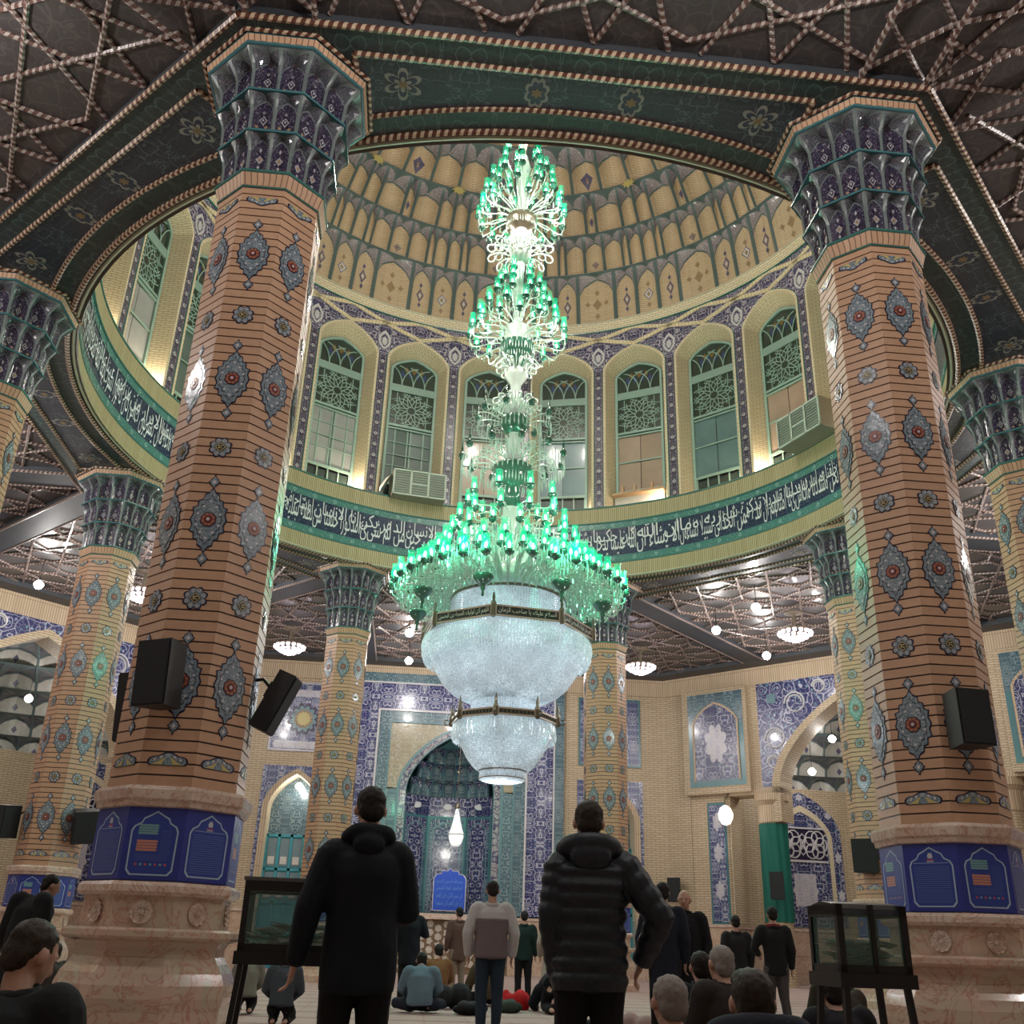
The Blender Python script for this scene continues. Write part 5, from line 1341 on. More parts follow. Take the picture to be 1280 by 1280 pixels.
# eight-sided brass bands; the larger carries the inscription in eight plates
V0 = R(-104)
for (rr_, z0, z1, nm) in ((1.74, 6.62, 6.84, 'inscription_plate'), (1.05, 4.93, 5.07, 'pierced_plate')):
    side = 2*rr_*sin(PI/8); apo = rr_*cos(PI/8)
    for i in range(8):
        am = V0+PI/8+PI/4*i; m4 = T(0, 0, ZB) @ RZ(am-PI/2)     # plate in the x-z plane at y = apo, outside towards +y
        mb = MB(); ybox(mb, -side/2+0.02, side/2-0.02, z0, z1, apo-0.02, apo, 0)
        for (a_, b_, c_, d_) in ((-side/2+0.02, side/2-0.02, z1-0.03, z1), (-side/2+0.02, side/2-0.02, z0, z0+0.03), (-side/2+0.02, -side/2+0.06, z0, z1), (side/2-0.06, side/2-0.02, z0, z1)):
            ybox(mb, a_, b_, c_, d_, apo, apo+0.015, 1)
        pl_ = mb.build(nm, ['bandblack', 'bronze_lt'], ch, mat4=m4) if False else None
        M.setdefault('bandblack', plain('black_enamel', (0.015, 0.02, 0.018), 0.25)); M.setdefault('bronze_lt', plain('copper_frame', (0.42, 0.30, 0.22), 0.3, 0.5))
        pl_ = mb.build(nm, ['bandblack', 'bronze_lt'], ch, mat4=m4)
        if rr_ > 1.5:
            V_, F_ = text_geo(shape('اللهم كن لوليك الحجة بن الحسن' if i % 2 else 'السلام عليك يا صاحب الزمان'))
            x0 = min(v[0] for v in V_); x1 = max(v[0] for v in V_); y0 = min(v[1] for v in V_); y1 = max(v[1] for v in V_)
            w2_ = side/2-0.1
            mb = MB(); mb.add([(w2_-2*w2_*(x-x0)/(x1-x0), apo+0.008, z0+0.04+(z1-z0-0.08)*(y-y0)/(y1-y0)) for x, y, z in V_], F_, 0)
            if 'bronze_pale' not in M: M['bronze_pale'] = plain('pale_gold_letter', (0.6, 0.52, 0.42), 0.3, 0.3)
            mb.build('lettering', 'bronze_pale', pl_)['kind'] = 'stuff'
        else:
            mb = MB()
            for j in range(9):
                xx = -side/2+0.1+j*(side-0.2)/8; mb.tube([(xx+0.03*cos(2*PI*q/6), apo+0.01, (z0+z1)/2+0.05*sin(2*PI*q/6)) for q in range(7)], 0.006, 4, 0)
            mb.build('scrollwork', 'bronze', pl_)
        a = V0+PI/4*i; mb = MB()
        h = 0.46 if rr_ > 1.5 else 0.42
        mb.lathe([(0.03, z0-0.03), (0.05, z0), (0.045, z1), (0.055, z1+0.03), (0.025, z1+0.08), (0.032, z1+0.14), (0.015, z1+0.22), (0.0, z0+h)], 6, 0, c=((rr_-0.0)*cos(a), (rr_)*sin(a), 0))
        if rr_ < 1.5: mb.tube([(rr_*cos(a), rr_*sin(a), z0+0.02), ((rr_+0.12)*cos(a), (rr_+0.12)*sin(a), z0+0.0), ((rr_+0.14)*cos(a), (rr_+0.14)*sin(a), z0+0.09), ((rr_+0.07)*cos(a), (rr_+0.07)*sin(a), z0+0.1)], 0.018, 5, 0)
        chp(mb, 'finial', 'bronze')
def drops(rings, name='crystal_fringe', mat='crystal'):
    """hanging cut drops; rings of (radius, z top, length, count, width)"""
    mb = MB(); V_ = mb.v; F_ = mb.f
    for (r, z, L, n, wd) in rings:
        for i in range(n):
            a = 2*PI*(i+0.37*(n % 3))/n; l = L*(0.8+0.2*random.random()); ca, sa = cos(a), sin(a); x, y = r*ca, r*sa; b = len(V_)
            V_ += [(x, y, z), (x+wd*ca, y+wd*sa, z-l*0.7), (x-wd*sa, y+wd*ca, z-l*0.7), (x-wd*ca, y-wd*sa, z-l*0.7), (x+wd*sa, y-wd*ca, z-l*0.7), (x, y, z-l)]
            F_ += [[b, b+1, b+2], [b, b+2, b+3], [b, b+3, b+4], [b, b+4, b+1], [b+5, b+2, b+1], [b+5, b+3, b+2], [b+5, b+4, b+3], [b+5, b+1, b+4]]
    mb.mi = [0]*len(F_); mb.uv = [None]*len(F_); o = chp(mb, name, mat, smooth=False); o['kind'] = 'stuff'; return o
drops([(1.66, 6.62, 0.2, 170, 0.016), (1.70, 6.54, 0.24, 170, 0.018), (1.68, 6.42, 0.26, 170, 0.018), (1.64, 6.28, 0.2, 150, 0.016), (1.0, 4.92, 0.2, 110, 0.015), (1.01, 4.84, 0.24, 110, 0.015), (0.98, 4.74, 0.2, 100, 0.015), (0.44, 4.03, 0.16, 60, 0.013)], mat='bead')
# lamps
sh = MB(); sh.lathe([(0.035, 0.0), (0.055, 0.03), (0.062, 0.09), (0.058, 0.15), (0.048, 0.19), (0.058, 0.24), (0.066, 0.26)], 10, 0); SH = sh.mesh('lamp_shade', 'shade', True)
bb = MB(); bb.lathe([(0.0, 0.05), (0.02, 0.06), (0.028, 0.10), (0.02, 0.14), (0.0, 0.16)], 6, 0); BBm = bb.mesh('bulb', 'bulb_green', True)
cp = MB(); cp.lathe([(0.0, -0.1), (0.02, -0.09), (0.03, -0.07), (0.07, -0.05), (0.085, -0.01), (0.08, 0.015), (0.0, 0.02)], 10, 0); CPm = cp.mesh('lamp_cup', 'cup_green', True)
def arm_mesh(r0, z0, r1, z1, curl):
    mb = MB(); pts = []
    P0, P1, P2, P3 = (r0, z0), (r0+(r1-r0)*0.35, z0+curl), (r1+0.04, z1-curl*1.1-0.25), (r1, z1-0.1)
    for i in range(11):
        t_ = i/10; u = 1-t_; pts.append((u**3*P0[0]+3*u*u*t_*P1[0]+3*u*t_*t_*P2[0]+t_**3*P3[0], 0, u**3*P0[1]+3*u*u*t_*P1[1]+3*u*t_*t_*P2[1]+t_**3*P3[1]))
    mb.tube(pts, 0.017, 5, 0)
    mx = pts[6]; mb.tube([(mx[0]+0.05*cos(t_*0.8), 0, mx[2]-0.06+0.05*sin(t_*0.8)) for t_ in range(8)], 0.009, 4, 0)
    return mb.mesh('lamp_arm', 'armglass', True)
def lamp_ring(r, z, n, r0, z0, curl=0.25, ph=0.0, s=1.15):
    am = arm_mesh(r0, z0, r, z, curl)
    for i in range(n):
        a = 2*PI*(i+ph)/n
        inst('lamp_arm', am, ch, T(0, 0, ZB) @ RZ(a))
        m4 = T(r*cos(a), r*sin(a), z+ZB) @ Matrix.Scale(s, 4)
        so = inst('lamp_shade', SH, ch, m4); inst('bulb', BBm, so); inst('lamp_cup', CPm, ch, m4)
lamp_ring(2.38, 7.66, 34, 1.15, 7.6); lamp_ring(2.12, 7.80, 32, 1.1, 7.75, ph=0.5); lamp_ring(1.88, 8.02, 28, 1.0, 8.0, ph=0.2); lamp_ring(1.62, 8.34, 24, 0.8, 8.3, ph=0.4)
lamp_ring(1.38, 8.75, 16, 0.6, 8.6, ph=0.1); lamp_ring(1.14, 9.18, 12, 0.4, 9.0, ph=0.45); lamp_ring(0.95, 9.72, 9, 0.3, 9.4, ph=0.2)
for (r, z, n, z0) in ((1.1, 13.95, 15, 13.65), (0.92, 14.4, 13, 14.0), (0.72, 14.85, 11, 14.3), (0.5, 15.3, 8, 14.8), (0.34, 15.65, 5, 15.1)): lamp_ring(r, z, n, 0.22, z0, 0.3, ph=r)
for (r, z, n, z0) in ((1.05, 17.35, 15, 17.25), (0.98, 17.85, 13, 17.35), (0.8, 18.4, 11, 17.5), (0.58, 18.95, 8, 17.9), (0.4, 19.5, 5, 18.6)): lamp_ring(r, z, n, 0.22, z0, 0.3, ph=r*1.3)
# central shaft: stacked glass vases, bowls and crowns
sm = MB(); sm.lathe([(0.07, 7.5), (0.07, 29.0)], 10, 0); chp(sm, 'shaft', 'bronze')
def vase(prof, mat, n=20): mb = MB(); mb.lathe(prof, n, 0); chp(mb, 'glass_vase', mat)
vase([(0.9, 7.56), (1.05, 7.7), (0.8, 7.95), (0.55, 8.3), (0.4, 8.8), (0.22, 9.2), (0.16, 10.0)], 'vase')
vase([(0.16, 9.2), (0.2, 9.6), (0.16, 10.1), (0.3, 10.15), (0.42, 10.3), (0.45, 10.5), (0.3, 10.62), (0.12, 10.65)], 'greenvase')
vase([(0.14, 10.65), (0.2, 10.8), (0.12, 11.3), (0.13, 11.4)], 'vase'); vase([(0.13, 11.35), (0.3, 11.45), (0.34, 11.65), (0.3, 11.75), (0.12, 11.8)], 'greenvase')
vase([(0.12, 11.8), (0.25, 11.95), (0.2, 12.1), (0.1, 12.3), (0.12, 12.6), (0.25, 12.8), (0.28, 12.95), (0.12, 13.0)], 'vase')
vase([(0.12, 13.0), (0.16, 13.2), (0.28, 13.35), (0.38, 13.5), (0.4, 13.66)], 'greenvase'); vase([(0.4, 13.66), (0.3, 13.7), (0.32, 14.1), (0.12, 14.15), (0.12, 14.9), (0.18, 15.1), (0.1, 15.4), (0.1, 16.0)], 'vase')
vase([(0.1, 16.0), (0.22, 16.1), (0.28, 16.3), (0.14, 16.45), (0.16, 16.6), (0.3, 16.7), (0.2, 16.9), (0.14, 17.0)], 'vase'); vase([(0.14, 16.95), (0.24, 17.05), (0.36, 17.2), (0.38, 17.32), (0.1, 17.34)], 'bronze')
vase([(0.1, 17.3), (0.24, 17.45), (0.12, 17.7), (0.13, 18.6), (0.2, 18.9), (0.1, 19.3)], 'vase')
# crowns of scrolled glass
def scrolls(r, z, n, h, w_=0.12, mat='armglass', r0=0.12, rad=0.014):
    mb = MB(); pts = []
    for j in range(9): t_ = j/8; pts.append((r0+(r-r0)*t_, 0, z+h*sin(PI*0.62*t_)))
    e = pts[-1]
    for j in range(1, 8): t_ = j*0.75; pts.append((e[0]+w_*0.5*sin(t_)*0.9, 0, e[2]-w_*0.5+w_*0.5*cos(t_)))
    mb.tube(pts, rad, 5, 0); me = mb.mesh('glass_scroll', mat, True)
    for i in range(n): inst('glass_scroll', me, ch, T(0, 0, ZB) @ RZ(2*PI*(i+0.3)/n))
scrolls(0.85, 10.35, 14, 0.35); scrolls(0.6, 10.7, 12, 0.3); scrolls(0.78, 11.5, 12, 0.3); scrolls(0.45, 11.85, 12, 0.38, 0.16, 'vase', rad=0.02); scrolls(0.4, 12.85, 12, 0.3, 0.16, 'vase', rad=0.022)
scrolls(0.35, 13.05, 10, 0.2, 0.1, 'vase'); scrolls(0.72, 16.15, 12, 0.25, 0.22, 'vase', rad=0.022); scrolls(0.55, 16.6, 10, -0.2, 0.2, 'vase', rad=0.018); scrolls(0.45, 12.3, 10, -0.3, 0.15, 'armglass')
# pear-shaped green drops with spikes on two tiers below the middle crown
pm = MB(); pm.lathe([(0.0, -0.08), (0.06, -0.05), (0.085, 0.03), (0.05, 0.1), (0.02, 0.14), (0.03, 0.2), (0.012, 0.26), (0.0, 0.5)], 8, 0); pm_ = pm.mesh('spiked_drop', 'cup_green', True)
for (r, z, n) in ((1.12, 10.75, 11), (0.82, 11.75, 9)):
    for i in range(n): inst('spiked_drop', pm_, ch, T(r*cos(2*PI*i/n+0.2), r*sin(2*PI*i/n+0.2), z+ZB))
R_ = [(1.12, 10.72, 0.35, 60, 0.016), (0.95, 10.62, 0.35, 50, 0.016), (0.7, 10.5, 0.3, 40, 0.016), (0.82, 11.65, 0.32, 50, 0.015), (0.6, 11.55, 0.3, 40, 0.015), (0.45, 10.3, 0.3, 40, 0.016), (0.35, 12.3, 0.25, 30, 0.014)]
R_ += [(1.25+0.1*j, 7.8+0.02*(j % 3), 0.3, 60, 0.02) for j in range(12)] + [(1.35+0.13*j, 7.58+0.03*(j % 2), 0.26, 60, 0.022) for j in range(8)]
R_ += [(2.3-0.26*j, 7.75+0.24*j, 0.28, 70-6*j, 0.02) for j in range(6)] + [(2.15-0.26*j, 7.7+0.24*j, 0.26, 70-6*j, 0.02) for j in range(6)]
R_ += [(1.1-0.2*j, 13.85+0.42*j, 0.22, 36-5*j, 0.015) for j in range(4)] + [(1.05-0.14*j, 17.25+0.5*j, 0.2, 36-5*j, 0.015) for j in range(4)] + [(0.4, 13.6, 0.25, 36, 0.014), (0.3, 13.45, 0.22, 30, 0.014), (0.36, 17.2, 0.22, 36, 0.014), (0.5, 16.5, 0.25, 30, 0.014), (0.6, 13.7, 0.3, 30, 0.014)]
drops(R_, 'crystal_drops')
# dark ornamental bowls between the arms
bm2 = MB(); bm2.lathe([(0.0, -0.32), (0.03, -0.3), (0.02, -0.22), (0.05, -0.16), (0.04, -0.1), (0.12, -0.05), (0.2, 0.05), (0.19, 0.1), (0.0, 0.1)], 12, 0); bmm = bm2.mesh('ornament_bowl', 'greenvase', True)
for i in range(8):
    a = V0+PI/8+PI/4*i+0.3; inst('ornament_bowl', bmm, ch, T(1.95*cos(a), 1.95*sin(a), 7.24+ZB))

# small crystal pendant in front of the prayer niche
SC_ = 0.74
pd_ = tag(empty('pendant_lamp', T(-0.02, 16.7, 4.05)), 'small glowing teardrop crystal lamp hanging before the prayer niche', 'lamp')
prof = [(0.0, 3.88), (0.12, 3.9), (0.24, 4.02), (0.32, 4.25), (0.34, 4.42), (0.3, 4.55), (0.22, 4.8), (0.15, 5.1), (0.09, 5.4), (0.05, 5.6)]
prof = [(r_*SC_, 3.85+(z_-3.85)*SC_) for r_, z_ in prof]
mb = MB(); mb.lathe(prof, 24, 0); mb.build('body', 'lamp_glow', pd_, True, T(0, 0, -3.85)) if 'lamp_glow' in M else None
M['lamp_glow'] = emitter('lit_lamp_glass', (1.0, 0.95, 0.86), 1.0)
mb.build('body', 'lamp_glow', pd_, True, T(0, 0, -3.85))
mb = beads(prof, 36, 0.06, 0.02); o = mb.build('crystal_beads', 'bead', pd_, mat4=T(0, 0, -3.85)); o['kind'] = 'stuff'
mb = MB(); mb.tube([(0, 0, 1.28), (0, 0, 7.27)], 0.012, 5, 0); mb.lathe([(0.03, 1.28), (0.12, 1.34), (0.08, 1.42), (0.02, 1.5)], 12, 0); mb.lathe([(0.01, 2.5), (0.1, 2.55), (0.01, 2.6)], 12, 0); mb.lathe([(0.25, 0.41), (0.275, 0.43), (0.25, 0.45)], 24, 0); mb.build('chain', 'bronze', pd_)
light('pendant_light', (-0.05, 17.4, 4.5), 60, (1, 0.95, 0.88), 0.2)
# bare bulbs hanging from the ceiling
mbb = MB(); mbb.lathe([(0.0, -0.14), (0.08, -0.12), (0.13, -0.05), (0.145, 0.0), (0.13, 0.05), (0.06, 0.12), (0.0, 0.14)], 14, 0); BULB = mbb.mesh('globe', emitter('lit_bulb', (1.0, 0.96, 0.9), 20), True)
mbs = MB(); mbs.tube([(0, 0, 0.1), (0, 0, 0.74)], 0.012, 5, 0); mbs.lathe([(0.02, 0.09), (0.05, 0.1), (0.05, 0.18), (0.02, 0.2)], 10, 0); BST = mbs.mesh('stem', 'black')
def bulb(P, label, grp=None, stem=True):
    o = tag(empty('ceiling_bulb', Matrix.Translation(P)), label, 'light bulb', grp); inst('globe', BULB, o)
    if stem: inst('stem', BST, o)
    return o
side_n = ['right', 'back right', 'back', 'back left', 'left', 'front left', 'front', 'front right']
spot = ['inner left', 'outer left', 'innermost', 'inner right', 'outer right']
for i, (P, bk, bi) in enumerate(BULBS):
    bulb(P, 'round bare bulb on a short stem, %s one of the %s ceiling bay' % (spot[bi], side_n[bk]), 'bare bulbs under the coffered ceiling')
# flat tiered crystal ceiling lights
fm = MB()
for (r, z, n) in ((0.5, -0.32, 16), (0.36, -0.42, 12), (0.2, -0.5, 8), (0.05, -0.55, 3)):
    for i in range(n):
        a = 2*PI*i/n; x, y = r*cos(a), r*sin(a); fm.lathe([(0, z-0.06), (0.06, z-0.03), (0.07, z+0.05), (0, z+0.06)], 6, 0, c=(x, y, 0))
FM = fm.mesh('crystal_cluster', emitter('lit_crystal_cluster', (1.0, 0.86, 0.95), 2.2))
ft = MB(); ft.lathe([(0.5, -0.25), (0.52, -0.22), (0.5, -0.2)], 24, 0); ft.lathe([(0.05, -0.5), (0.05, 0.35)], 8, 0); ft.lathe([(0.0, 0.3), (0.3, 0.36), (0.3, 0.4)], 16, 0); FT = ft.mesh('frame', 'bronze')
for k, nm in ((1, 'back right bay'), (3, 'back left bay'), (2, 'back bay')):
    P = Wm(k) @ Vector((0, 14.4, 10.72)); o = tag(empty('crystal_ceiling_light', Matrix.Translation(P)), 'flat round crystal ceiling light in the middle of the ceiling of the %s' % nm, 'ceiling light', 'flat crystal ceiling lights'); inst('crystal_cluster', FM, o); inst('frame', FT, o)
for sx, nm in ((1, 'right'), (-1, 'left')):
    P = Vector((sx*6.3, 15.3, 10.72)); o = tag(empty('crystal_ceiling_light', Matrix.Translation(P)), 'flat round crystal ceiling light in the corner bay back %s' % nm, 'ceiling light', 'flat crystal ceiling lights'); inst('crystal_cluster', FM, o); inst('frame', FT, o)
# lamps in the alcoves
for P, lab in (((14.11, 17.28, 8.6), 'glowing bulb under the stalactite vault of the right alcove, the higher one'), ((13.59, 18.23, 7.5), 'glowing bulb under the stalactite vault of the right alcove, the lower one'),
               ((-15.4, 17.1, 8.5), 'glowing bulb under the stalactite vault of the left alcove'), ((-5.97, 20.35, 6.35), 'bright bulb in the top of the arched recess left of the prayer niche')):
    o = bulb(P, lab, stem=False); mb = MB(); mb.tube([(0, 0, 0.08), (0, 0, 1.2 if P[2] > 7 else 0.3)], 0.012, 5, 0); mb.build('stem', 'black', o)
    light('alcove_light', (P[0]*0.985, P[1]*0.985, P[2]-0.15), 70 if P[2] > 7 else 20, (1, 0.96, 0.9), 0.12)
o = tag(empty('wall_lamp', T(9.95, 17.77, 5.3)), 'glowing white oval lamp hanging below the box panel right of the prayer niche', 'lamp')
mb = MB(); mb.lathe([(0, 0), (0.16, 0.06), (0.26, 0.25), (0.28, 0.42), (0.2, 0.62), (0.08, 0.72), (0, 0.74)], 16, 0); mb.build('globe', 'lamp_glow', o, True)
mb = MB(); mb.tube([(0, 0, 0.74), (0, 0, 0.95), (0.25, 0.25, 1.22)], 0.03, 6, 0); mb.build('bracket', 'bronze', o)
light('wall_lamp_light', (9.75, 17.5, 5.6), 25, (1, 0.96, 0.9), 0.2)

# ================================================================== SPEAKERS, COOLERS, CLOTH
def speaker(P, face, w_, h_, d_, tilt, label, arm_to, roll=0.0):
    o = tag(empty('loudspeaker', Matrix.Translation(P) @ RZ(R(face)-PI/2) @ Matrix.Rotation(R(-tilt), 4, 'X') @ Matrix.Rotation(R(roll), 4, 'Y')), label, 'loudspeaker', 'black loudspeakers')
    mb = MB(); a, b = w_/2, w_/2*0.62
    P_ = [(-a, d_/2), (a, d_/2), (b, -d_/2), (-b, -d_/2)]
    mb.add([(x, y, -h_/2) for x, y in P_]+[(x, y, h_/2) for x, y in P_], [(0, 1, 2, 3), (7, 6, 5, 4), (0, 4, 5, 1), (1, 5, 6, 2), (2, 6, 7, 3), (3, 7, 4, 0)], 0); mb.build('cabinet', 'black', o)
    mb = MB(); mb.box((0, d_/2+0.008, 0), (w_-0.03, 0.016, h_-0.03), 0); g = mb.build('grille', 'grille', o)
    mb = MB(); loc = o.matrix_world.inverted() @ Vector(arm_to); mb.tube([(0, -d_/2, 0.1), (loc.x*0.5, (-d_/2+loc.y)/2, 0.12+loc.z*0.4), tuple(loc)], 0.018, 6, 0); mb.box((0, -d_/2-0.01, 0.08), (0.1, 0.03, 0.16), 0); mb.build('bracket', 'darkmetal', o)
    return o
M['grille'] = plain('black_speaker_grille', (0.006, 0.008, 0.010), 0.7)
cA, cB = cpos['A'], cpos['B']
speaker((-3.95, -10.05, 3.18), -118, 0.38, 0.6, 0.3, 4, 'large black loudspeaker on the front of the near left column', (-3.95, -9.88, 3.35))
speaker((-3.0, -9.4, 3.12), -8, 0.26, 0.6, 0.2, 24, 'black loudspeaker tilted down on the right side of the near left column', (-3.3, -9.26, 3.35))
speaker((-4.47, -8.84, 3.1), 165, 0.30, 0.7, 0.26, 5, 'black loudspeaker on the left side of the near left column, seen edge on', (-4.3, -8.95, 3.3))
speaker((3.72, -10.1, 3.16), -84, 0.36, 0.54, 0.32, 0, 'large black loudspeaker on the near right column', (3.75, -9.86, 3.35))
speaker((-10.12, 3.5, 3.08), -135, 0.62, 0.66, 0.4, 4, 'black loudspeaker on the left of the column behind the near left column', (-9.7, 3.6, 3.3), roll=-6)
speaker((-8.5, 3.5, 3.05), -50, 0.62, 0.66, 0.4, 14, 'black loudspeaker on the right of the column behind the near left column', (-8.8, 3.62, 3.3), roll=8)
speaker((8.62, 3.28, 3.1), -120, 0.55, 0.72, 0.4, 2, 'black loudspeaker on the column behind the near right column', (8.95, 3.55, 3.3))
speaker((8.42-0.05, 19.44-0.05, 3.1), -128, 0.5, 0.85, 0.3, 0, 'black loudspeaker on the brick wall right of the puffer jacket man', (8.6, 19.7, 3.1))
speaker((11.2, 16.2, 3.2), -128, 0.5, 0.9, 0.3, 0, 'black loudspeaker hanging in front of the green cloth pier', (11.4, 16.4, 3.3))
# green cloth round the pier
Pg = Wm(1) @ Vector((-4.02*-1, AP+0.35, 0)); Pg = Wm(1) @ Vector((-4.02, AP+0.35, 0))
gc = tag(empty('green_cloth', Matrix.Translation(Pg)), 'dark green cloth wrapped round the brick pier of the right alcove', 'cloth')
mb = MB(); mb.grid(lambda u, v: ((0.50+0.02*sin(2*PI*u*11+3*v))*cos(2*PI*u), (0.50+0.02*sin(2*PI*u*11+3*v))*sin(2*PI*u), 2.05+3.3*v), 88, 10, 0); mb.build('drape', 'greencloth', gc, True) if 'greencloth' in M else None
M['greencloth'] = plain('green_fabric', (0.0, 0.115, 0.085), 0.7)
mb.build('drape', 'greencloth', gc, True)
# evaporative coolers on the ledge
def cooler(ang, r, z, label, dish, yaw=0.0):
    o = tag(empty('evaporative_cooler', RZ(R(ang-90)) @ T(0, r, z) @ RZ(R(yaw))), label, 'cooler', 'evaporative coolers on the drum ledge')
    mb = MB(); ybox(mb, -0.82, 0.82, 0, 0.85, -0.30, 0.65, 0); mb.build('case', 'coolercase', o)
    mb = MB()
    for (a, b, c_, d_) in ((-0.82, 0.82, 0, 0.05), (-0.82, 0.82, 0.80, 0.85), (-0.82, -0.77, 0, 0.85), (0.77, 0.82, 0, 0.85), (-0.30, -0.24, 0, 0.85), (0.24, 0.30, 0, 0.85)): ybox(mb, a, b, c_, d_, -0.34, -0.30, 0)
    ybox(mb, -0.24, 0.24, 0.38, 0.42, -0.33, -0.30, 0); mb.build('front_frame', 'coolerframe', o)
    for cx in (-0.535, 0.0, 0.535):
        for j in range(9):
            mb = MB(); ybox(mb, cx-0.225, cx+0.225, 0.08+j*0.08, 0.12+j*0.08, -0.325, -0.305, 0); mb.build('slat', 'coolerslat', o)
    if dish:
        mb = MB(); mb.lathe([(0.0, 0.1), (0.2, 0.08), (0.36, 0.0), (0.37, 0.0)], 24, 0); mb.build('fan_cover', 'whitemetal', o, True, T(-1.0, 0.1, 0.45) @ Matrix.Rotation(R(-62), 4, 'Y') @ Matrix.Rotation(R(0), 4, 'X'))
    return o
M['coolercase'] = plain('cooler_sheet_metal', (0.30, 0.27, 0.22), 0.5); M['coolerframe'] = plain('cooler_frame_paint', (0.42, 0.48, 0.42), 0.45); M['coolerslat'] = plain('cooler_slat', (0.16, 0.21, 0.18), 0.5); M['whitemetal'] = plain('white_painted_metal', (0.7, 0.72, 0.72), 0.4)
cooler(103.8, 8.82, 13.40, 'boxy evaporative cooler with a round white cover left of the chandelier', True, -4)
cooler(19.8, 8.62, 13.42, 'boxy evaporative cooler on the ledge beside the near right column', False, 0)
# timber shelf with three pegs under one window
o = tag(empty('plank_shelf', RZ(R(60-90)) @ T(0, 9.45, 13.46)), 'rough wooden plank shelf with three pegs in the window right of the chandelier', 'shelf')
mb = MB(); ybox(mb, -0.82, 0.82, 0.55, 0.63, -0.1, 0.25, 0); mb.build('plank', 'timber', o) if 'timber' in M else None
M['timber'] = plain('raw_timber', (0.5, 0.3, 0.18), 0.7); mb.build('plank', 'timber', o)
for x in (-0.5, -0.1, 0.45):
    mb = MB(); ybox(mb, x-0.04, x+0.04, 0.63, 0.85, -0.05, 0.03, 0); mb.build('peg', 'timber', o)
mb = MB(); ybox(mb, -0.8, 0.8, 0.0, 0.55, 0.12, 0.2, 0); mb.build('board', 'curtain', o)

# ================================================================== DONATION CASES
def case(P, rz, w_, d_, ztop, zg, label, curved=False, style=0):
    o = tag(empty('donation_case', Matrix.Translation(P) @ RZ(R(rz))), label, 'donation box', 'glass donation cases on black stands')
    t_ = 0.035; fr = MB()
    for sx in (-1, 1):
        for sy in (-1, 1): fr.box((sx*(w_/2-t_/2), sy*(d_/2-t_/2), (zg+ztop)/2), (t_, t_, ztop-zg), 0)
    for sy in (-1, 1):
        fr.box((0, sy*(d_/2-t_/2), zg+0.02), (w_, t_, 0.05), 0)
        if not curved: fr.box((0, sy*(d_/2-t_/2), ztop-0.03), (w_, t_+0.01, 0.06), 0)
    for sx in (-1, 1): fr.box((sx*(w_/2-t_/2), 0, zg+0.02), (t_, d_, 0.05), 0); fr.box((sx*(w_/2-t_/2), 0, ztop-0.03), (t_, d_, 0.06), 0)
    if style: fr.box((0, -d_/2+t_/2, (zg+ztop)/2), (t_*0.7, t_, ztop-zg), 0)
    fr.build('frame', 'darkmetal', o)
    mb = MB(); mb.box((0, 0, ztop+0.008), (w_+0.02, d_+0.02, 0.02), 0)
    if curved:
        mb.v = []; mb.f = []; mb.mi = []; mb.uv = []
        prof = [(-d_/2, ztop-0.05), (-d_/2+0.02, ztop-0.02), (-d_/2+0.07, ztop+0.005), (0, ztop+0.02), (d_/2-0.07, ztop+0.005), (d_/2-0.02, ztop-0.02), (d_/2, ztop-0.05)]
        for i in range(6): mb.add([(-w_/2, prof[i][0], prof[i][1]), (w_/2, prof[i][0], prof[i][1]), (w_/2, prof[i+1][0], prof[i+1][1]), (-w_/2, prof[i+1][0], prof[i+1][1])], [(0, 1, 2, 3)], 0)
        for sx in (-1, 1): mb.face([(sx*w_/2, y, z) for y, z in prof], 0)
    mb.build('lid', 'darkmetal' if curved else 'casetop', o)
    mb = MB(); mb.box((0, 0, zg-0.03), (w_+0.03, d_+0.03, 0.07), 0); mb.build('tray', 'darkmetal', o)
    for sx in (-1, 1):
        for sy in (-1, 1):
            mb = MB(); mb.tube([(sx*(w_/2-0.03), sy*(d_/2-0.03), zg-0.05), (sx*(w_/2+0.03), sy*(d_/2+0.02), 0.0)], 0.022, 4, 0); mb.build('leg', 'darkmetal', o)
    for (c_, dd) in (((0, -d_/2+0.012, (zg+ztop)/2), (w_-2*t_, 0.006, ztop-zg-0.08)), ((0, d_/2-0.012, (zg+ztop)/2), (w_-2*t_, 0.006, ztop-zg-0.08)), ((-w_/2+0.012, 0, (zg+ztop)/2), (0.006, d_-2*t_, ztop-zg-0.08)), ((w_/2-0.012, 0, (zg+ztop)/2), (0.006, d_-2*t_, ztop-zg-0.08))):
        mb = MB(); mb.box(c_, dd, 0); mb.build('glass_pane', 'caseglass', o)
    mb = MB()
    for i in range(110):
        x = random.uniform(-w_/2+0.07, w_/2-0.07); y = random.uniform(-d_/2+0.07, d_/2-0.07); z = zg+0.03+random.random()**1.5*0.13
        a = random.uniform(0, PI); b = random.uniform(-0.5, 0.5); l, h = 0.075, 0.04
        dx, dy = cos(a), sin(a); mb.face([(x-l*dx+h*dy, y-l*dy-h*dx, z), (x+l*dx+h*dy, y+l*dy-h*dx, z+b*0.05), (x+l*dx-h*dy, y+l*dy+h*dx, z+0.02), (x-l*dx-h*dy, y-l*dy+h*dx, z-b*0.04)], i % 3)
    bk = mb.build('banknotes', ['note_green', 'note_cream', 'note_brown'], o); bk['kind'] = 'stuff'
    return o
def glass_clear():
    t = NT('case_glass'); return t.out((0.10, 0.22, 0.18), 0.03, alpha=0.28, spec=0.8)
M['caseglass'] = glass_clear(); M['casetop'] = plain('grey_case_lid', (0.10, 0.10, 0.11), 0.3, 0.4)
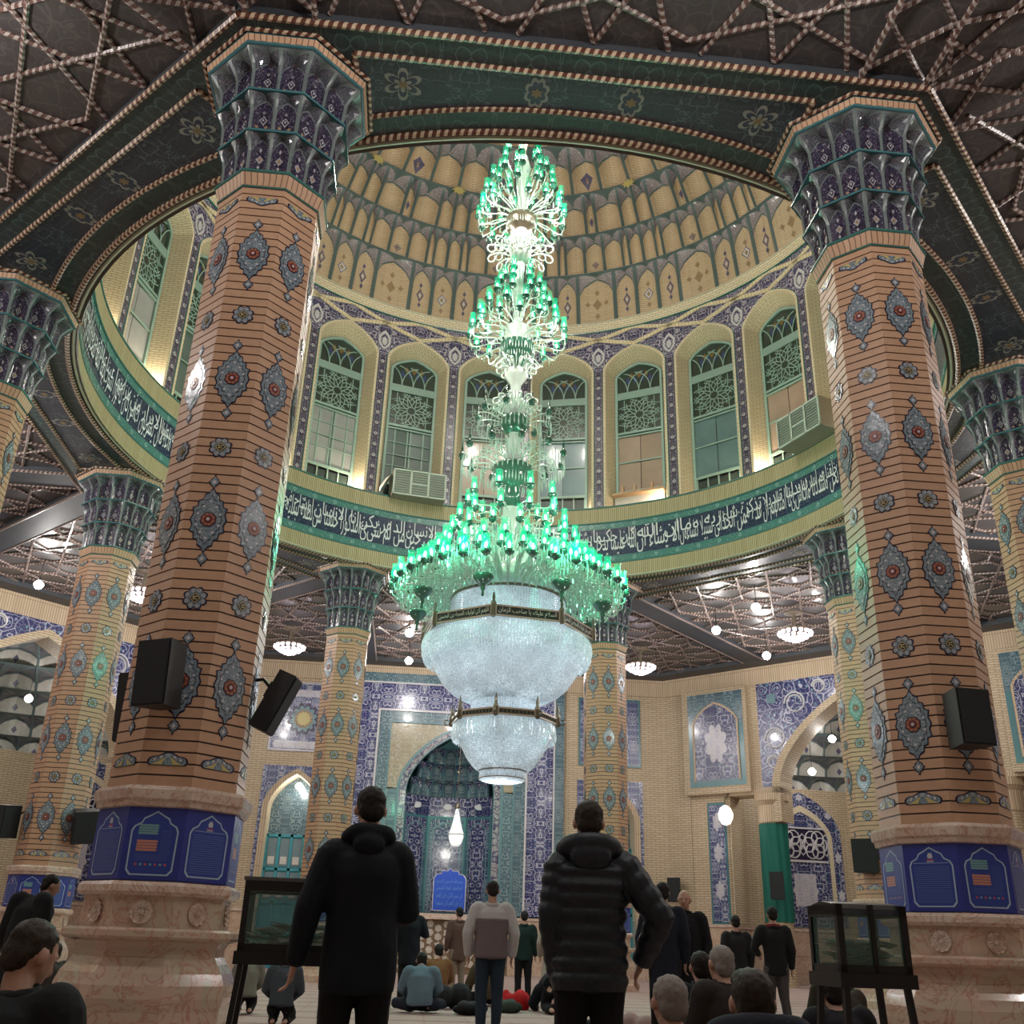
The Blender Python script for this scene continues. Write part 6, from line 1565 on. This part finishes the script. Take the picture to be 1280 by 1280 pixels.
M['note_green'] = plain('green_paper', (0.2, 0.32, 0.24), 0.7); M['note_cream'] = plain('cream_paper', (0.5, 0.5, 0.42), 0.7); M['note_brown'] = plain('brown_paper', (0.3, 0.22, 0.14), 0.7)
case((-2.13, -12.62, 0), 4, 0.84, 0.5, 1.31, 0.92, 'black glass donation case on tall legs beside the near left column')
case((0.925, -13.5, 0), 2, 0.40, 0.38, 1.265, 0.92, 'black glass donation case with a curved lid beside the near right column', True, 1)

# ================================================================== PEOPLE
from mathutils import noise as mnoise
def cloth(name, rgb, rough=0.85):
    t = NT(name); f = t.noise(t.pos(), 120 if 'hair' in name else 60, 3)[0]; g = t.noise(t.pos(), 28 if 'hair' in name else 5, 3)[0]
    c = t.mix(f, tuple(x*0.8 for x in rgb), tuple(x*1.2 for x in rgb)); c = t.mix(t.math('MULTIPLY', g, 0.3), c, tuple(x*0.6 for x in rgb))
    t.bump(t.math('ADD', t.math('MULTIPLY', f, 0.3), g), 0.35, 0.02)
    return t.out(c, rough, spec=0.25)
M['skin'] = plain('skin', (0.42, 0.24, 0.17), 0.5, var=0.1, scale=20); M['hair_black'] = cloth('black_hair', (0.012, 0.010, 0.009), 0.6)
M['hair_brown'] = cloth('dark_brown_hair', (0.03, 0.022, 0.016), 0.6); M['hair_grey'] = cloth('grey_hair', (0.26, 0.235, 0.22), 0.85)
M['eye'] = plain('eye', (0.02, 0.015, 0.012), 0.2); M['lip'] = plain('lip', (0.32, 0.13, 0.10), 0.5)
CL = {}
def clm(key, rgb, rough=0.85):
    if key not in CL: CL[key] = cloth(key, rgb, rough)
    return CL[key]
def loft(mb, pts, rad, seg=12, side=Vector((1, 0, 0))):
    """closed tube through pts; rad = (across, deep) per point"""
    pts = [Vector(p) for p in pts]; n = len(pts); vs = []
    for i, p in enumerate(pts):
        d = (pts[min(i+1, n-1)]-pts[max(i-1, 0)]).normalized(); s_ = side-d*side.dot(d)
        s_ = s_.normalized() if s_.length > 0.05 else d.orthogonal().normalized()
        u_ = d.cross(s_); ra, rb = rad[i] if isinstance(rad[i], (tuple, list)) else (rad[i], rad[i])
        for k in range(seg):
            a = 2*PI*k/seg; vs.append(p+s_*(ra*cos(a))+u_*(rb*sin(a)))
    d0 = (pts[0]-pts[1]).normalized(); d1 = (pts[-1]-pts[-2]).normalized()
    r0 = min(rad[0]) if isinstance(rad[0], (tuple, list)) else rad[0]; r1 = min(rad[-1]) if isinstance(rad[-1], (tuple, list)) else rad[-1]
    b = len(vs); vs.append(pts[0]+d0*min(r0*0.6, 0.022)); vs.append(pts[-1]+d1*min(r1*0.6, 0.03)); fs = []
    for i in range(n-1):
        for k in range(seg):
            k2 = (k+1) % seg; fs.append((i*seg+k, i*seg+k2, (i+1)*seg+k2, (i+1)*seg+k))
    for k in range(seg):
        fs.append((b, (k+1) % seg, k)); fs.append((b+1, (n-1)*seg+k, (n-1)*seg+(k+1) % seg))
    mb.add(vs, fs, 0)
def ell(mb, c, r, rot=None, n=12):
    m4 = Matrix.Translation(Vector(c)) @ (rot or Matrix()) ; vs = []; fs = []
    for j in range(1, n//2+2):
        ph = PI*j/(n//2+2)
        for k in range(n): a = 2*PI*k/n; vs.append(m4 @ Vector((r[0]*sin(ph)*cos(a), r[1]*sin(ph)*sin(a), r[2]*cos(ph))))
    R_n = n//2+1; b = len(vs); vs += [m4 @ Vector((0, 0, r[2])), m4 @ Vector((0, 0, -r[2]))]
    for j in range(R_n-1):
        for k in range(n): k2 = (k+1) % n; fs.append((j*n+k, (j+1)*n+k, (j+1)*n+k2, j*n+k2))
    for k in range(n): fs.append((b, k, (k+1) % n)); fs.append((b+1, (R_n-1)*n+(k+1) % n, (R_n-1)*n+k))
    mb.add(vs, fs, 0)
def remeshed(mb, name, mat, parent, voxel, smooth_it=3):
    me = mb.mesh(name+'_src', mat); o = bpy.data.objects.new(name+'_src', me)
    m = o.modifiers.new('r', 'REMESH'); m.mode = 'VOXEL'; m.voxel_size = voxel; m.use_smooth_shade = True
    if smooth_it: s_ = o.modifiers.new('s', 'SMOOTH'); s_.factor = 0.5; s_.iterations = smooth_it
    out = bpy.data.meshes.new_from_object(scratch_eval(o)); out.name = name
    bpy.data.objects.remove(o); bpy.data.meshes.remove(me)
    kk, am = (55, 0.007) if name == 'hair' else (8, 0.011) if name in ('jacket', 'shirt', 'robe', 'trousers', 'hood') and 'puffer' not in str(getattr(mat, 'name', '')) else (0, 0)
    if kk:
        nv = len(out.vertices); co = [0.0]*(3*nv); out.vertices.foreach_get('co', co); nn = [0.0]*(3*nv); out.vertices.foreach_get('normal', nn)
        for i in range(nv):
            p = Vector(co[3*i:3*i+3]); d_ = mnoise.noise(Vector((p.x*kk, p.y*kk, p.z*kk*(0.6 if kk < 20 else 1))))*am
            for j in range(3): co[3*i+j] += nn[3*i+j]*d_
        out.vertices.foreach_set('co', co); out.update()
    if not out.materials: out.materials.append(M[mat] if isinstance(mat, str) else mat)
    return inst(name, out, parent)
def mid(a, b, f): return Vector(a)*(1-f)+Vector(b)*f
POSES = {
 'stand': dict(pel=(0, 0, 0.95), waist=(0, 0.0, 1.10), chest=(0, 0.0, 1.30), neck=(0, -0.01, 1.47), head=(0, 0.02, 1.625),
    shL=(-0.185, 0, 1.42), elL=(-0.25, -0.03, 1.13), wrL=(-0.25, 0.05, 0.89), shR=(0.185, 0, 1.42), elR=(0.25, -0.03, 1.13), wrR=(0.25, 0.05, 0.89),
    hipL=(-0.09, 0, 0.92), knL=(-0.10, 0.02, 0.50), anL=(-0.11, -0.02, 0.09), hipR=(0.09, 0, 0.92), knR=(0.10, 0.02, 0.50), anR=(0.11, -0.02, 0.09)),
 'sit': dict(pel=(0, 0, 0.12), waist=(0, -0.02, 0.26), chest=(0, 0.02, 0.44), neck=(0, 0.06, 0.61), head=(0, 0.10, 0.75),
    shL=(-0.18, 0.03, 0.55), elL=(-0.27, 0.10, 0.32), wrL=(-0.16, 0.28, 0.22), shR=(0.18, 0.03, 0.55), elR=(0.27, 0.10, 0.32), wrR=(0.16, 0.28, 0.22),
    hipL=(-0.10, 0.02, 0.12), knL=(-0.34, 0.30, 0.12), anL=(0.02, 0.42, 0.07), hipR=(0.10, 0.02, 0.12), knR=(0.34, 0.30, 0.12), anR=(-0.02, 0.36, 0.07)),
 'kneel': dict(pel=(0, -0.06, 0.27), waist=(0, -0.05, 0.42), chest=(0, -0.01, 0.62), neck=(0, 0.03, 0.785), head=(0, 0.085, 0.905),
    shL=(-0.185, 0, 0.735), elL=(-0.25, 0.04, 0.47), wrL=(-0.13, 0.24, 0.36), shR=(0.19, 0, 0.74), elR=(0.25, 0.04, 0.47), wrR=(0.13, 0.24, 0.36),
    hipL=(-0.10, -0.04, 0.25), knL=(-0.13, 0.36, 0.10), anL=(-0.09, -0.10, 0.07), hipR=(0.10, -0.04, 0.25), knR=(0.13, 0.36, 0.10), anR=(0.09, -0.10, 0.07)),
 'bow': dict(pel=(0, -0.15, 0.36), waist=(0, 0.02, 0.42), chest=(0, 0.22, 0.36), neck=(0, 0.38, 0.24), head=(0, 0.47, 0.13),
    shL=(-0.18, 0.32, 0.30), elL=(-0.28, 0.42, 0.10), wrL=(-0.20, 0.58, 0.04), shR=(0.18, 0.32, 0.30), elR=(0.28, 0.42, 0.10), wrR=(0.20, 0.58, 0.04),
    hipL=(-0.10, -0.15, 0.33), knL=(-0.13, 0.10, 0.08), anL=(-0.10, -0.36, 0.06), hipR=(0.10, -0.15, 0.33), knR=(0.13, 0.10, 0.08), anR=(0.10, -0.36, 0.06)),
}
def hand(mb, wr, el, side, curl=0.5, spread=0.0, sc=1.0, fwd=None):
    """palm, four unequal bent fingers, thumb off the side; continues the forearm direction"""
    wr = Vector(wr); d = (wr-Vector(el)).normalized()
    th = Vector(fwd) if fwd else Vector((0, 1, 0)); th = (th-d*th.dot(d)); th = th.normalized() if th.length > 0.1 else Vector((1, 0, 0))   # thumb side
    nrm = d.cross(th)*side                                       # palm normal (towards the body)
    loft(mb, [wr-d*0.01*sc, wr+d*0.05*sc, wr+d*0.09*sc], [(0.03*sc, 0.02*sc), (0.042*sc, 0.016*sc), (0.040*sc, 0.014*sc)], 8, th)
    for i, (o, L) in enumerate(((0.030, 0.072), (0.010, 0.080), (-0.010, 0.074), (-0.029, 0.058))):
        b = wr+d*0.088*sc+th*o*sc; k1 = b+(d*cos(curl*0.6)+nrm*sin(curl*0.6))*L*0.45*sc; k2 = k1+(d*cos(curl*1.4)+nrm*sin(curl*1.4))*L*0.32*sc; k3 = k2+(d*cos(curl*2.1)+nrm*sin(curl*2.1))*L*0.25*sc
        loft(mb, [b-d*0.02*sc, k1, k2, k3], [0.0088*sc, 0.0085*sc, 0.0078*sc, 0.0065*sc], 6)
    b = wr+d*0.03*sc+th*0.03*sc; loft(mb, [b, b+(d*0.55+th*0.8)*0.035*sc, b+(d*0.9+th*0.7+nrm*0.3)*0.06*sc], [0.012*sc, 0.0105*sc, 0.008*sc], 6)
def person(P, face, pose, label, top, legs, hair='hair_black', s=1.0, vox=0.02, over=None, style='jacket', bulk=1.0, headrot=(0, 0), group=None, hood=None, hem=None, shoes=True, hairstyle='short', puff=False, collar=True):
    J = {k: Vector(v) for k, v in POSES[pose].items()}
    if over: J.update({k: Vector(v) for k, v in over.items()})
    root = tag(empty('person', Matrix.Translation(P) @ RZ(R(face)) @ Matrix.Scale(s, 4)), label, 'person', group)
    body = MB(); H = J['head']; N_ = J['neck']
    hm = Matrix.Rotation(R(headrot[0]), 4, 'Z') @ Matrix.Rotation(R(headrot[1]), 4, 'X')
    def hp(x, y, z): return H+(hm @ Vector((x, y, z)))
    # head with jaw, nose, brow, ears
    ell(body, hp(0, -0.012, 0.025), (0.076, 0.094, 0.094), hm); loft(body, [hp(0, 0.015, 0.02), hp(0, 0.03, -0.04), hp(0, 0.045, -0.092)], [(0.070, 0.072), (0.060, 0.058), (0.032, 0.034)], 12, (hm @ Vector((1, 0, 0))))
    loft(body, [hp(0, 0.078, 0.025), hp(0, 0.098, -0.015), hp(0, 0.088, -0.03)], [0.009, 0.014, 0.014], 6); ell(body, hp(0, 0.072, 0.035), (0.05, 0.014, 0.012), hm, 8)
    for sx in (-1, 1): ell(body, hp(sx*0.079, -0.005, 0.0), (0.012, 0.022, 0.032), hm, 8)
    loft(body, [mid(J['chest'], N_, 0.7), N_, H+(hm @ Vector((0, -0.01, -0.06)))], [(0.085, 0.07), (0.056, 0.056), (0.054, 0.058)], 12)
    loft(body, [J['pel'], J['waist'], J['chest'], mid(J['chest'], N_, 0.75)], [(0.14, 0.095), (0.13, 0.09), (0.155, 0.10), (0.10, 0.07)], 14)
    for sd, sg in (('L', -1), ('R', 1)):
        loft(body, [J['sh'+sd], mid(J['sh'+sd], J['el'+sd], 0.5), J['el'+sd], mid(J['el'+sd], J['wr'+sd], 0.4), J['wr'+sd]], [0.05, 0.045, 0.036, 0.038, 0.026], 8)
        loft(body, [J['hip'+sd], mid(J['hip'+sd], J['kn'+sd], 0.5), J['kn'+sd], mid(J['kn'+sd], J['an'+sd], 0.35), J['an'+sd]], [0.085, 0.075, 0.052, 0.052, 0.036], 8)
        hand(body, J['wr'+sd], J['el'+sd], sg, 0.55)
        a_ = J['an'+sd]; f_ = Vector((0.02*sg, 0.12, -0.035)) if pose == 'stand' else ((a_-J['kn'+sd]).normalized()*0.12)
        loft(body, [a_+Vector((0, -0.03, -0.03)) if pose == 'stand' else a_, a_+f_], [(0.035, 0.03), (0.036, 0.02)], 8)
    remeshed(body, 'body', 'skin', root, max(0.0075, vox*0.62), 2)
    for sx in (-1, 1):
        e = MB(); ell(e, hp(sx*0.028, 0.0745, 0.012), (0.010, 0.006, 0.0045), hm, 8); e.build('eye', 'eye', root, True)
    e = MB(); ell(e, hp(0, 0.078, -0.055), (0.022, 0.008, 0.006), hm, 8); e.build('mouth', 'lip', root, True)
    # hair
    h = MB()
    if hairstyle != 'bald':
        ell(h, hp(0, -0.024, 0.042), (0.083, 0.094, 0.087), hm); ell(h, hp(0, -0.060, -0.008), (0.074, 0.05, 0.072), hm)
        if hairstyle == 'thick': ell(h, hp(0, 0.01, 0.085), (0.075, 0.075, 0.045), hm)
    else: ell(h, hp(0, -0.05, -0.01), (0.078, 0.05, 0.05), hm)
    remeshed(h, 'hair', hair, root, 0.012, 1)
    # trousers
    t = MB(); t_ext = [mid(J['pel'], J['waist'], 0.3)]
    loft(t, [J['pel']+Vector((0, 0, -0.05 if pose == 'stand' else 0)), mid(J['pel'], J['waist'], 0.6)], [(0.165, 0.12), (0.155, 0.11)], 14)
    for sd in 'LR':
        lo = mid(J['kn'+sd], J['an'+sd], 0.95)
        loft(t, [J['hip'+sd], mid(J['hip'+sd], J['kn'+sd], 0.5), J['kn'+sd], mid(J['kn'+sd], J['an'+sd], 0.5), lo], [0.105, 0.093, 0.075, 0.068, 0.062], 10)
    remeshed(t, 'trousers', legs, root, vox, 3)
    # upper garment
    c = MB(); B = bulk; hem = hem if hem is not None else (0.80 if pose == 'stand' else None)
    sp = []; rd = []
    base = J['pel'] if hem is None else Vector((0, J['pel'].y, hem))
    ctrl = [(base, (0.175*B, 0.135*B)), (J['pel'] if hem is not None else mid(J['pel'], J['waist'], 0.4), (0.178*B, 0.135*B)), (J['waist'], (0.168*B, 0.128*B)), (J['chest'], (0.19*B, 0.14*B)), (mid(J['chest'], N_, 0.5), (0.185*B, 0.12*B)), (mid(J['chest'], N_, 0.82), (0.12*B, 0.085*B)), (N_, (0.07, 0.07))]
    if not puff: sp = [a for a, b in ctrl]; rd = [b for a, b in ctrl]
    else:
        for (a, ra), (b, rb) in zip(ctrl[:-1], ctrl[1:]):
            L = (b-a).length; n = max(1, int(L/0.017))
            for i in range(n):
                f = i/n; p = mid(a, b, f); k = 1+0.13*abs(sin((p.z-0.8)*PI/0.078))**0.7-0.06; sp.append(p); rd.append((( ra[0]*(1-f)+rb[0]*f)*k, (ra[1]*(1-f)+rb[1]*f)*k))
        sp.append(ctrl[-1][0]); rd.append(ctrl[-1][1])
    loft(c, sp, rd, 18)
    for sd, sg in (('L', -1), ('R', 1)):
        S, E_, W_ = J['sh'+sd], J['el'+sd], J['wr'+sd]
        loft(c, [mid(J['chest'], N_, 0.55)+Vector((sg*0.04, 0, 0)), S+Vector((sg*0.0, 0, -0.012))], [(0.08*B, 0.08*B), 0.078*B], 10)
        ell(c, S+Vector((sg*-0.012, 0, -0.006)), (0.086*B, 0.082*B, 0.082*B), None, 12)
        cp_ = [(S, 0.080*B), (mid(S, E_, 0.5), 0.074*B), (E_, 0.066*B), (mid(E_, W_, 0.55), 0.058*B), (mid(E_, W_, 1.0), 0.048*B)]
        if puff:
            q, r_ = [], []
            for (a, ra), (b, rb) in zip(cp_[:-1], cp_[1:]):
                n = max(1, int((b-a).length/0.015))
                for i in range(n):
                    f = i/n; p = mid(a, b, f); q.append(p); r_.append((ra*(1-f)+rb*f)*(1+0.15*abs(sin(p.z*PI/0.075))**0.7-0.07))
            q.append(cp_[-1][0]); r_.append(cp_[-1][1]); loft(c, q, r_, 12)
        else: loft(c, [a for a, b in cp_], [b for a, b in cp_], 10)
    if style == 'robe': loft(c, [Vector((0, J['pel'].y, 0.12)), Vector((0, J['pel'].y, 0.5)), J['pel']], [(0.26, 0.2), (0.22, 0.17), (0.18, 0.14)], 16)
    coat = remeshed(c, {'robe': 'robe', 'shirt': 'shirt'}.get(style, 'jacket'), top, root, vox*0.8 if not puff else 0.009, 7 if not puff else 1)
    if collar:
        k = MB(); n4 = N_
        for i in range(14):
            a = 2*PI*i/14; ell(k, n4+Vector((0.075*cos(a), 0.07*sin(a)-0.005, -0.0+0.012*sin(a))), (0.024, 0.024, 0.035), None, 6)
        remeshed(k, 'collar', top, root, 0.013, 1)
    if hood:
        k = MB(); hs = hood; N_ = N_+Vector((0, 0, 0.02))
        for i in range(16):
            a = PI+PI*i/15; ell(k, n4h(N_)+Vector((0.135*hs*cos(a), 0.10*hs*sin(a), -0.01+0.035*abs(sin(a)))), (0.055*hs, 0.05*hs, 0.06*hs), None, 8)
        ell(k, N_+Vector((0, -0.10*hs, -0.045)), (0.12*hs, 0.06, 0.085*hs), None, 10)
        remeshed(k, 'hood', top, root, 0.012, 2)
    if shoes and pose == 'stand':
        for sd, sg in (('L', -1), ('R', 1)):
            a_ = J['an'+sd]; k = MB(); loft(k, [a_+Vector((0, -0.045, -0.045)), a_+Vector((0.01*sg, 0.05, -0.05)), a_+Vector((0.03*sg, 0.14, -0.06))], [(0.042, 0.04), (0.046, 0.036), (0.04, 0.026)], 10); remeshed(k, 'sock', clm('dark_sock', (0.02, 0.02, 0.025)), root, 0.013, 1)
    return root
def n4h(N_): return N_+Vector((0, 0.0, 0.0))
def at(x, y): return Vector((x, y, 0))
BLK = clm('black_coat_cloth', (0.005, 0.008, 0.012), 0.8)
NVY = clm('dark_puffer_nylon', (0.007, 0.012, 0.019), 0.45); NVY.node_tree.nodes['Principled BSDF'].inputs['Specular IOR Level'].default_value = 0.4; TRB = clm('black_trousers', (0.007, 0.007, 0.008))
# the two men standing nearest
person(at(-1.81, -13.54), 6, 'stand', 'standing man seen from behind in a long black coat with raised collar, right forearm lifted', BLK, TRB, 'hair_black', 1.02, 0.013, hairstyle='thick',
    over=dict(elR=(0.235, 0.04, 1.12), wrR=(0.12, 0.27, 1.10), elL=(-0.27, -0.02, 1.13), wrL=(-0.315, 0.02, 0.87), shL=(-0.175, 0, 1.395), shR=(0.165, 0, 1.395), anL=(-0.14, -0.02, 0.09), anR=(0.13, -0.04, 0.09)), bulk=1.1, hem=0.74, hood=0.78, headrot=(4, -10))
person(at(-0.59, -13.53), -4, 'stand', 'standing man seen from behind in a dark quilted puffer jacket with the hood down', NVY, TRB, 'hair_brown', 1.01, 0.013,
    over=dict(elR=(0.375, -0.06, 1.15), wrR=(0.29, 0.08, 0.93), elL=(-0.20, -0.03, 1.13), wrL=(-0.165, 0.04, 0.86), shL=(-0.155, 0, 1.40), shR=(0.185, 0, 1.41), anL=(-0.12, -0.02, 0.09), anR=(0.13, -0.02, 0.09)), bulk=1.12, hem=0.79, hood=1.0, puff=True, headrot=(0, -6))
# seated nearest
person(at(-2.95, -15.20), -12, 'kneel', 'man sitting at the lower left in a dark jacket with short hair', clm('charcoal_jacket', (0.012, 0.014, 0.016)), TRB, 'hair_brown', 1.0, 0.012, headrot=(-28, -22), bulk=1.15)
person(at(-0.46, -14.85), 10, 'kneel', 'grey-haired man sitting low in front in a black jacket', clm('black_jacket', (0.010, 0.010, 0.012)), TRB, 'hair_grey', 0.885, 0.014, bulk=1.12)
person(at(-0.37, -15.6), -6, 'kneel', 'person sitting in front in a navy hooded jacket with the hood down, dark brown hair', clm('navy_jacket', (0.016, 0.020, 0.032)), TRB, 'hair_brown', 0.925, 0.014, bulk=1.1, hood=1.1, hairstyle='thick')
# the middle ground
SH_G = clm('grey_brown_panel', (0.17, 0.135, 0.145)); 
pj = person(at(-0.5, -5.9), 0, 'stand', 'standing man seen from behind in a jacket with white shoulders and a grey brown back', clm('offwhite_jacket', (0.50, 0.48, 0.49)), clm('dark_blue_trousers', (0.02, 0.035, 0.055)), 'hair_black', 1.0, 0.014,
    over=dict(elL=(-0.29, -0.03, 1.13), wrL=(-0.27, 0.05, 0.88), elR=(0.29, -0.03, 1.13), wrR=(0.27, 0.05, 0.88), anL=(-0.09, -0.02, 0.09), anR=(0.09, -0.02, 0.09)), bulk=1.14, hem=0.86, headrot=(0, -12))
k = MB(); loft(k, [(0, -0.012, 0.855), (0, -0.014, 1.10), (0, -0.014, 1.30)], [(0.213, 0.162), (0.205, 0.158), (0.235, 0.166)], 18); remeshed(k, 'back_panel', SH_G, pj, 0.016, 2)['label'] = 'grey brown back panel'
person(at(-1.47, 0.3), 8, 'stand', 'man in a black coat behind the long-coated man, forearm raised', BLK, TRB, 'hair_grey', 0.97, 0.02, over=dict(elR=(0.30, 0, 1.16), wrR=(0.22, 0.25, 1.22)), bulk=1.15, hem=0.65)
person(at(-1.27, -2.2), 0, 'sit', 'person sitting on the carpet seen from behind in a light blue shirt', clm('light_blue_shirt', (0.13, 0.20, 0.26)), clm('navy_trousers', (0.012, 0.016, 0.03)), 'hair_black', 1.08, 0.018, style='shirt', bulk=1.08, over=dict(neck=(0, 0.14, 0.6), head=(0, 0.24, 0.68)), collar=False)
person(at(-0.90, 1.9), 14, 'sit', 'person sitting in an orange brown jacket beside the light blue shirt', clm('orange_brown_jacket', (0.17, 0.075, 0.03)), TRB, 'hair_black', 1.15, 0.02, bulk=1.2, over=dict(head=(0.05, 0.14, 0.74)))
person(at(-0.45, 3.1), 20, 'stand', 'person in a brown coat half hidden behind the white-shouldered jacket', clm('brown_coat', (0.10, 0.055, 0.045)), clm('tan_trousers', (0.22, 0.16, 0.12)), 'hair_black', 0.98, 0.02, hem=0.7)
person(at(0.75, 1.6), 0, 'stand', 'person in a dark green jacket half hidden behind the white-shouldered jacket', clm('dark_green_jacket', (0.008, 0.022, 0.018)), TRB, 'hair_black', 0.94, 0.02)
person(at(1.15, 0.4), -12, 'stand', 'man in a long cream robe beside the puffer jacket man', clm('cream_robe', (0.34, 0.29, 0.24)), clm('cream_trousers', (0.3, 0.26, 0.22)), 'hair_black', 0.94, 0.02, style='robe')
person(at(0.98, -1.2), 0, 'bow', 'person in black bowing down on the carpet near the red bag', BLK, TRB, 'hair_black', 1.15, 0.02, bulk=1.15)
person(at(-0.05, 0.3), 30, 'sit', 'person sitting in a dark olive coat behind the white-shouldered jacket', clm('olive_brown_coat', (0.07, 0.05, 0.028)), TRB, 'hair_black', 1.12, 0.02, bulk=1.1)
person(at(1.42, -7.0), -4, 'stand', 'man in a navy coat standing right behind the puffer jacket man', clm('navy_coat', (0.012, 0.016, 0.028)), TRB, 'hair_black', 1.0, 0.018, hem=0.6, over=dict(elL=(-0.27, 0, 1.13), wrL=(-0.26, 0.06, 0.88)))
person(at(1.80, -6.55), 160, 'stand', 'balding man in a black coat facing the camera', clm('black_long_coat', (0.010, 0.010, 0.012)), TRB, 'hair_grey', 0.97, 0.014, hem=0.55, bulk=1.12, hairstyle='bald', headrot=(0, -6), over=dict(elR=(0.27, 0.02, 1.13), wrR=(0.14, 0.2, 1.02)))
pm_ = person(at(3.57, -4.63), -5, 'stand', 'man in a black sweater with a red scarf and grey trousers before the green cloth', clm('black_sweater', (0.012, 0.012, 0.014)), clm('grey_trousers', (0.07, 0.065, 0.065)), 'hair_black', 0.93, 0.018, over=dict(elL=(-0.3, 0.02, 1.16), wrL=(-0.2, 0.2, 1.08), anL=(-0.15, -0.02, 0.09), anR=(0.15, -0.02, 0.09)))
sc_ = MB(); 
for i in range(14):
    a = 2*PI*i/14; ell(sc_, (0.085*cos(a), 0.075*sin(a), 1.475), (0.034, 0.03, 0.035), None, 6)
remeshed(sc_, 'scarf', clm('red_scarf', (0.17, 0.02, 0.03)), pm_, 0.015, 1)['label'] = 'red scarf'
person(at(3.45, -3.3), 0, 'stand', 'person in dark clothes just left of the man with the red scarf', clm('charcoal_coat', (0.016, 0.016, 0.018)), TRB, 'hair_black', 0.88, 0.02)
person(at(0.60, -12.1), 15, 'kneel', 'grey-haired person in dark brown sitting between hooded jacket and right case', clm('dark_brown_jacket', (0.022, 0.016, 0.013)), TRB, 'hair_grey', 1.02, 0.016, bulk=1.2)
person(at(0.92, -10.6), -60, 'kneel', 'person sitting in a black and white checked shirt', clm('checked_shirt', (0.15, 0.15, 0.16)), TRB, 'hair_black', 0.95, 0.016, style='shirt')
person(at(0.66, -11.3), 0, 'kneel', 'person in black sitting with back turned behind the grey-haired man', BLK, TRB, 'hair_black', 0.98, 0.018, bulk=1.1)
person(at(2.95, -8.1), 140, 'kneel', 'person sitting left of the right case, face towards the camera, olive jacket', clm('olive_jacket', (0.035, 0.032, 0.022)), TRB, 'hair_black', 0.92, 0.016)
person(at(2.3, -9.9), 20, 'kneel', 'person in a brown plaid shirt sitting below the right case', clm('plaid_shirt', (0.055, 0.045, 0.038)), TRB, 'hair_black', 0.9, 0.016, style='shirt', bulk=1.1)
person(at(1.2, -12.45), 0, 'kneel', 'person in black sitting right behind the legs of the right case', clm('black_hoodie', (0.012, 0.012, 0.015)), TRB, 'hair_black', 0.86, 0.016, bulk=1.25)
person(at(-3.04, -5.3), 0, 'kneel', 'person in grey blue clothes sitting behind the left case', clm('grey_blue_jacket', (0.055, 0.07, 0.085)), TRB, 'hair_black', 0.85, 0.018, bulk=1.05)
person(at(-3.75, -3.4), 10, 'kneel', 'person in a light grey top sitting behind the left leg of the left case', clm('light_grey_top', (0.2, 0.2, 0.17)), TRB, 'hair_black', 0.85, 0.02)
person(at(-5.09, -8.85), -30, 'stand', 'person in black standing with bowed head behind the sitting man at the lower left', clm('black_cloak', (0.010, 0.011, 0.013)), TRB, 'hair_black', 0.88, 0.018, bulk=1.25, over=dict(chest=(0, 0.05, 1.28), neck=(0, 0.13, 1.44), head=(0, 0.22, 1.57)), hem=0.5, headrot=(-30, -18))
person(at(-5.25, -7.2), 80, 'kneel', 'small figure sitting against the foot of the near left column, dark grey sleeves', clm('dark_grey_knit', (0.06, 0.055, 0.05)), TRB, 'hair_brown', 0.86, 0.018)
# bags and clothes on the floor
def lump(P, r, label, cat, mat, name, seed=1, n=7):
    random.seed(seed); mb = MB(); o = tag(empty(name, Matrix.Translation(P)), label, cat)
    for i in range(n): ell(mb, (random.uniform(-0.6, 0.6)*r[0], random.uniform(-0.6, 0.6)*r[1], r[2]*random.uniform(0.3, 0.55)), (r[0]*random.uniform(0.35, 0.6), r[1]*random.uniform(0.35, 0.6), r[2]*random.uniform(0.35, 0.5)), RZ(random.random()*3), 8)
    remeshed(mb, 'cloth_heap', mat, o, 0.02, 3); return o
lump((0.42, -0.35, 0), (0.32, 0.25, 0.34), 'red cloth bag on the carpet', 'bag', clm('red_bag', (0.45, 0.012, 0.015)), 'bag', 3)
lump((0.2, -1.3, 0), (0.3, 0.25, 0.22), 'dark green grey bag beside the red bag', 'bag', clm('green_grey_bag', (0.04, 0.05, 0.04)), 'bag', 4)
lump((-0.45, -2.1, 0), (0.36, 0.3, 0.2), 'pile of dark clothes beside the light blue shirt', 'clothes', clm('dark_clothes', (0.014, 0.015, 0.018)), 'clothes_pile', 5, 9)
lump((-0.66, -0.75, 0), (0.4, 0.3, 0.42), 'dark backpack behind the light blue shirt', 'backpack', clm('black_backpack', (0.02, 0.02, 0.022)), 'backpack', 6)
lump((0.95, -4.4, 0), (0.42, 0.25, 0.16), 'dark folded clothes on the carpet left of the puffer man legs', 'clothes', clm('dark_clothes', (0.014, 0.015, 0.018)), 'clothes_pile', 7)
lump((1.75, -12.5, 0.0), (0.16, 0.16, 0.6), 'beige plastic bag beside the right case', 'bag', clm('beige_bag', (0.34, 0.28, 0.24)), 'bag', 8, 9)
lump((1.6, -5.2, 0), (0.4, 0.3, 0.3), 'pale pink bag on the carpet right of the puffer man', 'bag', clm('pink_bag', (0.38, 0.26, 0.25)), 'bag', 9)

bpy.data.scenes.remove(TMP)
